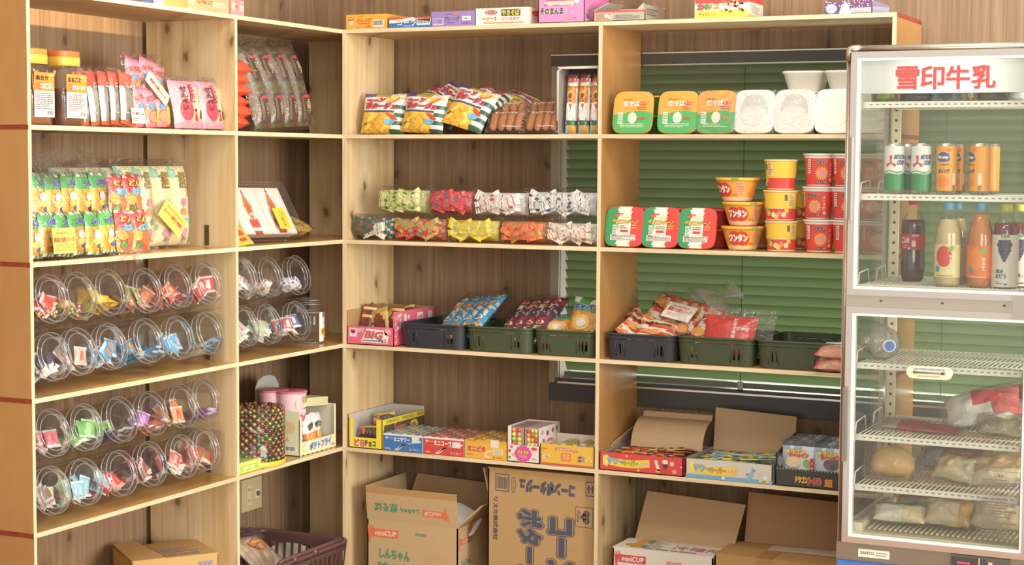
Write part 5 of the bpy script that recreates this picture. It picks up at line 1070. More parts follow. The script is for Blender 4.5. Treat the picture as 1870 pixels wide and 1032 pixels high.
# ================================================================== bottom row right: cardboard cartons
CB = '#ccaa7a'; CBI = '#bf9c6e'
def shipping(w, d, h, col, t=.004, inner=CBI, top=False):
    b, F, R_ = open_box(w, d, h - (.004 if top else 0), h - (.004 if top else 0), h - (.004 if top else 0), col, inner, t, mat='card')
    if top: b.box(-w / 2, w / 2, -d / 2, d / 2, h - .004, h, 'card', col)
    return b, F, R_
z = ZS[5]; yf = .012
x0 = RX(671, .16, yf); x1 = RX(836, .16, yf); x = (x0 + x1) / 2; W = x1 - x0; H = HZ(957, x, yf) - z; d = .27; y = yf + d / 2
o = empty('cardboard_carton', (x, y, z + .0005)); tag(o, 'open cardboard carton with green and orange print and raised flaps, bottom left', 'box')
b, F, R_ = shipping(W, d, H, CB); T = H
def mini(b, F, u, v, s, col, flip=False, ink='#f4dcc0'):
    r = PI if flip else 0; sg = -1 if flip else 1
    b.rect(F, u - .05 * s, u + .05 * s, v - .0135 * s, v + .0135 * s, col); b.text(F, 'miniCUP', u + .002 * s * sg, v, .017 * s, ink, w=.08 * s, bold=.03, o=.0014, rot=r)
    fx = u - .058 * s * sg; b.poly(F, [(fx - .003 * s, v - .035 * s * sg), (fx + .001 * s, v - .036 * s * sg), (fx + .006 * s, v - .004 * s * sg), (fx + .012 * s, v + .012 * s * sg), (fx - .008 * s, v + .014 * s * sg), (fx - .006 * s, v - .004 * s * sg)], col)
    for k in range(4): b.rect(F, fx + (-.008 + .006 * k) * s, fx + (-.005 + .006 * k) * s, min(v + .01 * s * sg, v + .024 * s * sg), max(v + .01 * s * sg, v + .024 * s * sg), col)
G = '#4f9a70'; OR = '#ee7448'
mini(b, F, W * .2, T - .042, 1, OR); b.text(F, '賞味期限', W * .6, T - .034, .011, '#6aa080', w=.043); b.text(F, 'しんちゃん', W * .31, T - .11, .032, G, w=.115, bold=.045, rot=-.03); b.text(F, '焼そば', W * .33, T - .165, .05, G, w=.15, bold=.06); b.disc(F, W * .76, T - .125, .036, .03, '#d0a674', .0007); b.rect(F, W * .66, W * .86, T - .118, T - .108, OR); b.small(F, W * .62, W * .9, T - .2, T - .15, 3, OR)
mini(b, R_, .05, T - .05, .6, OR); b.text(R_, 'しんちゃん', .06, T - .12, .022, G, w=.07, bold=.04); b.text(R_, '焼そば', .06, T - .155, .03, G, w=.08, bold=.05); b.rect(R_, .07, .1, T - .06, T - .01, '#b88c58'); b.build('carton_body', o)
fl = HZ(895, x, yf) - HZ(957, x, yf)
b = B(); b.quad((-W / 2, -d / 2, T), (W / 2, -d / 2, T), (W / 2 - .001, -d / 2 - .012, T + fl), (-W / 2 - .001, -d / 2 - .012, T + fl), 'card', CB, th=.004)
n = Vector((0, -.012, fl)).normalized(); FS = plane((-W / 2, -d / 2, T), (1, 0, 0), tuple(n))
b.rect(FS, 0, W, fl * .82, fl, '#c2935a', .0003); b.text(FS, '焼そば', W * .22, fl * .42, .028, G, w=.085, bold=.05, rot=PI); b.text(FS, 'しんちゃん', W * .48, fl * .38, .016, G, w=.07, bold=.04, rot=PI); mini(b, FS, W * .74, fl * .36, .8, OR, True); b.build('front_flap', o)
b = B(); b.quad((W / 2, -d / 2, T), (W / 2, d / 2, T), (W / 2 + .075, d / 2, T + .075), (W / 2 + .075, -d / 2 + .02, T + .075), 'card', CBI, th=.004); b.build('side_flap', o)
b = B(); b.quad((-W / 2 + .0, d / 2 - .004, T), (W / 2, d / 2 - .004, T), (W / 2 - .01, d / 2 + .006, T + fl * .9), (-W / 2 + .04, d / 2 + .006, T + fl), 'card', CBI, th=.004); b.build('back_flap', o)
b = B(); b.quad((-W / 2, d / 2, T), (-W / 2, -d / 2, T), (-W / 2 - .006, -d / 2, T + fl * 1.0), (-W / 2 - .006, d / 2, T + fl * 1.0), 'card', CBI, th=.003); b.build('side_flap', o)
ob = lying(.11, .11, .06, '#e9e2d6', '#f3eee4', 'noodle_tray').build('noodle_tray', loc=(x + W * .3, y - .0, z), rot=(.6, .5, .3)); tag(ob, 'white noodle tray peeking out of the open cardboard carton', 'tray'); seat(ob, z + H - .07)
# tall carton standing on end
x0 = RX(891, .2, .03); x1 = XM - TH - .004; x = (x0 + x1) / 2; W = x1 - x0; H = HZ(853, x0, .03) - z; H = min(H, ZS[4] - TH - z - .004); d = .24; y = .03 + d / 2
o = empty('cardboard_carton', (x, y, z + .0005)); tag(o, 'tall brown carton standing on end with large navy lettering, against the middle panel', 'box')
b, F, R_ = shipping(W, d, H, '#c29a64', top=True); NV = '#4d4f63'; T = H
for t_, uu, vv, hh, ww in (('コーン', .68, .24, .085, .20), ('ポタージュ', .40, .27, .085, .30)):
    b.fat(F, t_, W * uu, T - vv, hh * .92, ww * .95, -R90, ((NV, .13, .0006), ('#c29a64', .095, .0012), (NV, .06, .0018)))
b.text(F, 'コーンポタージュ', W * .55, T - .052, .04, NV, w=.19, bold=.09, rot=PI - .03); b.rect(F, W * .07, W * .2, T - .075, T - .018, NV); b.rect(F, W * .078, W * .192, T - .072, T - .021, '#c29a64', .001)
for i in range(12): b.rect(F, W * (.085 + .0085 * i), W * (.088 + .0085 * i + .002 * (i % 3)), T - .066, T - .028, NV, .0014)
b.disc(F, W * .24, T - .05, W * .022, .026, NV); b.disc(F, W * .24, T - .05, W * .018, .023, '#c29a64', .001); b.text(F, 'スナック', W * .24, T - .05, .03, NV, vertical=True, w=.009, o=.0014)
b.rect(F, W * .9, W * .99, T - .065, T - .018, NV); b.rect(F, W * .908, W * .982, T - .061, T - .022, '#c29a64', .001); b.text(F, '⇧⇧', W * .945, T - .04, .03, NV, w=.024, bold=.03, o=.0014); b.rect(F, W * .925, W * .935, T - .05, T - .03, NV, .0014); b.rect(F, W * .955, W * .965, T - .05, T - .03, NV, .0014)
b.text(F, 'リスカ株式会社', W * .075, T - .165, .017, NV, w=.14, bold=.03, rot=-R90)
b.rect(F, W * .81, W * .97, T - .165, T - .1, NV); b.rect(F, W * .815, W * .965, T - .163, T - .102, '#c29a64', .001); b.disc(F, W * .91, T - .122, .011, .012, NV, .0013); b.disc(F, W * .91, T - .142, .011, .012, NV, .0013); b.poly(F, [(W * .905, T - .112), (W * .905, T - .152), (W * .85, T - .132)], NV, .0013); b.text(F, 'リスカ', W * .905, T - .132, .012, '#c29a64', w=.036, rot=-R90, o=.0018, bold=.03); b.text(F, 'Riska', W * .84, T - .132, .010, NV, w=.035, rot=-R90, o=.0014, slant=.3)
b.build('carton_body', o)
b = B(); b.quad((-W / 2, -d / 2 + .005, T - .08), (-W / 2, -d / 2 + .1, T - .08), (-W / 2 - .02, -d / 2 + .1, T - .006), (-W / 2 - .02, -d / 2 + .01, T - .006), 'card', '#c9a070', th=.004); b.build('side_flap', o)
# right bay: white carton, brown carton, upright flaps
x0 = RX(1119, .16, .01); x1 = RX(1302, .16, .01); x = (x0 + x1) / 2; W = x1 - x0; H = HZ(1008, x, .01) - z; d = .14; y = .01 + d / 2
o = empty('cardboard_carton', (x, y, z + .0005)); tag(o, 'white cardboard carton with red print on the bottom shelf right of the middle panel', 'box')
b, F, R_ = shipping(W, d, H, '#e6dccd', top=True, inner='#d8ccba'); RD = '#d8486a'
mini(b, F, W * .2, H - .034, .9, '#dc4a48', ink='#fbeee2'); b.text(F, '賞味期限', W * .62, H - .034, .013, '#e08a8a', w=.05)
TP = plane((-W / 2, -d / 2, H), (1, 0, 0), (0, 1, 0)); b.rect(TP, W * .14, W * .24, .02, d * .95, '#e2a04a'); b.rect(TP, W * .245, W * .3, .02, d * .95, '#5a8a6a'); b.rect(TP, W * .25, W * .295, .06, d * .6, '#dfe0d0', .001); b.disc(TP, W * .14, .05, .022, .016, '#e2a04a', .001); b.rect(TP, W * .31, W * .44, .02, d * .95, '#ebe2d4'); b.small(TP, W * .31, W * .43, .03, d * .9, 6, '#b0a494', o=.0012); b.text(TP, '冷暗所', W * .78, d * .5, .05, RD, w=.16, bold=.0); b.small(TP, W * .3, W * .95, .012, .03, 1, '#6a625a'); b.build('carton_body', o)
b = B(); b.quad((-W / 2 + .02, d / 2 - .002, H), (W / 2 + .02, d / 2 - .002, H), (W / 2 + .04, d / 2 + .05, H + .13), (-W / 2 + .04, d / 2 + .05, H + .145), 'card', '#b8966c', th=.004); b.build('back_flap', o)
x0 = RX(1303, .17, .0); x1 = RX(1560, .17, .0); x = (x0 + x1) / 2; W = x1 - x0; H = HZ(1011, x0, .0) - z; d = .2; y = .002 + d / 2
W = min(W, XE - TH - .003 - x0 - .003); x = x0 + .003 + W / 2
o = empty('cardboard_carton', (x, y, z + .0005)); tag(o, 'brown taped carton with a blue chilled sticker on the bottom shelf beside the fridge', 'box')
b, F, R_ = shipping(W, d, H, '#bd8f55', top=True); TP = plane((-W / 2, -d / 2, H), (1, 0, 0), (0, 1, 0)); b.rect(TP, W * .3, W * .42, 0, d, '#b08046'); b.rect(F, W * .3, W * .42, H - .06, H, '#b08046'); b.rect(TP, W * .3, W * .8, d * .55, d * .93, '#dcc8b4', .0012); b.rect(TP, W * .5, W * .8, d * .55, d * .93, '#e0cab8', .0016)
b.rect(F, W * .66, W * .87, H - .1, H - .006, '#e9e2d6'); b.rect(F, W * .72, W * .86, H - .098, H - .012, '#3a6ab0', .001); b.text(F, '冷蔵', W * .815, H - .05, .06, '#eef0f0', vertical=True, w=.026, o=.0015, bold=.03); b.text(F, '冷', W * .745, H - .05, .02, '#eef0f0', o=.0015); b.build('carton_body', o)
b = B(); b.quad((-W / 2 + .03, d / 2 - .002, H), (W / 2, d / 2 - .002, H), (W / 2, d / 2 + .035, H + .14), (-W / 2 + .03, d / 2 + .035, H + .15), 'card', '#ad855a', th=.004); b.build('back_flap', o)
# ================================================================== left shelving: helpers
def LW(loc, l): return (loc[0] - l[1], loc[1] + l[0], loc[2] + l[2])   # local (right, into shelf, up) -> world for the left unit
def lrot(rx=0, ry=0, rz=0): return (rx, ry, R90 + rz)
# boxes lying on top of the left unit
for p0, p1, col, lab, tx in ((259, 298, '#4a5478', 'navy and white box on top of the left shelving, mostly cut off by the frame', None), (342, 418, '#f6b079', 'pale orange box with red lettering on top of the left shelving', 'いちご'), (421, 446, '#f29a94', 'pink box at the right of the orange one on top of the left shelving', 'いちご')):
    x, y, z, W = putL(p0, p1, 0, -.004, .16); H = .045
    b, F, R_, T_ = carton(W, .16, H, col)
    if tx:
        b.disc(F, W * .1 if W > .08 else W * .2, H * .55, .011, .013, '#f6d8b0'); b.text(F, tx, W * .42, H * .55, H * .24, '#e0663a', w=W * .35, bold=.05); b.rect(F, W * .62, W * .9, H * .3, H * .62, '#eedfb8'); b.small(F, W * .64, W * .88, H * .33, H * .5, 2, '#b0a080', o=.001); b.small(F, W * .3, W * .6, H * .78, H * .88, 1, '#e0803a')
    else: b.rect(F, W * .55, W, 0, H, '#e6e2da'); b.small(F, W * .58, W * .98, .004, H * .5, 3, '#7a88b0')
    o = b.build('sweets_box', loc=(x, y, z), rot=lrot()); tag(o, lab, 'box', 'sweets boxes on top of the left shelving')
# ================================================================== first left row, left bay
def snack_jar(p0, p1, xf, d, ptop, lab, cols, cap_top, txt, seed):
    x, y, z, W = putL(p0, p1, 1, xf, d); H = HZ(ptop, xf - d * .5, y) - z
    o = empty('snack_jar', (x, y, z), lrot(), lab, 'jar', 'big square snack jars on the first left shelf')
    hb = H * .80; P = 6
    def rr(sx, z_): return (sx, z_)
    b = B(); b.lathe([(.44, 0), (.49, .006), (.5, .02), (.5, hb * .9), (.46, hb * .97), (.38, hb)], 'clear_plastic', n=40, sx=W, sy=d, power=P); b.build('jar_body', o)
    b = B(); b.lathe([(.01, .002), (.45, .003), (.47, hb * .5), (.46, hb * .62), (.01, hb * .63)], 'liquid', cols[0], 32, sx=W, sy=d, power=P); b.build('sauce', o)
    r_ = random.Random(seed); b = B()
    for i in range(16):
        u = r_.uniform(-.36, .36) * W; q = r_.uniform(.02, hb * .5); b.tube([(u, -d * .475, q), (u + r_.uniform(-.012, .012), -d * .477, q + hb * .22), (u + r_.uniform(-.02, .02), -d * .47, min(hb * .9, q + hb * .45))], .0035, 'liquid', r_.choice(cols[1:]), 6)
    b.build('skewer_snack', o)
    b = B(); c0 = hb; b.lathe([(.40, c0), (.41, c0 + (H - c0) * .02), (.41, c0 + (H - c0) * .58), (.40, c0 + (H - c0) * .6)], 'plastic', '#f4c043', 36, sx=W, sy=d, power=4); b.lathe([(.395, c0 + (H - c0) * .6), (.40, c0 + (H - c0) * .62), (.40, H - .002), (.38, H), (.01, H)], 'plastic', cap_top, 36, sx=W, sy=d, power=4); b.build('screw_cap', o)
    b = B(); F = front(-d / 2 - .0012, -W / 2, 0); b.rect(F, W * .1, W * .92, hb * .13, hb * .56, '#f3ece2', 0); b.rect(F, W * .1, W * .92, hb * .56, hb * .86, '#ee9836', .0001)
    b.text(F, txt[0], W * .42, hb * .77, hb * .08, '#4a3628', w=W * .5, bold=.06); b.text(F, txt[1], W * .58, hb * .64, hb * .075, '#f6ead6', w=W * .5, bold=.05); b.rect(F, W * .62, W * .88, hb * .80, hb * .83, '#f4d86a'); b.small(F, W * .16, W * .86, hb * .25, hb * .53, 9, '#8a8078'); b.small(F, W * .16, W * .5, hb * .58, hb * .7, 4, '#c06a20'); b.bars(F, W * .6, W * .88, hb * .15, hb * .24) ; b.build('paper_label', o)
    return o
snack_jar(58, 103, -.02, .085, 89, 'square snack jar with yellow cap at the far left of the first left shelf', ('#a8642a', '#d89a4a', '#c08038', '#e0b060', '#9a5a28'), '#f0952f', ('串カツ', '22'), 1)
snack_jar(117, 162, -.02, .085, 94, 'square snack jar of dark red squid with orange and yellow cap, second from left', ('#5a2a20', '#8a3a28', '#c85a38', '#6a2a20', '#a84830'), '#ee7a32', ('まるごと', '酢いか'), 2)
# kelp packets in a clear bag
x, y, z, W = putL(160, 262, 1, -.012, .04); z -= .0006
def p_konbu(u, v):
    if v > .86: return '#e2503a'
    if v > .68: return '#df4a36' if u < .4 else '#e87a4a'
    if v < .1: return '#e2552f'
    return '#8b887c' if abs(u) < .7 else '#eeeae0'
o = empty('snack_bag', (x, y, z), lrot(-.12, 0, -.05)); tag(o, 'clear bag of red-topped grey kelp packets beside the two snack jars', 'bag')
for i in range(5):
    b = B(); S = pillow(b, .085, .145, .018, p_konbu, 10, 14, 'film', 140 + i, .003); b.text(S, 'こんぶ', .006, .108, .013, '#f4e8d8', w=.05, bold=.05, outline='#4a2a20', o=.003); b.rect(S, -.03, .03, .03, .034, '#c8c4b8', .003)
    b.build('printed_packet', o, loc=(-.068 + .032 * i, .012 - .006 * i, .004), rot=(0, -.10 + .05 * i, .25))
b = B(); F = front(-.028, W / 2 - .05, .008); b.rect(F, -.01, .045, 0, .042, '#f2ece0'); b.text(F, 'すき昆布こんぶ', .018, .027, .009, '#3a3632', w=.048, bold=.04); b.small(F, -.006, .02, .006, .016, 2, '#7a746a'); b.build('price_label', o)
clear_bag(W * 1.06, .165, .06, 141, .009).build('clear_wrapper', o); seat(o, z)
# pink bag of sweets
x, y, z, W = putL(236, 336, 1, -.06, .05); z -= .0006
def p_pink(u, v): return '#e87a8a' if (v < .08 or v > .94) else ('#f0a9bb' if (u * 4 + v * 8) % 1 > .5 else '#ee9cb2') if v > .45 or u < -.5 else '#c98a5a'
def pinkpk(b, S, w, h):
    b.text(S, 'いちじ', 0, h * .72, h * .13, '#d8302f', w=w * .7, bold=.08, outline='#f8dcd8', o=.003, rot=.15); b.disc(S, -w * .1, h * .5, w * .2, h * .07, '#6ab4dc', .003, 12); b.disc(S, -w * .12, h * .25, w * .3, h * .14, '#b8926a', .003, 12); b.disc(S, w * .22, h * .3, w * .17, h * .2, '#f0d040', .0034, 12); b.disc(S, w * .2, h * .12, w * .2, h * .08, '#c8a070', .0034, 12)
o = empty('snack_bag', (x, y, z), lrot(-.15, 0, 0)); tag(o, 'tall clear bag of pink snack packets with a tilted cream label', 'bag')
for i, (u, v, r, yy) in enumerate(((-.045, .085, -.2, .012), (.0, .09, -.3, .006), (.04, .075, -.28, .0), (-.04, .0, .06, -.006), (.0, -.002, .05, -.012), (.045, .0, .04, -.016))):
    b = B(); S = pillow(b, .065, .115, .022, p_pink, 9, 12, 'film', 150 + i, .003); pinkpk(b, S, .065, .115); b.build('printed_packet', o, loc=(u, yy, v + .004), rot=(0, -r, 0))
b = B(); F = front(-.034, .015, .11); cr, sr = math.cos(-.75), math.sin(-.75); Q = lambda a, c: (a * cr - c * sr, a * sr + c * cr)
b.poly(F, [Q(-.055, -.02), Q(.05, -.02), Q(.055, 0), Q(.05, .02), Q(-.055, .02)], '#f5e6d2', .0); b.text(F, '菓道の太郎シリーズ', 0, 0, .011, '#d8452f', w=.08, bold=.03, rot=-.75); b.build('paper_label', o)
clear_bag(.19, .215, .075, 151, .01).build('clear_wrapper', o); seat(o, z)
# pink rice crackers
def p_sen(u, v): return '#f4a6b8' if v > .86 or v < .14 else ('#f2e2b8' if u > .1 else '#f3b4bc')
for p0, p1, lab, rz in ((333, 380, 'pink rice cracker packet, left of the two beside the divider', -.08), (377, 424, 'pink rice cracker packet, right of the two, against the divider', .06)):
    x, y, z, W = putL(p0, p1, 1, -.02, .04); H = HZ(148 if p0 < 350 else 150, x, y) - z
    b = B(); S = pillow(b, W * 1.0, H, .035, p_sen, 12, 16, 'film', p0, .003); b.disc(S, -W * .12, H * .36, W * .24, H * .22, '#d8485a', .0025, 18, rings=3); b.text(S, 'せんべい', -W * .2, H * .6, H * .5, '#4a2a22', vertical=True, w=W * .2, bold=.04, o=.008); b.rect(S, W * .02, W * .2, H * .52, H * .9, '#e0404a', .005, (3, 5)); b.text(S, 'ジャム', W * .11, H * .71, H * .34, '#f8e4d8', vertical=True, w=W * .13, bold=.03, o=.0075); b.poly(S, [(W * .12, H * .14), (W * .26, H * .14), (W * .19, H * .34)], '#d8403a', .003); b.disc(S, W * .19, H * .36, W * .05, H * .035, '#6a3a2a', .003, 10); b.disc(S, W * .38, H * .28, W * .06, H * .1, '#7a4a3a', .003, 10)
    o = b.build('cracker_packet', loc=(x, y, z), rot=lrot(-.22, 0, rz)); tag(o, lab, 'packet', 'pink rice cracker packets'); seat(o, ZS[1])
    c = clear_bag(W * 1.05, H * 1.12, .042, p0 + 3, .004, 12, 12); c.build('clear_wrapper', o, loc=(0, 0, -.004)); seat(o, ZS[1])
# ------------------------------------------------------------------ first left row, right bay
for k in range(6):
    x, y, z, W = putL(434, 484, 1, -.03, .14); zz = ZS[1] + .006 + k * .033
    b = B(); S = pillow(b, .15, .13, .05, (lambda u, v: '#3f9a52' if u > .74 else ('#ee5a2a' if (v * 5) % 1 > .06 else '#c8402a')), 14, 10, 'film', 160 + k, .004); b.text(S, 'カリカリ', -.01, .06, .026, '#3a2a20', w=.075, bold=.05, o=.004)
    o = b.build('snack_packet', loc=(x + .03, y + .012 * (k % 2), zz), rot=lrot(-1.32, 0, .05 * (-1) ** k)); tag(o, ('orange carrot-coloured snack packet, %s in the pile behind the brown bag' % ('lowest', 'second from bottom', 'third from bottom', 'fourth from bottom', 'second from top', 'topmost')[k]), 'packet', 'orange snack packets piled beside the divider'); seat(o, zz)
x, y, z, W = putL(462, 573, 1, -.02, .07); z -= .0006
def p_fu(u, v):
    k = (v * 2) % 1
    if k > .80 or k < .06: return '#7a3024' if (u * 2.2 + v * 14) % 1 > .5 else '#4c6a36'
    if abs(u) > .72: return '#7a5a38'
    return '#4a3024' if u < .3 else '#5c402c'
def ex_fu(b, S, w, h, i):
    for kk in (0, .5):
        b.text(S, 'ふ菓子', w * .08, h * (kk + .22), h * .17, '#c4aa80', vertical=True, w=w * .28, bold=.03, o=.003); b.disc(S, w * .05, h * (kk + .34), w * .28, h * .022, '#c83a3a', .003, 12); b.rect(S, -w * .3, -w * .18, h * (kk + .08), h * (kk + .34), '#7a5c34', .0025, (1, 4))
o = multi_bag('snack_bag', W * .98, .285, .085, LW((x, y, z), (.052, -.005, 0)), lrot(-.28, -.05, .0), p_fu, 171, 'large clear bag of brown striped wheat snacks filling the corner of the first shelf', ex_fu, cols=4, wr=.006); seat(o, z)
# ================================================================== second left row
x, y, z, W = putL(62, 216, 2, -.012, .05); z -= .0006
def p_green(u, v):
    if v > .93 or v < .05: return '#4a7a4a' if (u * 7) % 1 > .5 else '#d8e0cc'
    if v > .66: return '#4fae58'
    if v > .62: return '#e0523a'
    return '#f0b84a' if noise.noise(Vector((u * 3, v * 5, 2))) > -.05 else '#d89a32'
def greenpk(b, S, w, h):
    b.text(S, '太郎', w * .05, h * .78, h * .15, '#4a4a9a', w=w * .56, bold=.06, outline='#e0e4e8', ow=.04, o=.003); b.disc(S, 0, h * .46, w * .2, h * .1, '#f6ecd8', .003, 12); b.disc(S, -w * .05, h * .3, w * .24, h * .08, '#f6d070', .003, 12); b.disc(S, w * .15, h * .2, w * .12, h * .06, '#4a68a8', .003, 10)
o = empty('snack_bag', (x, y, z), lrot(-.1, 0, 0)); tag(o, 'big clear bag of green-topped snack packets at the far left of the second left shelf', 'bag')
for r_ in range(2):
    for i in range(6):
        b = B(); S = pillow(b, .082, .115, .024, p_green, 10, 14, 'film', 180 + r_ * 7 + i, .003); greenpk(b, S, .082, .115); b.build('printed_packet', o, loc=(-W * .42 + W * .165 * i, .016 - .018 * (1 - r_) - .003 * i, .004 + .102 * r_ + .003 * (i % 2)), rot=(0, rnd.uniform(-.08, .08), .18))
b = B(); F = front(-.045, -W * .34, .012); b.rect(F, 0, .088, 0, .066, '#f6d066'); b.text(F, '菓道の太郎シリーズ', .044, .036, .013, '#d8502f', w=.078, bold=.04); b.small(F, .015, .07, .048, .058, 1, '#e09a4a'); b.small(F, .008, .08, .006, .024, 3, '#d0a050'); b.build('paper_label', o)
clear_bag(W * 1.08, .225, .085, 181, .011).build('clear_wrapper', o)
seat(o, z); clear_bag(W * .9, .085, .02, 183, .006, 14, 10).build('loose_film', o, loc=(.03, .0, .205), rot=(-.25, -.1, .1)); b = B(); b.lathe([(.05, 0), (.03, .02), (.01, .035), (.014, .045), (.03, .06), (.034, .07)], 'clear_film', n=16, sy=.4); b.build('knotted_neck', o, loc=(W * .5, -.03, .02), rot=(.45, 2.0, 0))
x, y, z, W = putL(217, 292, 2, -.02, .05); z -= .0006
def p_red(u, v):
    if v > .95: return '#e8d8d0' if (u * 6) % 1 > .5 else '#d83a42'
    if v > .55: return '#dd444c'
    return '#c8a030' if noise.noise(Vector((u * 3, v * 5, 6))) > 0 else '#d8402f'
o = empty('snack_bag', (x, y, z), lrot(-.1, 0, -.05)); tag(o, 'clear bag of red snack packets with yellow and blue lettering on the second left shelf', 'bag')
for r_ in range(2):
    for i in range(2):
        b = B(); S = pillow(b, .08, .115, .026, p_red, 10, 14, 'film', 200 + r_ * 3 + i, .003); b.text(S, 'どん', 0, .09, .016, '#f0d040', w=.05, bold=.06, outline='#8a2a20', o=.003, rot=-.1); b.text(S, '太郎', .004, .068, .018, '#58b4dc', w=.05, bold=.06, outline='#e8ecf0', o=.003); b.disc(S, .012, .035, .02, .02, '#ee7a3a', .003, 14); b.disc(S, -.022, .045, .018, .014, '#f0b84a', .003, 12); b.disc(S, -.018, .018, .014, .01, '#5a9a3a', .003, 10)
        b.build('printed_packet', o, loc=(-.036 + .07 * i, .01 - .014 * (1 - r_), .004 + .1 * r_), rot=(0, .06 * (-1) ** i, .12))
clear_bag(W * 1.1, .22, .075, 201, .01).build('clear_wrapper', o); seat(o, z)
x, y, z, W = putL(232, 352, 2, -.11, .06); z -= .0006
def p_cream(u, v):
    return '#efe6ae' if noise.noise(Vector((u * 2, v * 6, 3))) < .28 else ('#e6b4c4' if u > 0 else '#8fc0a8')
def ex_cream(b, S, w, h, i):
    b.text(S, 'ぷるに', 0, h * .82, h * .2, '#b8923a', vertical=True, w=w * .5, bold=.05, outline='#6a4a20', o=.003); b.disc(S, 0, h * .54, w * .2, h * .05, '#d890b8', .003, 10); b.disc(S, -w * .05, h * .42, w * .22, h * .05, '#e09a4a', .003, 10); b.disc(S, w * .1, h * .3, w * .16, h * .04, '#7ab8b8', .003, 10); b.disc(S, 0, h * .16, w * .2, h * .06, '#d890b8', .003, 10); b.text(S, 'ひな', w * .1, h * .08, h * .05, '#c83a3a', o=.003)
o = multi_bag('snack_bag', W * 1.0, .25, .08, (x, y, z), lrot(-.05, .0, -.1), p_cream, 211, 'tall bag of cream-coloured packets with yellow label standing behind on the second left shelf', ex_cream, cols=4, wr=.007)
b = B(); F = front(-.05, W * .12, .085); cr, sr = math.cos(-.7), math.sin(-.7); Q = lambda a, c: (a * cr - c * sr, a * sr + c * cr)
b.poly(F, [Q(-.055, -.03), Q(.055, -.03), Q(.055, .03), Q(-.055, .03)], '#f6d060', .0); b.text(F, '菓道の太郎シリーズ', 0, 0, .012, '#d8502f', w=.085, bold=.03, rot=-.7 + PI); b.small(plane((W * .12, -.05, .085), (cr, 0, sr), (-sr, 0, cr)), -.04, .04, .012, .022, 1, '#e0a050'); b.build('paper_label', o); seat(o, z)
x, y, z, W = putL(110, 236, 2, -.14, .06); z -= .0006
o = multi_bag('snack_bag', W, .245, .06, (x, y, z), lrot(-.05, .0, 0), p_cream, 221, 'bag of cream-coloured packets standing behind the green-topped packets', ex_cream, cols=4, wr=.007); seat(o, z)
# squid packs, right bay of the second row
def squid(b, F, u, v, s, c1='#c98a48'):
    b.disc(F, u, v + .045 * s, .014 * s, .03 * s, c1, .0008, 16); b.poly(F, [(u - .018 * s, v + .05 * s), (u, v + .095 * s), (u + .018 * s, v + .05 * s)], c1, .0009); b.poly(F, [(u - .004 * s, v + .09 * s), (u, v + .105 * s), (u + .006 * s, v + .09 * s)], '#d84a2f', .001); b.disc(F, u, v + .045 * s, .006 * s, .02 * s, '#e0502f', .0011, 12)
    for k in (-1, 0, 1): b.disc(F, u + .012 * s * k, v + .004 * s, .008 * s, .014 * s, '#e0523a', .001, 10)
    b.rect(F, u - .016 * s, u + .016 * s, v - .03 * s, v - .018 * s, '#c83a2f', .001)
x, y, z, W = putL(462, 560, 2, -.03, .05); z -= .0006; H = .185
o = empty('squid_pack', (x, y, z), lrot(-.52, .02, -.05)); tag(o, 'clear plastic pack of white squid packets with yellow label leaning on the second shelf', 'packet')
for i in range(3):
    b = B(); b.box(-W * .46, W * .44, -.006, .004, .004, H * .92, 'film', '#f0e6da'); F = front(-.006, 0, .04)
    if i == 0:
        b.rect(F, -W * .4, -W * .02, -.036, .128, '#f4ece2', .0004); b.rect(F, W * .02, W * .4, -.036, .128, '#f4ece2', .0004); squid(b, F, -W * .22, -.002, 1.22); squid(b, F, W * .2, .004, 1.22); b.text(F, '太郎', -W * .22, .035, .012, '#f4e8d8', bold=.05, o=.002)
    b.build('squid_packet', o, loc=(0, .008 + .012 * i, .003 * i))
b = B(); F = front(-.016, W * .18, .012); b.rect(F, -.028, .034, 0, .075, '#f6d23a'); b.text(F, 'スーパー酢道の太郎', .004, .038, .058, '#d8602f', vertical=True, w=.012, bold=.03); b.small(plane((W * .18, -.0165, .012), (0, 0, 1), (-1, 0, 0)), .01, .065, -.022, -.014, 1, '#d8a030'); b.build('yellow_label', o)
b = B(); b.box(-W / 2, W / 2, -.015, .045, 0, H, 'clear_plastic'); b.build('clear_case', o); seat(o, z)
x, y, z, W = putL(425, 476, 2, -.015, .05); z -= .0006
for k in range(2):
    b = B(); S = pillow(b, .09, .135, .014, (lambda u, v: '#f0c43a' if abs(u) < .86 else '#e8d88a'), 10, 14, 'film', 230 + k, .002); squid(b, lambda u, v, o=0: S(u, v, o + .002), 0, .04, .95, '#b98040')
    o = b.build('squid_packet', loc=(x + .012 * (1 - k), y + .012 + .024 * k, z), rot=lrot(-.75, -.05, 0)); tag(o, 'yellow squid packet %s' % ('nearest the divider on the second shelf' if k == 0 else 'between the divider and the clear squid pack'), 'packet', 'yellow squid packets'); seat(o, z)
o = clear_bag(.13, .12, .04, 233, .01).build('empty_bag', loc=(x - .1, y + .035, z), rot=lrot(-.3, 0, .2)); tag(o, 'crumpled clear bag with white print standing behind the squid packs', 'bag'); seat(o, z)
b = B(); S = pillow(b, .1, .1, .02, (lambda u, v: '#ddd8d0' if v > .5 else '#cfc4bc'), 10, 10, 'film', 234, .006); b.disc(S, .01, .07, .018, .012, '#d89a7a', .003, 12); b.build('paper_insert', o, loc=(0, 0, 0))
x, y, z, W = putL(556, 622, 2, -.03, .08); z -= .0006
o = empty('snack_bag', (x - .03, y, z), lrot(-1.35, 0, .1)); tag(o, 'flat yellow snack bag lying in the corner of the second left shelf', 'bag')
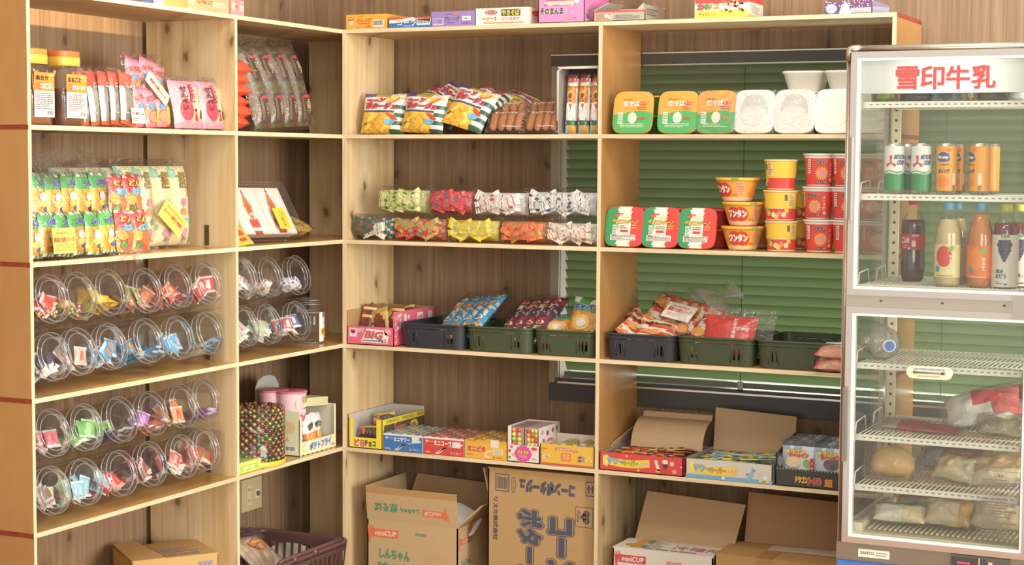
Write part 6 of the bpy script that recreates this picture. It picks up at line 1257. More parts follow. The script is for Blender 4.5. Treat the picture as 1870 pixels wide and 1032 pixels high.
b = B(); S = pillow(b, .14, .14, .05, (lambda u, v: '#c8a23a' if (u * 3 + v * 4) % 1 > .3 else '#9a7a3a'), 14, 14, 'film', 236, .006); b.rect(S, -.01, .06, .06, .12, '#e8c83a', .004, (3, 3)); b.build('printed_bag', o); clear_bag(.16, .16, .055, 237, .008).build('clear_wrapper', o); seat(o, z)
# ================================================================== lying sweet jars
JR, JL, JT = .060, .120, .30
b = B(); b.lathe([(.001, 0), (JR * .93, 0), (JR * .99, .005), (JR, .012), (JR, JL * .86), (JR * .95, JL * .92), (JR * .93, JL)], 'clear_plastic', n=40); jb = b
b = B(); b.lathe([(JR * .965, JL - .008), (JR * 1.03, JL - .008), (JR * 1.045, JL - .004), (JR * 1.045, JL + .010), (JR * 1.02, JL + .014), (JR * .92, JL + .014), (JR * .86, JL + .012), (JR * .80, JL + .009), (JR * .74, JL + .009), (.001, JL + .009)], 'clear_plastic', n=44); jl = b
b = B(); b.tube([(JR * 1.045 * math.cos(2 * PI * i / 44), JR * 1.045 * math.sin(2 * PI * i / 44), JL + .011) for i in range(44)], .0016, 'clear_rim', n=6, close=True); b.tube([(JR * .80 * math.cos(2 * PI * i / 44), JR * .80 * math.sin(2 * PI * i / 44), JL + .011) for i in range(44)], 0.0014, 'clear_rim', n=6, close=True); b.tube([(JR * 1.04 * math.cos(2 * PI * i / 44), JR * 1.04 * math.sin(2 * PI * i / 44), JL - .008) for i in range(44)], .0013, 'clear_rim', n=6, close=True); jr = b
proto = None; cand = {}
def candy(kind, c1, c2, c3):
    k = (kind, c1, c2)
    if k in cand: return cand[k]
    b = B()
    if kind == 'ball': b.lathe([(.0008, -.0068)] + [(.0068 * math.cos(a), .0068 * math.sin(a)) for a in [-1.2 + .4 * i for i in range(7)]] + [(.0008, .0068)], 'foil', c1, 12)
    elif kind == 'cube': b.box(-.013, .013, -.012, .012, 0, .016, 'film', c2); b.disc(plane((0, -.012, .008), (1, 0, 0), (0, 0, 1)), 0, 0, .007, .005, c1, .0004, 10); b.disc(plane((0, 0, .016), (1, 0, 0), (0, 1, 0)), 0, 0, .008, .008, c1, .0004, 10)
    elif kind == 'long':
        S = pillow(b, .03, .085, .012, (lambda u, v: c2 if v > .92 or v < .08 else (c3 if abs((v * 3) % 1 - .5) < .14 else c1)), 6, 10, 'film', 3, .002)
    elif kind == 'tag':
        S = pillow(b, .04, .04, .012, (lambda u, v: c2 if v < .45 else c1), 6, 7, 'film', 5, .002)
    else:
        S = pillow(b, .042, .050, .016, (lambda u, v: c2 if v > .9 or v < .1 else (c3 if (u * u + (v - .5) ** 2 * 3) < .22 else c1)), 6, 8, 'film', 4, .0025)
    me = b.build('candy'); me.hide_render = False; cand[k] = me.data; bpy.data.objects.remove(me); return cand[k]
def jar(px, py, row, bay_lab, fill, X=-.035):
    """a jar lying on its side, mouth to the front and raised; its wrapped sweets lie inside"""
    global proto
    Y = LY(px, ZS[row] - .1, X); zc = HZ(py, X, Y); Y = LY(px, zc, X); zc = HZ(py, X, Y) + .007
    ax = Vector((0, -math.cos(JT), math.sin(JT)))
    base = Vector((0, 0, 0)) - ax * (JL + .009)
    loc = LW((X, Y, zc), base); rot = Euler(lrot(R90 - JT, 0, 0))
    lab = 'clear lying sweet jar, %s' % bay_lab
    if proto is None:
        o = empty('sweet_jar', loc, rot, lab, 'jar', 'clear sweet jars lying in rows'); jb.build('jar_body', o); l = jl.build('lid', o); jr.build('lid_rim', l); proto = o
    else:
        o = dup(proto, loc, tuple(rot), lab)
    r_ = random.Random(int(px * 7 + py)); dn = Vector((0, -math.sin(JT), -math.cos(JT))); base_w = base
    for n_, kind, c1, c2, c3, nm, grp in fill:
        me = candy(kind, c1, c2, c3); n_ = int(n_ * 1.6 + .5)
        for i in range(n_):
            zz = r_.uniform(.026, JL - .022) if kind != 'long' else r_.uniform(.018, .03); ph = r_.uniform(-.95, .95); zz = zz if r_.random() > .5 else min(JL - .022, zz + .035); rr = JR - {'ball': .009, 'long': .013, 'cube': .017}.get(kind, .014) - r_.uniform(0, .018 if kind != 'ball' else .022)
            p_ = base_w + ax * zz + dn * rr * math.cos(ph) + Vector((1, 0, 0)) * rr * math.sin(ph)
            c = bpy.data.objects.new({'ball': 'round_sweet', 'long': 'stick_sweet', 'cube': 'cube_sweet', 'tag': 'tagged_sweet'}.get(kind, 'wrapped_sweet'), me); sc.collection.objects.link(c)
            c.location = LW((X, Y, zc), p_)
            if kind == 'long': c.rotation_euler = lrot(R90 - JT + r_.uniform(-.1, .1), ph * .3, r_.uniform(-.12, .12))
            else: c.rotation_euler = lrot(-r_.uniform(.2, 1.4), r_.uniform(-.7, .7), r_.uniform(-.6, .6))
            tag(c, '%s in jar %s' % (nm, bay_lab), 'sweet', grp)
SW = 'sweets in the lying jars'
def F_(n, kind, c1, c2, c3, nm): return (n, kind, c1, c2, c3, nm, SW)
POS3u = [(95.5, 549.6), (146, 543.7), (202.7, 537.8), (269.5, 534), (325.7, 526.7), (380.6, 520)]
POS3l = [(99, 655), (146.5, 645.7), (203.4, 636.6), (270.7, 626), (328, 620), (382.6, 611.7)]
POS4u = [(97, 795), (158, 784), (222, 770), (279, 759), (335, 745), (376, 733)]
POS4l = [(97, 899.6), (157, 884), (222, 868), (277, 851), (336, 837.5), (376, 824)]
FILL = {
 '3u': [[F_(8, 'ball', '#d8c84a', '#d8c84a', '', 'gold round sweet'), F_(8, 'ball', '#e87a8a', '', '', 'pink round sweet'), F_(5, 'pk', '#e2503a', '#f0d8d0', '#d83a2f', 'red wrapped sweet')],
        [F_(8, 'ball', '#9ab84a', '', '', 'green round sweet'), F_(8, 'ball', '#e8849a', '', '', 'pink round sweet'), F_(3, 'pk', '#eec83a', '#e8b830', '#c8642a', 'yellow wrapped sweet')],
        [F_(6, 'pk', '#f2d02a', '#e8c020', '#f6dc50', 'bright yellow wrapped sweet'), F_(3, 'long', '#f2d02a', '#d8b020', '#c8982a', 'long yellow packet')],
        [F_(7, 'pk', '#a8583a', '#d8a890', '#c86a3a', 'brown wrapped sweet'), F_(3, 'pk', '#8a9a3a', '#d8d0a0', '#c8482f', 'olive wrapped sweet')],
        [F_(8, 'pk', '#e0482f', '#e8a890', '#f0c84a', 'red wrapped sweet'), F_(2, 'long', '#d83a2f', '#5a78b8', '#e8d8c8', 'long red packet')],
        [F_(7, 'pk', '#dd3f38', '#f0e0d8', '#f0e0d8', 'red and white wrapped sweet')]],
 '3l': [[F_(14, 'tag', '#4a4460', '#efeae2', '', 'dark violet sweet with white tag'), F_(5, 'pk', '#5a4a58', '#d8ccc8', '#4a4058', 'dark violet wrapped sweet')],
        [F_(5, 'pk', '#d8b8a8', '#e8dcd0', '#c8705a', 'pale pink wrapped sweet')],
        [F_(8, 'pk', '#4aa0d0', '#dfe8ec', '#e88a4a', 'blue wrapped sweet')],
        [F_(6, 'long', '#58a8d4', '#e8e8e8', '#4a88c0', 'long sky-blue packet'), F_(4, 'pk', '#6a88a8', '#e0d8d0', '#d8a058', 'blue-grey wrapped sweet')],
        [F_(7, 'pk', '#5fb2e0', '#d8ecf4', '#f0d0c8', 'light blue wrapped sweet')],
        [F_(6, 'long', '#e6e4e0', '#5a98c8', '#c8d4dc', 'long white and blue packet')]],
 '4u': [[F_(7, 'pk', '#d8707a', '#e8d8d4', '#c85a68', 'rose-pink wrapped sweet')],
        [F_(9, 'pk', '#7ac060', '#e0ecd4', '#a8d488', 'green wrapped sweet')],
        [F_(5, 'long', '#8a5aa0', '#e0d4e4', '#5a9a4a', 'long purple packet'), F_(3, 'pk', '#9ac86a', '#e0e8d0', '#6a9a4a', 'green wrapped sweet')],
        [F_(5, 'long', '#e88a4a', '#efe0d0', '#b858a0', 'long orange packet'), F_(4, 'pk', '#a86ab8', '#e8d8ec', '#d890c8', 'lilac wrapped sweet')],
        [F_(5, 'pk', '#e09a50', '#efe0c8', '#d8503a', 'orange wrapped sweet'), F_(4, 'pk', '#d8683a', '#e8d8c8', '#f0c84a', 'rust-red wrapped sweet')],
        [F_(6, 'long', '#a868a8', '#ead8ea', '#c890c8', 'long lilac packet')]],
 '4l': [[F_(8, 'pk', '#8a7a74', '#cfc4bc', '#a8584a', 'grey-brown wrapped sweet'), F_(3, 'pk', '#d8d08a', '#ece8c8', '#b8b05a', 'pale yellow wrapped sweet')],
        [F_(10, 'pk', '#8fcad8', '#e0ecee', '#b8dce4', 'pale turquoise wrapped sweet'), F_(3, 'pk', '#c87a80', '#e8d4d4', '#a85a60', 'dull pink wrapped sweet')],
        [F_(10, 'pk', '#e8403c', '#f0a8a0', '#f06a60', 'bright red wrapped sweet'), F_(3, 'pk', '#a8d4e0', '#e0ecee', '#c8e4ec', 'pale blue wrapped sweet')],
        [F_(7, 'pk', '#c85a54', '#e8ccc4', '#9a4a44', 'dull red wrapped sweet'), F_(4, 'pk', '#8a6a60', '#d8ccc4', '#b8988a', 'brown wrapped sweet')],
        [F_(6, 'tag', '#4a403e', '#ece6de', '', 'black tagged sweet'), F_(3, 'pk', '#d8584a', '#ecd8d0', '#f0b0a0', 'red wrapped sweet')],
        [F_(7, 'pk', '#d8482f', '#e8d0b8', '#4a8a4a', 'red and green wrapped sweet')]]}
ORD = ['leftmost', 'second from left', 'third from left', 'fourth from left', 'fifth from left', 'rightmost']
for key, pos, row, nm in (('3u', POS3u, 3, 'upper row, third left shelf'), ('3l', POS3l, 3, 'lower row, third left shelf'), ('4u', POS4u, 4, 'upper row, fourth left shelf'), ('4l', POS4l, 4, 'lower row, fourth left shelf')):
    for i, (px, py) in enumerate(pos): jar(px, py, row, '%s in the %s' % (ORD[i], nm), FILL[key][i])
O3 = ['left', 'middle', 'right']
B2u = [[F_(6, 'cube', '#e89a90', '#f2ece6', '', 'white cube sweet with pink print'), F_(3, 'pk', '#eadfd8', '#f4eee8', '#d89a98', 'white wrapped sweet')], [F_(10, 'cube', '#ee9a4a', '#f4ece2', '', 'white cube sweet with orange print')], [F_(8, 'cube', '#7a70a8', '#efeaf0', '', 'white cube sweet with violet print'), F_(3, 'cube', '#ee8a5a', '#f4ece2', '', 'white cube sweet with orange dot')]]
B2l = [[F_(6, 'pk', '#d8cfc0', '#e8e4d8', '#d88a90', 'pale pink wrapped sweet')], [F_(9, 'pk', '#cfd8b8', '#e4e8d8', '#b8cc98', 'pale green wrapped sweet')], [F_(5, 'pk', '#d8483a', '#f0ece8', '#f4efe8', 'red and white wrapped sweet'), F_(4, 'pk', '#5a78c0', '#f0ece8', '#e8e4ec', 'blue and white wrapped sweet')]]
for i, (px, py) in enumerate(((447, 510), (494, 508.6), (545, 505.4))): jar(px, py, 3, '%s of upper three beside the corner' % O3[i], B2u[i], X=-.04)
for i, (px, py) in enumerate(((449, 599), (492, 595), (545, 588.6))): jar(px, py, 3, '%s of lower three beside the corner' % O3[i], B2l[i], X=-.04)
# clear stands that carry the upper rows
def stand(row, y0, y1, zc_lo, zc_hi, lab):
    z = ZS[row + 1 - 1]; b = B(); o = empty('jar_rack', (-.12, (y0 + y1) / 2, z + .0005), lrot(), lab, 'rack'); w_ = (y1 - y0)
    t_ = math.tan(JT)
    for nm, zz in (('rack_sheet', zc_hi),):
        b = B(); f0 = zz - JR * 1.07 / math.cos(JT) - z - .001; V = [(-w_ / 2, -.082, f0), (w_ / 2, -.082, f0 - .0), (w_ / 2, .075, f0 - .157 * t_), (-w_ / 2, .075, f0 - .157 * t_)]; b.quad(*V, 'clear_plastic', th=.0025); b.build(nm, o)
    for sx in (-1, 1):
        b = B(); b.box(sx * w_ / 2 - .0015, sx * w_ / 2 + .0015, -.08, .08, 0, f0 - .157 * t_ * .5, 'clear_plastic'); b.build('rack_side', o)
def zmid(pos, X=-.035): return [HZ(py, X, LY(px, .9, X)) for px, py in pos]
zu3 = min(zmid(POS3u)); zu4 = min(zmid(POS4u))
stand(3, LE + TH + .006, LM - TH - .006, 0, zu3, 'clear acrylic stand carrying the upper jars of the third left shelf'); stand(4, LE + TH + .006, LM - TH - .006, 0, zu4, 'clear acrylic stand carrying the upper jars of the fourth left shelf'); stand(3, LM + .006, -.16, 0, min(zmid([(447, 510), (494, 508.6), (545, 505.4)], -.04)), 'clear acrylic stand carrying the upper jars beside the corner')
# glass jar with cookie label
x, y, z, W = putL(560, 592, 3, -.09, .05); Hj = HZ(545, x, y) - z
o = empty('glass_jar', (x, LY(566, z, x), z), lrot(), 'tall glass jar with cookie label standing beside the lying jars in the corner', 'jar')
b = B(); r = .048; b.lathe([(.001, 0), (r * .9, 0), (r, .006), (r, Hj * .72), (r * .82, Hj * .82), (r * .80, Hj * .88)], 'clear_glass', n=36); b.build('jar_body', o)
b = B(); b.lathe([(r * .86, Hj * .86), (r * .88, Hj * .88), (r * .86, Hj * .9), (r * .86, Hj * .97), (r * .8, Hj), (.001, Hj)], 'clear_glass', n=36); b.build('lid', o); b = B()
for rr, zz in ((r * .86, .965), (r * .88, .88), (r * .99, .70), (r * .93, .02)): b.tube([(rr * math.cos(2 * PI * i / 32), rr * math.sin(2 * PI * i / 32), Hj * zz) for i in range(32)], .0014, 'clear_rim', n=6, close=True); b.build('glass_ring', o); b = B()

b = B(); S = cyl(r + .0008, .25); b.rect(S, -.028, .034, Hj * .04, Hj * .70, '#f3eee6', 0, (8, 1)); b.rect(S, -.012, .004, Hj * .58, Hj * .70, '#d8408a', .0004, (3, 1)); b.small(S, -.0, .03, Hj * .44, Hj * .5, 1, '#5a544e'); 
for q in range(12): b.disc(S, rnd.uniform(-.02, .028), Hj * rnd.uniform(.06, .30), .009, .008, rnd.choice(('#e8963a', '#d8702a', '#f0b84a', '#b85a2a')), .0004 + q * .00005, 12)
b.build('paper_label', o)
# ================================================================== fourth left row, right bay
x, y, z, W = putL(450, 524, 4, -.035, .11); Hb = HZ(742, x, y) - z; r = W / 2 * .92
o = empty('sweet_tub', (x, y, z), lrot(), 'clear round tub packed with shiny coloured foil balls on the fourth left shelf', 'tub')
b = B(); b.lathe([(.001, 0), (r * .98, 0), (r, .002), (r, .016), (r * .97, .017)], 'plastic', '#f2cc34', 40); b.build('base', o)
b = B(); b.lathe([(r * .985, .016), (r * .985, Hb), (.001, Hb)], 'clear_plastic', n=40); b.build('tub_wall', o)
BC = ['#b06a3a', '#a8382f', '#7a9a4a', '#c88a4a', '#8a3a34', '#d8a060', '#6a8a40', '#c05a48', '#94502f', '#b8b050']
bp = {}; pc = .0125; nr = int((Hb - .022) / pc); rr_ = random.Random(5); cnt = 0; hb_ = B()
for k in range(nr + 1):
    for j in range(24):
        a = -PI * .5 + (j + .5 * (k % 2)) * 2 * PI / 24; c = rr_.choice(BC); px_, py_ = (r - .0085) * math.cos(a), (r - .0085) * math.sin(a); zz = .024 + k * pc
        facing = -py_ * .8 - px_ * .6
        if facing > r * .42 and cnt < 100:
            if c not in bp:
                q = B(); q.lathe([(.0005, -.0066)] + [(.0078 * math.cos(t_), .0066 * math.sin(t_)) for t_ in [-1.25 + .25 * i for i in range(11)]] + [(.0005, .0066)], 'foil', c, 12); bp[c] = q.build('foil_ball', o, (px_, py_, zz))
            else: dup(bp[c], (px_, py_, zz), parent=o)
            cnt += 1
        else:
            hb_.T = Matrix.Translation((px_, py_, zz)); hb_.lathe([(.0005, -.0062), (.005, -.0045), (.0074, 0), (.005, .0045), (.0005, .0062)], 'foil', c, 8)
for j in range(36):
    a = j * 2.4; q = math.sqrt(j / 36.0) * (r - .012); hb_.T = Matrix.Translation((q * math.cos(a), q * math.sin(a), .024 + nr * pc + .003)); hb_.lathe([(.0005, -.0062), (.005, -.0045), (.0074, 0), (.005, .0045), (.0005, .0062)], 'foil', BC[j % 10], 8)
hb_.build('foil_ball_heap', o)['kind'] = 'stuff'
def panda(px0, px1, pt, pb, X, lab, z0):
    Y0 = LY(px0, z0, X); Y1 = LY(px1, z0, X); W = Y1 - Y0; H = HZ(pt, X, Y0) - z0; r1 = W / 2 * 1.0; r0 = r1 * .84; rf = lambda v: r0 + (r1 * .96 - r0) * min(max(v / H, 0), 1)
    b = B(); b.lathe([(.001, 0), (r0 * .97, 0), (r0, .003), (rf(H * .94), H * .94)], 'print', '#f0c2c8', 36); b.lathe([(rf(H * .94), H * .94), (r1, H * .95), (r1, H * .99), (r1 * .95, H), (.001, H - .001)], 'print', '#e07a8a', 36)
    S = cyl(rf, .15); b.text(S, 'ヤン', 0, H * .76, H * .15, '#d8d03a', w=.034, bold=.08, outline='#4a3a30', ow=.05, o=.0014); b.disc(S, .0, H * .5, .014, H * .15, '#f6f0e8', .001, 16, rings=2); b.rect(S, -.012, .012, H * .12, H * .28, '#e05a70', .001, (3, 1))
    for u, v, c in ((-.018, .3, '#d83a48'), (.02, .2, '#d83a48'), (.024, .4, '#d83a48'), (-.02, .12, '#c8384a'), (.022, .82, '#f4dce0'), (-.006, .5, '#3a3432'), (.007, .5, '#3a3432')): b.disc(S, u, H * v, .004, H * .04, c, .0016, 8)
    o = b.build('snack_cup', loc=(X, (Y0 + Y1) / 2, z0), rot=lrot()); tag(o, lab, 'cup', 'pink snack cups on the fourth left shelf'); return H
zc = ZS[4] + .0006
h1 = panda(521, 549, 778, 835, -.09, 'pink snack cup at the bottom of the right stack, beside the ball tub', zc)
panda(516, 548, 716.5, 776, -.09, 'pink snack cup on top of the right stack beside the ball tub', zc + h1 + .0006)
h2 = panda(486, 514, 776, 830, -.155, 'pink snack cup hidden behind the ball tub at the bottom of the left stack', zc)
panda(484, 515, 714, 770, -.155, 'pink snack cup on top of the left stack, behind the ball tub', zc + h2 + .0006)
b = B(); pts = [(-.07, 0), (.07, 0), (.07, .2), (.05, .225), (.02, .235), (-.02, .235), (-.05, .225), (-.07, .2)]
for yy in (0, .0012): b.poly(front(yy, 0, 0), pts if True else pts, '#b4b2aa', 0, 'paper')
o = b.build('backing_card', loc=(-.235, LY(488, ZS[4], -.235), zc), rot=lrot()); tag(o, 'grey rounded backing card standing behind the ball tub', 'card')
# potato fries box
x, y, z, W = putL(547, 614, 4, -.02, .16); Hf = HZ(740, x, y) - z
o = empty('snack_carton', (x, y, z), lrot(), 'pale yellow open box of potato snack bags in the corner of the fourth left shelf', 'box')
b, F, R_ = open_box(W, .16, Hf * .30, Hf * .98, Hf * .98, '#e8e4b8', '#d8d2b8'); b.box(-W / 2, -W / 2 + .012, -.08, -.078, Hf * .3, Hf * .8, 'paper', '#e8e4b8'); b.box(W / 2 - .012, W / 2, -.08, -.078, Hf * .3, Hf * .98, 'paper', '#e8e4b8')
b.text(F, 'ポテトフライ', W * .56, Hf * .17, Hf * .16, '#5a80d0', w=W * .58, bold=.06, rot=.04); b.disc(F, W * .12, Hf * .16, .012, .012, '#f0c83a'); b.disc(F, W * .12, Hf * .16, .008, .008, '#f8f0d8', .0012); b.text(F, '20袋', W * .9, Hf * .09, Hf * .06, '#8a8468')
Lf = plane((-W / 2, .08, 0), (0, -1, 0), (0, 0, 1)); b.text(Lf, '20袋入', .1, Hf * .36, Hf * .09, '#8a8468'); b.rect(Lf, .105, .15, Hf * .08, Hf * .22, '#f2eee0'); b.bars(Lf, .107, .148, Hf * .09, Hf * .21); b.disc(Lf, .12, Hf * .62, .025, .02, '#ecc890'); b.build('display_carton', o)
b = B(); b.T = rotT(0, .08, 0, (W * .12, .02, Hf * .985)); b.box(-W * .5, W * .36, -.07, .06, 0, .028, 'paper', '#dcd9a0', faces={'top': '#d2cf96'}); b.rect(plane((-W * .5, -.07, .0284), (1, 0, 0), (0, 1, 0)), W * .1, W * .4, .03, .08, '#8a8a4a'); b.build('box_lid', o)
for k, (u, dd, ry) in enumerate(((-.018, -.062, -.08), (.022, -.056, .12), (-.008, -.03, .05))):
    b = B(); S = pillow(b, .062, .115, .03, (lambda u, v: ('#8fb0d0' if (u * 5 + v * 3) % 1 > .5 else '#efe8e0') if v > .86 else ('#f2ece0' if v > .5 else ('#eea04a' if abs(u) < .75 else '#c8602a'))), 10, 14, 'film', 240 + k, .003); b.text(S, 'ポテ', 0, .078, .02, '#3a342c', w=.036, bold=.06, o=.003, rot=.2)
    for q in range(4): b.disc(S, -.012 + .008 * q, .028 + .004 * (q % 2), .008, .026, ('#f0b04a', '#e8943a')[q % 2], .003 + .0003 * q, 14)
    ob = b.build('snack_bag', loc=LW((x, y, z), (u, dd, 0)), rot=lrot(-.12, ry, 0)); tag(ob, ('left white and yellow potato snack bag in the pale yellow box', 'right white and yellow potato snack bag in the pale yellow box', 'potato snack bag behind the front two in the pale yellow box')[k], 'bag', 'potato snack bags'); seat(ob, z + .004)
# small boxes at the divider
for p0, p1, pt, xf, cols, lab in ((434, 477, 842, -.012, ('#d8e25a', '#b8d848', '#f0ecdc'), 'small lime green sweets box at the divider on the fourth left shelf'), (474, 491, 832, -.02, ('#f0e8e4', '#e0405a', '#f4f0ec'), 'small white and pink sweets box squeezed between lime and black boxes'), (488, 503, 830, -.02, ('#3a3634', '#4a4440', '#f0ece6'), 'small black sweets box with white letters left of the ball tub')):
    x, y, z, W = putL(p0, p1, 4, xf, .14); W *= .97; H = max(.022, HZ(pt, xf, y) - z)
    b, F, R_, T_ = carton(W, .14, H, cols[0], top=cols[2]); b.rect(F, W * .1, W * .9, H * .15, H * .7, cols[1]); b.text(F, 'グミ', W * .45, H * .42, H * .4, cols[2], w=W * .5, bold=.05, o=.0014); b.rect(T_, W * .1, W * .9, .01, .06, cols[1]); b.small(T_, W * .1, W * .9, .07, .12, 3, '#8a8478')
    o = b.build('sweets_box', loc=(x, y, z), rot=lrot()); tag(o, lab, 'box', 'small sweets boxes by the divider')
# ================================================================== bottom row left
Yc = LY(300, .3, -.16); zt = HZ(1003, -.16, Yc); z0 = ZS[5] + .0006
o = empty('cardboard_carton', (-.150, Yc - .01, z0), (0, 0, R90 - .62), 'brown carton with printed lid and purple lettering at the bottom left', 'box'); h = zt - z0; w_, d_ = .26, .2
b, F, R_ = shipping(w_, d_, h, '#c8a060', top=True); T_ = plane((-w_ / 2, -d_ / 2, h), (1, 0, 0), (0, 1, 0)); b.rect(T_, .06, .22, .06, .12, '#8a7aa0'); b.rect(T_, .063, .217, .063, .117, '#c8a060', .001); b.small(T_, .07, .21, .07, .11, 3, '#8a7aa0', o=.0013); b.rect(T_, .05, .1, .15, .17, '#d8643a'); b.text(T_, '取扱注意', .15, .03, .02, '#8a7aa0', w=.13); b.text(F, '8000', .22, h - .03, .02, '#7a70a0', w=.045); b.small(F, .02, .24, h - .1, h - .03, 4, '#8a7aa0'); b.build('carton_body', o)
b = B(); b.quad((-w_ / 2, -d_ / 2, h + .001), (-w_ / 2 + .1, -d_ / 2, h + .001), (-w_ / 2 + .07, d_ / 2, h + .014), (-w_ / 2, d_ / 2, h + .012), 'card', '#cda566', th=.003); b.build('lid_flap', o)
# maroon shopping basket
rx0, rx1 = -.30, .035; Yr = -.028; Yl = -.50; zr = .098; z0 = ZS[5] + .0006
o = empty('shopping_basket', ((rx0 + rx1) / 2, (Yr + Yl) / 2, z0), lrot(), 'maroon plastic shopping basket on the floor of the left shelving near the corner', 'basket'); W = Yr - Yl; d = rx1 - rx0; H = zr - z0
b = B(); C_ = '#5a3230'; k = .9
def wallq(p, q, n):
    p0, q0 = Vector((p[0] * k, p[1] * k, 0)), Vector((q[0] * k, q[1] * k, 0)); p1, q1 = Vector((p[0], p[1], H)), Vector((q[0], q[1], H)); nrm = Vector((-(p1 - q1).y, (p1 - q1).x, 0)).normalized() * .0025
    def pt(u, v): a = p0.lerp(q0, u); c = p1.lerp(q1, u); return a.lerp(c, v)
    for (v0, v1) in ((0, .06), (.42, .5), (.86, 1.0)): b.quad(pt(0, v0), pt(1, v0), pt(1, v1), pt(0, v1), 'plastic', C_, th=.003)
    for i in range(n + 1):
        u = i / n; e = .16 / n; b.quad(pt(max(0, u - e), .06), pt(min(1, u + e), .06), pt(min(1, u + e), .42), pt(max(0, u - e), .42), 'plastic', C_, th=.003); b.quad(pt(max(0, u - e), .5), pt(min(1, u + e), .5), pt(min(1, u + e), .86), pt(max(0, u - e), .86), 'plastic', C_, th=.003)
cs = [(-W / 2, -d / 2), (W / 2, -d / 2), (W / 2, d / 2), (-W / 2, d / 2)]
for i in range(4): wallq(cs[i], cs[(i + 1) % 4], 16 if i % 2 == 0 else 11)
b.box(-W / 2 * k, W / 2 * k, -d / 2 * k, d / 2 * k, 0, .004, 'plastic', C_); b.build('basket_body', o)
b = B(); rc = .03; P = []
for cx, cyy, a0 in ((W / 2 - rc, -d / 2 + rc, -R90), (W / 2 - rc, d / 2 - rc, 0), (-W / 2 + rc, d / 2 - rc, R90), (-W / 2 + rc, -d / 2 + rc, PI)): P += [(cx + (rc + .004) * math.cos(a0 + R90 * i / 6), cyy + (rc + .004) * math.sin(a0 + R90 * i / 6), H) for i in range(7)]
b.tube(P, .008, 'plastic', '#63393a', 10, close=True); b.tube([(x_, y_, H - .018) for x_, y_, _ in P], .004, 'plastic', C_, 8, close=True); b.build('rim', o)
b = B(); b.tube([(-W / 2 + .05, -d / 2 - .004, H + .004), (-W / 2 + .06, -d / 2 - .01, H + .016), (W / 2 - .06, -d / 2 - .01, H + .016), (W / 2 - .05, -d / 2 - .004, H + .004)], .006, 'plastic', '#63393a', 8); b.build('handle', o)
b = B(); b.tube([(-W / 2 + .05, d / 2 + .004, H + .004), (-W / 2 + .06, d / 2 + .008, H + .016), (W / 2 - .06, d / 2 + .008, H + .016), (W / 2 - .05, d / 2 + .004, H + .004)], .006, 'plastic', '#63393a', 8); b.build('handle', o)
for u in (.02, -.1): 
    b = B(); b.T = rotT(0, R90, 0, (u, -d / 2 - .008, H + .006)); b.lathe([(.001, -.01), (.010, -.01), (.011, 0), (.010, .01), (.001, .01)], 'plastic', '#63393a', 14); b.build('handle_hinge', o)
Yk = LY(497, .1, -.13); p_ = empty('cup_pack', (-.13, Yk, ZS[5] + .14), lrot(-.9, .1, .1), 'clear bag of pale wooden sticks with an orange label lying in the maroon basket', 'bag')
b = B(); S = pillow(b, .20, .15, .05, (lambda u, v: '#e6cdb0' if (u * 9) % 1 > .3 else '#d8b894'), 26, 12, 'film', 251, .003); b.disc(S, 0, .09, .05, .024, '#ee9048', .005, 18); b.rect(S, -.055, .055, .085, .105, '#ee9048', .0052, (6, 1)); b.text(S, '50', 0, .082, .016, '#fff0dc', bold=.05, o=.0065); b.small(lambda u, v, o=0: S(u, v, o + .006), -.04, .04, .098, .104, 1, '#fff0dc'); b.build('stick_bundle', p_)
clear_bag(.23, .18, .06, 252, .009).build('clear_wrapper', p_); seat(p_, ZS[5] + .132)
b = B(); b.lathe([(.001, 0), (.05, 0), (.075, .03), (.078, .032), (.074, .032), (.05, .004), (.001, .004)], 'plastic', '#efe6da', 32); 
o2 = b.build('paper_plate', loc=(-.19, LY(530, .1, -.19), ZS[5] + .02), rot=(.2, .3, 0)); tag(o2, 'white rounded plate stack showing behind the stick bag in the maroon basket', 'plate'); seat(o2, ZS[5] + .10)
# ================================================================== glass-sided drinks fridge
FX0, FX1, FY, FB = 1.806, 2.298, -.50, -.035
fz = lambda py: HZ(py, FX0 + .03, FY)
ZTOP = HZ(83, FX0, FY)
fr = empty('drinks_fridge', ((FX0 + FX1) / 2, (FY + FB) / 2, -.132)); tag(fr, 'tall glass-sided drinks fridge with lit red-lettered sign in front of the right shelving', 'fridge')
OX, OY, OZ = fr.location
def fpart(b, name, parent=None):
    b.T = Matrix(); o = b.build(name, parent or fr)
    if not parent: o.matrix_parent_inverse = Matrix.Translation(-fr.location)
    return o
ST = '#cbbcaa'; ST2 = '#b0a292'
GX0, GX1 = FX0 + .034, FX1 - .02        # door glass opening
zS0, zS1 = fz(171), fz(107); zU0 = fz(527); zM0, zM1 = fz(561), fz(537); zD0 = fz(972); zB = fz(991)
zin = zD0 + .006
b = B()
for x0, x1 in ((FX0, FX0 + .012), (FX1 - .012, FX1)):
    b.box(x0, x1, FY + .012, FY + .05, zB, ZTOP - .012, 'metal', ST); b.box(x0, x1, FB - .03, FB, zB, ZTOP - .012, 'metal', ST)
b.tube([(FX0 + .006, FY + .016, zB), (FX0 + .006, FY + .016, ZTOP - .03)], .006, 'metal', '#c8a890', 10)
b.build
fpart(b, 'corner_post')
b = B(); b.tube([(FX0 + .03, FY + .012, ZTOP - .008), (FX1, FY + .012, ZTOP - .008)], .008, 'metal', '#d8c8b4', 12); b.tube([(FX0 + .006, FY + .012, ZTOP - .04), (FX0 + .006, FY + .012, ZTOP - .016), (FX0 + .009, FY + .012, ZTOP - .009), (FX0 + .016, FY + .012, ZTOP - .007), (FX0 + .035, FY + .012, ZTOP - .007)], .0085, 'metal', '#d4c4b2', 12)
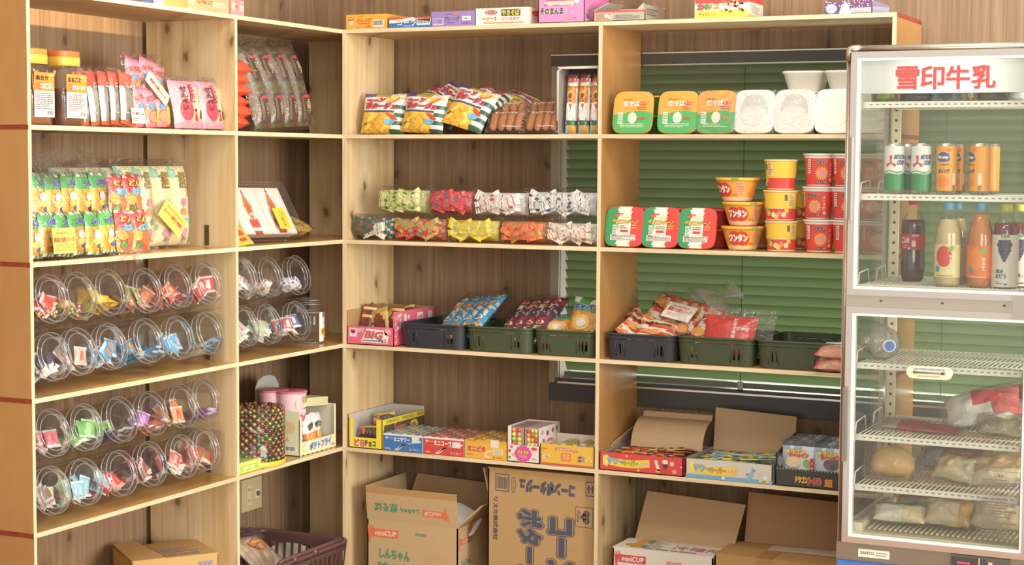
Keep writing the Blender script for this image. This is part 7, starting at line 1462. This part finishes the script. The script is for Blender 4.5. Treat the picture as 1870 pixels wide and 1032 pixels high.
b.box(FX0 + .001, FX1 - .001, FY + .014, FB - .001, ZTOP - .03, ZTOP - .008, 'metal', ST2); fpart(b, 'top_frame')
# doors
def door(z0, z1, name):
    b = B(); x0, x1 = FX0 + .016, FX1 - .004; t = .016
    b.box(x0, x0 + t, FY - .006, FY + .012, z0 + t, z1 - t, 'chrome', '#d8ccc0'); b.box(x1 - t, x1, FY - .006, FY + .012, z0 + t, z1 - t, 'chrome', '#d8ccc0'); b.box(x0, x1, FY - .006, FY + .012, z1 - t, z1, 'chrome', '#d8ccc0'); b.box(x0, x1, FY - .006, FY + .012, z0, z0 + t, 'chrome', '#e8ccb8' if z0 < zM0 - .1 else '#d8ccc0')
    o = fpart(b, name)
    b = B(); g = .007; X0, X1, Z0, Z1 = x0 + t, x1 - t, z0 + t, z1 - t
    for q in ((X0, X0 + g, Z0 + g, Z1 - g), (X1 - g, X1, Z0 + g, Z1 - g), (X0, X1, Z1 - g, Z1), (X0, X1, Z0, Z0 + g)): b.box(q[0], q[1], FY - .004, FY + .02, q[2], q[3], 'plastic', '#f1ece2')
    fpart(b, 'gasket', o)
    b = B(); b.box(X0 + g * .5, X1 - g * .5, FY + .004, FY + .009, Z0 + g * .5, Z1 - g * .5, 'clear_glass'); fpart(b, 'glass_pane', o)
    return o, X0 + g, X1 - g, Z0 + g, Z1 - g
d1, dx0, dx1, du0, du1 = door(zM1 - .002, ZTOP - .017, 'upper_door')
d2, _, _, dl0, dl1 = door(zB + .002, zM0 + .002, 'lower_door')
b = B(); b.box(FX0 + .012, FX1, FY + .004, FY + .02, zM0, zM1, 'metal', '#cfc2ae')
for x in (RX(1608, zM0, FY), RX(1720, zM0, FY), RX(1833, zM0, FY)): b.disc(front(FY + .004), x, (zM0 + zM1) / 2 + .002, .004, .003, '#4a443e', .0008, 10)
b.box(RX(1850, zM0, FY), FX1, FY - .009, FY + .004, zM0 - .012, zM1 + .012, 'metal', '#c8bcae'); fpart(b, 'middle_rail')
b = B()
for z0, z1 in ((HZ(400, FX0, FY), HZ(250, FX0, FY)), (HZ(840, FX0, FY), HZ(705, FX0, FY))):
    b.box(FX0 + .014, FX0 + .024, FY - .016, FY - .006, z0, z1, 'metal', '#a39a90'); fpart(b, 'door_handle'); b = B()
# lit sign
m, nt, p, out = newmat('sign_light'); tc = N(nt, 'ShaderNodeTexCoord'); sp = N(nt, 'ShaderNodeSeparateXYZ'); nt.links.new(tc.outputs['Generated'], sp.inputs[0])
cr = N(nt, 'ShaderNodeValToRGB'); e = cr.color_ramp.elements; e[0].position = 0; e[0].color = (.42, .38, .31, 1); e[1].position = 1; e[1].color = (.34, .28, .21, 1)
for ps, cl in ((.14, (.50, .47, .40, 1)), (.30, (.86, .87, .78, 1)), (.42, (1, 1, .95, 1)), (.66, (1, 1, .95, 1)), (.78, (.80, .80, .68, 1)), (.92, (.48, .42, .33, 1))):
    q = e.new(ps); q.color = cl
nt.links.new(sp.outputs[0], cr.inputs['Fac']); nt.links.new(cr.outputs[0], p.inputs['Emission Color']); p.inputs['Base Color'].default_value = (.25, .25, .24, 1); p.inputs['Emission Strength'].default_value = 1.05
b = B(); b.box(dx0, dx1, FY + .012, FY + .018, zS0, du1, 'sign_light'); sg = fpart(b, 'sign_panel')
b = B(); F = front(FY + .0118); xa, xb = RX(1632, zS0, FY), RX(1818, zS0, FY); zc = (fz(121) + fz(162)) / 2; hh = fz(120) - fz(162); zc = HZ(141, (xa + xb) / 2, FY)
for i, ch in enumerate('雪印牛乳'):
    b.text(F, ch, xa + (xb - xa) * (i + .5) / 4, zc, hh * .98, '#e8433f', w=(xb - xa) / 4 * .92, bold=.034, mat='print')
fpart(b, 'sign_lettering', sg)
b = B(); b.box(dx0, dx1, FY + .018, FY + .10, zS0 + .004, du1, 'plastic', '#e8e4d8'); fpart(b, 'lamp_box')
# glass sides, back, floor
for nm, q in (('side_glass', (FX0 + .013, FX0 + .017, FY + .05, FB - .03)), ('side_glass', (FX1 - .017, FX1 - .013, FY + .05, FB - .03)), ('back_glass', (FX0 + .02, FX1 - .02, FB - .012, FB - .008))):
    b = B(); b.box(q[0], q[1], q[2], q[3], zin, ZTOP - .04, 'clear_glass'); fpart(b, nm)
b = B(); b.box(FX0 + .012, FX1 - .012, FY + .02, FB - .004, zB, zD0, 'plastic', '#ded2b4'); b.box(FX0 + .02, FX0 + .06, FY + .03, FB - .04, zD0, zD0 + .022, 'plastic', '#e8dec2')
for i in range(22): b.box(FX0 + .03, FX0 + .05, FY + .06 + i * .016, FY + .066 + i * .016, zD0 + .022, zD0 + .0225, 'plastic', '#8a8068')
for i in range(30): b.box(FX0 + .075 + i * .0135, FX0 + .079 + i * .0135, FY + .04, FB - .04, zD0 + .006, zD0 + .010, 'plastic', '#e4d8b8')
fpart(b, 'inner_floor')
# shelf standards with holes
for sx, nm in ((0, 'l'), (1, 'r')):
    b = B(); x0 = FX0 + .024 if sx == 0 else FX1 - .046; b.box(x0, x0 + .022, FB - .034, FB - .02, zin, ZTOP - .04, 'plastic', '#dccfb4'); F = front(FB - .034)
    z = zin + .05
    while z < ZTOP - .06: b.disc(F, x0 + .011, z, .0042, .0042, '#4a443c', .0006, 12); z += .0285
    fpart(b, 'shelf_standard')
for sx in (0, 1):
    b = B(); x0 = FX0 + .020 if sx == 0 else FX1 - .034; b.box(x0, x0 + .012, FY + .034, FY + .046, zin, ZTOP - .04, 'plastic', '#e6ddca'); fpart(b, 'shelf_standard')
# wire shelves
RZ = [HZ(p_, FX0 + .05, FY + .035) for p_ in (186, 354, 519, 662, 793, 884)]
def wire(z):
    b = B(); x0, x1 = FX0 + .036, FX1 - .036; y0, y1 = FY + .035, FB - .045
    b.box(x0, x1, y0, y0 + .003, z - .016, z, 'plastic', '#f2ecdf'); b.box(x0 + .001, x1 - .001, y0 - .004, y0 - .0001, z - .0155, z - .013, 'plastic', '#f2ecdf'); b.box(x0, x1, y1 - .003, y1, z - .009, z, 'plastic', '#eee7d8')
    for i in range(24): b.box(x0 + .02 + i * .0165, x0 + .028 + i * .0165, y0 - .0008, y0 - .0001, z - .009, z - .006, 'plastic', '#8f8a7c')
    n = 34
    for i in range(n): x = x0 + .006 + (x1 - x0 - .012) * i / (n - 1); b.tube([(x, y0 + .002, z - .0018), (x, y1 - .002, z - .0018)], .0017, 'plastic', '#efe9dc', 5)
    for y in (y0 + .1, y0 + .22, y0 + .33): b.tube([(x0, y, z - .005), (x1, y, z - .005)], .002, 'plastic', '#efe9dc', 5)
    o = fpart(b, 'wire_shelf')
    for xs in (x0 - .002, x1 + .002):
        b = B()
        for ya, yb in ((y0 + .004, y0 + .12), (y0 + .2, y0 + .31)): b.tube([(xs, ya, z - .004), (xs, ya + .012, z + .028), (xs, yb - .012, z + .034), (xs, yb, z - .002)], .0021, 'plastic', '#f2ecdf', 7)
        b.box(xs - .008 if xs < 2 else xs, xs if xs < 2 else xs + .008, y0, y0 + .012, z - .022, z + .004, 'plastic', '#f2ecdf'); fpart(b, 'side_guard', o)
for z in RZ: wire(z)
# base
b = B(); b.box(FX0, FX1, FY + .002, FB, fz(1022), zB, 'metal', '#b5a58f'); b.box(FX0, FX1, FY + .01, FB, -.132, fz(1023), 'plastic', '#3a76c4'); bs = fpart(b, 'base_panel')
b = B(); F = front(FY + .002); xa, xb = RX(1567, fz(1010), FY), RX(1624, fz(1010), FY); za, zb_ = HZ(1016.5, xa, FY), HZ(1002, xa, FY)
b.rect(F, xa, xb, za, zb_, '#f0dfc8'); b.text(F, 'SANYO', xa + (xb - xa) * .29, (za + zb_) / 2 + .001, (zb_ - za) * .42, '#3a3a42', w=(xb - xa) * .44, bold=.06); b.small(F, xa + (xb - xa) * .56, xa + (xb - xa) * .93, za + .004, zb_ - .004, 2, '#9a9aa8', o=.0012); fpart(b, 'maker_plate', bs)
xa, xb = RX(1735, .3, FY), RX(1844, .3, FY); zt = HZ(1011, xa, FY)
b = B(); b.box(xa, xb, FY - .004, FY + .002, zt - .055, zt, 'plastic', '#4a4540'); b.box(xa + .006, xa + .068, FY - .0055, FY - .004, zt - .04, zt - .006, 'plastic', '#2e2b29'); b.box(xa + .07, xa + .074, FY - .0055, FY - .004, zt - .05, zt - .004, 'plastic', '#b39a6c'); b.box(xa + .095, xa + .105, FY - .007, FY - .004, zt - .04, zt - .012, 'plastic', '#d8b878'); b.box(xa + .078, xa + .088, FY - .0055, FY - .004, zt - .04, zt - .006, 'plastic', '#35312e')
for i in range(5): b.box(xa + .018 + .0065 * i, xa + .0225 + .0065 * i, FY - .0062, FY - .0055, zt - .022, zt - .0175, 'led_red')
cp_ = fpart(b, 'control_panel', bs)
# thermometer and notice on the glass
x0, x1 = RX(1655, .8, FY), RX(1739, .8, FY); z0, z1 = HZ(690, x0, FY), HZ(667, x0, FY); x = (x0 + x1) / 2; z = (z0 + z1) / 2
o = empty('thermometer', (x, FY + .004, z), (0, 0, 0), 'cream pill-shaped thermometer stuck on the lower fridge door glass', 'thermometer'); W = x1 - x0; h = z1 - z0
b = B(); P_ = [(W / 2 - h / 2 + h / 2 * math.cos(a), h / 2 * math.sin(a)) for a in [-R90 + PI * i / 10 for i in range(11)]] + [(-W / 2 + h / 2 + h / 2 * math.cos(a), h / 2 * math.sin(a)) for a in [R90 + PI * i / 10 for i in range(11)]]
n = len(P_); b.add([(u, -.0045, v) for u, v in P_] + [(u, -.0005, v) for u, v in P_], [tuple(range(n))] + [(i, i + n, (i + 1) % n + n, (i + 1) % n) for i in range(n)], 'plastic', '#e9dcb4')
F = front(-.0046); b.small(F, -W * .34, W * .34, h * .16, h * .36, 1, '#8a98a8', fill=.8); b.small(F, -W * .26, W * .24, -h * .36, -h * .2, 1, '#a8a89a', fill=.7); b.build('scale_plate', o)
b = B(); b.tube([(-W * .32, -.006, 0), (W * .32, -.006, 0)], .0022, 'plastic', '#7a6250', 8); b.tube([(-W * .34, -.006, 0), (-W * .28, -.006, 0)], .0035, 'plastic', '#5a4a3e', 8); b.tube([(W * .28, -.006, 0), (W * .34, -.006, 0)], .0035, 'plastic', '#5a4a3e', 8); b.build('glass_tube', o)
xa, xb = RX(1784, .55, FY), RX(1862, .55, FY); za, zb_ = HZ(986, xa, FY), HZ(858, xa, FY)
b = B(); F = front(FY + .0035); b.rect(F, xa, xb, za, zb_, '#ffffff', 0, mat='clear_plastic')
for q in ((xa, xb, zb_ - .001, zb_), (xa, xa + .001, za, zb_), (xb - .001, xb, za, zb_), (xa, xb, zb_ - .05, zb_ - .0492)): b.rect(F, *q, '#6a6052', .0003)
b.text(F, '⚠警告', (xa + xb) / 2, zb_ - .012, .009, '#5a5044', o=.0006); b.text(F, '⚠注意', (xa + xb) / 2, zb_ - .058, .009, '#5a5044', o=.0006); b.small(F, xa + .012, xb - .01, zb_ - .045, zb_ - .02, 4, '#6a6052', .55, .0005); b.small(F, xa + .012, xb - .008, zb_ - .165, zb_ - .068, 13, '#6a6052', .55, .0005)
o = b.build('safety_notice'); tag(o, 'clear safety notice sheet with fine print stuck at lower right of the fridge glass', 'notice')
# ---------------------------------------------------------------- drinks
def can(px0, px1, z, yy, kind, lab, turn=0.0):
    x = (RX(px0, z + .06, yy) + RX(px1, z + .06, yy)) / 2; r = .0262; H = .131
    b = B(); c = '#e9e5dc' if kind == 0 else '#f0a030'
    b.lathe([(.001, .001), (r * .86, .001), (r * .9, .004), (r, .010)], 'metal', '#c8c4bc', 36)
    if kind == 0: b.lathe([(r, .010), (r, H * .42)], 'print', '#2f8a48', 36); b.lathe([(r, H * .42), (r, H * .94)], 'print', c, 36)
    else: b.lathe([(r, .010), (r, H * .94)], 'print', c, 36)
    b.lathe([(r, H * .94), (r * .93, H * .975), (r * .93, H), (r * .88, H), (r * .85, H - .003), (.001, H - .003)], 'metal', '#cfc9bd', 36)
    S = cyl(r, turn)
    if kind == 0:
        for k in (0, .035): 
            for i in range(8): b.rect(S, -.024 + .006 * i, -.018 + .006 * i, H * (.40 + k + .012 * math.sin(i * .9)), H * (.415 + k + .012 * math.sin(i * .9)), '#eef0ea' if k == 0 else '#2f8a48', .0007)
        for a in (R90, R90 + 2.09, R90 - 2.09):
            for s_ in (-1, 1): b.poly(S, [(-.007 + .0125 * math.cos(a + .25 * s_) * .3, H * .62 + .004 * math.sin(a)), (-.007 + .013 * math.cos(a + .12 * s_), H * .62 + .016 * math.sin(a + .12 * s_)), (-.007 + .013 * math.cos(a + .32 * s_), H * .62 + .016 * math.sin(a + .32 * s_))], '#d8323a', .0012)
            b.poly(S, [(-.007 + .002 * math.cos(a + R90), H * .62 + .002 * math.sin(a + R90)), (-.007 + .014 * math.cos(a) + .003 * math.cos(a + R90), H * .62 + .018 * math.sin(a) + .003 * math.sin(a + R90)), (-.007 + .014 * math.cos(a) - .003 * math.cos(a + R90), H * .62 + .018 * math.sin(a) - .003 * math.sin(a + R90)), (-.007 - .002 * math.cos(a + R90), H * .62 - .002 * math.sin(a + R90))], '#dc3a40', .001)
        b.text(S, 'MITSUYA', .017, H * .73, .011, '#3a4a8a', w=.03, bold=.05, o=.001, slant=.2); b.text(S, 'CIDER', .019, H * .62, .011, '#3a4a8a', w=.021, bold=.05, o=.001, slant=.2)
    else:
        b.disc(S, -.004, H * .74, .015, H * .085, '#33509a', .0008, 20, rings=2); b.disc(S, -.004, H * .69, .017, H * .05, '#33509a', .0009, 20, rings=2); b.text(S, 'Bireley', -.004, H * .72, .009, '#f4ead8', w=.026, bold=.05, o=.0016, slant=.3); b.text(S, 'オレンジ', -.003, H * .46, .010, '#33406a', w=.028, bold=.05, o=.001); b.small(S, -.012, .01, H * .56, H * .6, 1, '#6a4a2a'); b.disc(S, -.004, H * .25, .014, H * .11, '#ee8420', .0008, 18, rings=2); b.disc(S, .009, H * .87, .006, .004, '#e87a28', .0009, 10); b.rect(S, .020, .030, H * .2, H * .42, '#e8dcc0', .0007, (3, 1)); b.small(S, .021, .029, H * .05, H * .18, 3, '#5a4a7a'); b.small(S, -.012, .006, H * .04, H * .07, 1, '#6a7a3a')
    o = b.build('drink_can', loc=(x, yy, z + .0004)); return tag(o, lab, 'can', 'cans on the upper fridge shelf')
z = RZ[1]; yf = FY + .075
can(1615, 1652, z, yf, 0, 'white and green soda can at the left front of the upper fridge shelf', .12); can(1663, 1701, z, yf, 0, 'white and green soda can at the right front, left of the orange cans', .12)
can(1640, 1678, z, yf + .06, 0, 'white and green soda can standing behind the gap between the front two', .1)
can(1709, 1747, z, yf, 1, 'orange juice can, left one at the front of the upper fridge shelf', .05); can(1725, 1762, z, yf + .06, 1, 'orange juice can behind the left front orange can', .3)
can(1767, 1811, z, yf, 1, 'orange juice can, right one at the front, turned to show its back print', -.75); can(1790, 1822, z, yf + .06, 1, 'orange juice can behind the right front orange can', -.9)
def bottle(px, z, yy, H, r, liquid, fill, cap, lab, label=None, shape='straight'):
    x = RX(px, z + .08, yy); o = empty('drink_bottle', (x, yy, z + .0004), (0, 0, 0), lab, 'bottle')
    if shape == 'coke': pr = [(.001, 0), (r * .80, 0), (r * .92, .008), (r, .03), (r, H * .30), (r * .93, H * .38), (r * .93, H * .55), (r, H * .60), (r * .98, H * .68), (r * .82, H * .76), (r * .5, H * .85), (r * .36, H * .90), (r * .36, H * .93)]
    else: pr = [(.001, 0), (r * .9, 0), (r, .008), (r, H * .56), (r * .97, H * .60), (r * .9, H * .68), (r * .66, H * .79), (r * .42, H * .88), (r * .40, H * .93)]
    b = B(); b.lathe([(a * 1.0, c) for a, c in pr], 'clear_plastic', n=36); b.build('bottle_body', o)
    b = B(); q = [(max(.0008, a - .0012), c + .0006) for a, c in pr if c <= H * fill]; q.append((q[-1][0], H * fill)); q.append((.001, H * fill)); b.lathe(q, 'liquid', liquid, 32); b.build('drink', o)
    b = B(); rc = r * .43; b.lathe([(rc, H * .915), (rc * 1.02, H * .92), (rc * 1.02, H * .985), (rc * .95, H), (.001, H)], 'plastic', cap, 28); b.build('bottle_cap', o)
    if label:
        b = B(); label(b, cyl(r + .0007, 0.0), H, r); b.build('paper_label', o)
    return o
def lb_coke(b, S, H, r):
    b.rect(S, -r * 1.5, r * 1.5, H * .38, H * .575, '#c4343a', 0, (18, 1)); b.text(S, 'Cola', -.014, H * .50, .016, '#f0e4dc', w=.024, bold=.04, slant=.3, rot=.1, o=.0006); b.small(S, .004, .022, H * .54, H * .565, 1, '#f0e0d8', o=.0005); b.rect(S, .004, .014, H * .42, H * .49, '#e8d8d0', .0005); b.small(S, -.02, -.006, H * .40, H * .44, 2, '#e8d0c8', o=.0005); b.disc(S, -.004, H * .40, .003, .003, '#f0e4dc', .0005, 8)
def lb_apple(b, S, H, r):
    b.rect(S, -r * 1.35, r * 1.35, H * .11, H * .50, '#e8d69a', 0, (16, 1)); b.disc(S, -.004, H * .36, .021, H * .125, '#d8413a', .0006, 24, rings=3); b.disc(S, .014, H * .45, .010, .006, '#8ab04a', .0012, 12, .6); b.text(S, 'なっちゃん', .014, H * .30, .034, '#f6ead8', vertical=True, bold=.05, o=.0016, w=.009); b.disc(S, -.021, H * .21, .007, .009, '#4a98b8', .0008, 12); b.rect(S, -.024, .02, H * .125, H * .135, '#c8503a', .0006, (6, 1))
def lb_orange(b, S, H, r):
    b.rect(S, -r * 1.35, r * 1.35, H * .11, H * .50, '#ea7434', 0, (16, 1)); b.disc(S, -.004, H * .34, .021, H * .13, '#f0883a', .0006, 24, rings=3); b.disc(S, .013, H * .44, .010, .006, '#8ab04a', .0012, 12, .6); b.text(S, 'なっちゃん', .014, H * .28, .034, '#f6e2cc', vertical=True, bold=.05, o=.0016, w=.009); b.disc(S, -.02, H * .21, .007, .009, '#4a98b8', .0008, 12); b.rect(S, -.02, .02, H * .125, H * .132, '#f6d8b0', .0006, (6, 1))
def lb_grape(b, S, H, r):
    b.rect(S, -r * 1.35, r * 1.35, .004, H * .64, '#e2d8cc', 0, (16, 1))
    for k, n_ in enumerate((4, 5, 4, 4, 3, 2, 1)):
        for i in range(n_): b.disc(S, .003 + (i - (n_ - 1) / 2) * .0075, H * (.56 - .036 * k), .0046, .0052, ('#4a3a5a', '#5a4868')[(i + k) % 2], .0007 + .00006 * k, 10)
    b.disc(S, .004, H * .62, .012, .007, '#b8c89a', .0008, 12); b.text(S, '小岩井', .004, H * .625, .007, '#4a6a3a', o=.0012); b.text(S, '純水', -.008, H * .21, .011, '#4a7a84', w=.02, bold=.03); b.text(S, 'ぶどう', -.006, H * .15, .011, '#4a3438', w=.028, bold=.03); b.small(S, -.02, .0, H * .05, H * .09, 2, '#8a8078'); b.small(S, .004, .018, H * .04, H * .07, 1, '#4a4440')
z = RZ[2]
bottle(1667, z, FY + .215, .222, .0325, '#4a2e26', .74, '#d23a38', 'dark cola bottle with red label and red cap standing left on the fridge shelf', lb_coke, 'coke')
bottle(1731, z, FY + .078, .215, .0335, '#e0c48c', .80, '#6ab0d0', 'pale apple juice bottle with blue cap at the front of the fridge shelf', lb_apple); bottle(1745, z, FY + .155, .215, .0335, '#e0c48c', .80, '#6ab0d0', 'second pale apple juice bottle with blue cap, close behind the front one', lb_apple)
bottle(1790, z, FY + .078, .215, .0335, '#d8803a', .86, '#6ab0d0', 'orange juice bottle with blue cap between the apple and grape bottles', lb_orange)
bottle(1836, z, FY + .074, .212, .0335, '#7a2a30', .78, '#d2d04a', 'grape juice bottle with yellow cap and grey grape label at the front', lb_grape); bottle(1862, z, FY + .135, .212, .0335, '#7a2a30', .78, '#d2d04a', 'second grape juice bottle with yellow cap at the right frame edge', lb_grape)
# big water bottle lying on the third shelf
z = RZ[3]; r = .0435; x = RX(1632, z + r, FY + .12)
o = empty('water_bottle', (x - .004, FY + .075, z + r + .0008), (R90 - .0, 0, .42), 'large clear water bottle with blue cap lying on the empty fridge shelf', 'bottle')
b = B(); b.lathe([(.001, -.20), (r * .9, -.20), (r, -.19), (r, -.145), (r * .985, -.14), (r, -.135), (r, -.05), (r * .9, -.03), (r * .6, -.01), (r * .36, .0), (r * .34, .01)], 'clear_rim', n=36); b.build('bottle_body', o)
b = B(); b.lathe([(r * 1.005, -.10), (r * 1.005, -.055)], 'print', '#4a62a0', 36, a0=-2.6, a1=.4); b.build('paper_label', o)
b = B(); b.lathe([(r * .40, .0), (r * .40, .016), (r * .36, .018), (.001, .018)], 'plastic', '#e8ecf0', 24); b.disc(plane((0, 0, .018), (1, 0, 0), (0, 1, 0)), 0, 0, r * .3, r * .3, '#4a78c8', .0006, 20); b.build('bottle_cap', o)
# stock on the top rack
z = RZ[0]
for px, yy, w_, d_, h_, c, c2, lab in ((1617, -.40, .07, .1, .034, '#8a7a40', '#a8c84a', 'olive box with lime green print on the top fridge rack behind the sign'), (1672, -.36, .09, .12, .03, '#5a5450', '#6a6460', 'dark grey packet lying on the top fridge rack'), (1728, -.37, .08, .09, .034, '#a8b8cc', '#6a7078', 'pale blue packet with dark creases on the top fridge rack'), (1775, -.40, .03, .1, .035, '#b88a5a', '#e8dcc8', 'small tan packet on the top fridge rack'), (1808, -.35, .09, .12, .034, '#7a7a50', '#8a8a60', 'olive packet at the right of the top fridge rack'), (1858, -.38, .05, .1, .036, '#c8d4d0', '#e0e8e4', 'pale grey tub at the right end of the top fridge rack')):
    b = B(); 
    S = pillow(b, w_, h_, d_ * .5, (lambda u, v, c=c, c2=c2: c2 if (u * u + (v - .5) ** 2 * 3) < .3 else c), 12, 8, 'film', int(px), .002)
    o = b.build('chilled_packet', loc=(RX(px, z, yy), yy, z + .001)); tag(o, lab, 'packet', 'packets on the top fridge rack'); seat(o, z)
# frozen and chilled goods in the lower part
def lump(px, py, yy, w_, h_, t_, rot, base, paint, name, lab, seed, wrap=True, wr=.007):
    x = RX(px, base, yy); o = empty(name, (x, yy, base), rot, lab, 'bag' if 'bag' in name else 'packet', 'chilled goods in the lower fridge')
    b = B()
    if seed == 309: b.T = Matrix.Translation((0, 0, .012)) @ Matrix.Rotation(0, 4, 'X'); b.lathe([(.001, 0), (.4, .002), (.5, .02), (.49, .045), (.38, .068), (.2, .08), (.001, .083)], 'paper', '#dcb070', 28, sx=.115, sy=.06)
    else: pillow(b, w_ * .9, h_ * .9, t_ * .85, paint, 16, 14, 'film', seed, wr)
    b.build('contents', o, loc=(0, 0, h_ * .05))
    if wrap: clear_bag(w_ * 1.05, h_ * 1.02, t_, seed + 1, wr).build('clear_wrapper', o)
    seat(o, base); return o
z = RZ[4]
lump(1800, 760, FY + .16, .22, .13, .07, (-.95, -.25, .15), z, (lambda u, v: '#c83038' if abs(u - .1) < .35 and v > .4 else ('#e9e2d6' if u < .3 else '#d8605a')), 'ice_bag', 'white and red bag of ice sweets heaped on the upper right fridge shelf', 301)
lump(1845, 755, FY + .24, .18, .12, .06, (-.8, -.35, -.2), z, (lambda u, v: '#b02a34' if v > .3 else '#e4ddd2'), 'ice_bag', 'dark red bag behind the white and red bag at the frame edge', 303)
lump(1838, 778, FY + .09, .16, .10, .05, (-1.2, .05, .1), z, (lambda u, v: '#d8cfc0' if v > .5 else '#9a8a6a'), 'ice_bag', 'clear crumpled bag lying in front under the red bags', 305)
lump(1672, 774, FY + .10, .24, .07, .022, (-1.35, .03, -.06), z, (lambda u, v: '#a83a2e' if u > -.55 else '#b8a088'), 'ice_packet', 'long dark red packet lying on the fridge shelf above the bread roll', 307, wr=.003)
z = RZ[5]
lump(1627, 850, FY + .09, .15, .115, .085, (-.75, 0, .12), z, (lambda u, v: '#d8a860' if abs(u) < .8 else '#e4d4b4'), 'bread_bag', 'round golden bread roll in a clear twisted bag on the lower fridge shelf', 309, wr=.006)
lump(1735, 862, FY + .12, .12, .085, .06, (-.8, .1, -.15), z, (lambda u, v: '#e2c48e' if (u + .2) ** 2 + (v - .6) ** 2 < .25 else '#d8c4a0'), 'bread_bag', 'small pale bread bag in the middle of the lower fridge shelf', 311)
lump(1820, 855, FY + .12, .16, .10, .06, (-.85, -.1, .1), z, (lambda u, v: '#c8a070' if v > .35 else '#dcc8a8'), 'bread_bag', 'large tan bread bag at the right of the lower fridge shelf behind the notice', 313)
lump(1735, 838, FY + .30, .22, .10, .05, (-1.1, 0, 0), z, (lambda u, v: '#7a4a40' if u > -.2 else '#8a8078'), 'ice_packet', 'dark packet lying at the back of the lower fridge shelf', 315)
z = zD0 + .011
lump(1640, 950, FY + .08, .15, .06, .05, (-.9, 0, .05), z, (lambda u, v: '#ece4d4' if u < .1 else '#e4cfa0'), 'ice_packet', 'white packet with green print lying on the fridge floor at the left', 317, wr=.003)
lump(1725, 945, FY + .09, .14, .085, .06, (-.8, .02, -.05), z, (lambda u, v: '#dcc4a0' if u < .5 else '#d09a5a'), 'ice_bag', 'beige bag with white scribble print on the middle of the fridge floor', 319)
lump(1820, 950, FY + .10, .17, .09, .06, (-.9, 0, 0), z, (lambda u, v: '#d0b48c'), 'ice_bag', 'tan bag on the fridge floor behind the safety notice', 321)
lump(1700, 905, FY + .24, .22, .09, .05, (-1.0, 0, .05), z, (lambda u, v: '#a87868' if v > .4 else ('#5a80b8' if u < -.4 and v < .25 else '#c8a88a')), 'ice_packet', 'reddish flat packet with a blue edge behind the packets on the fridge floor', 323)
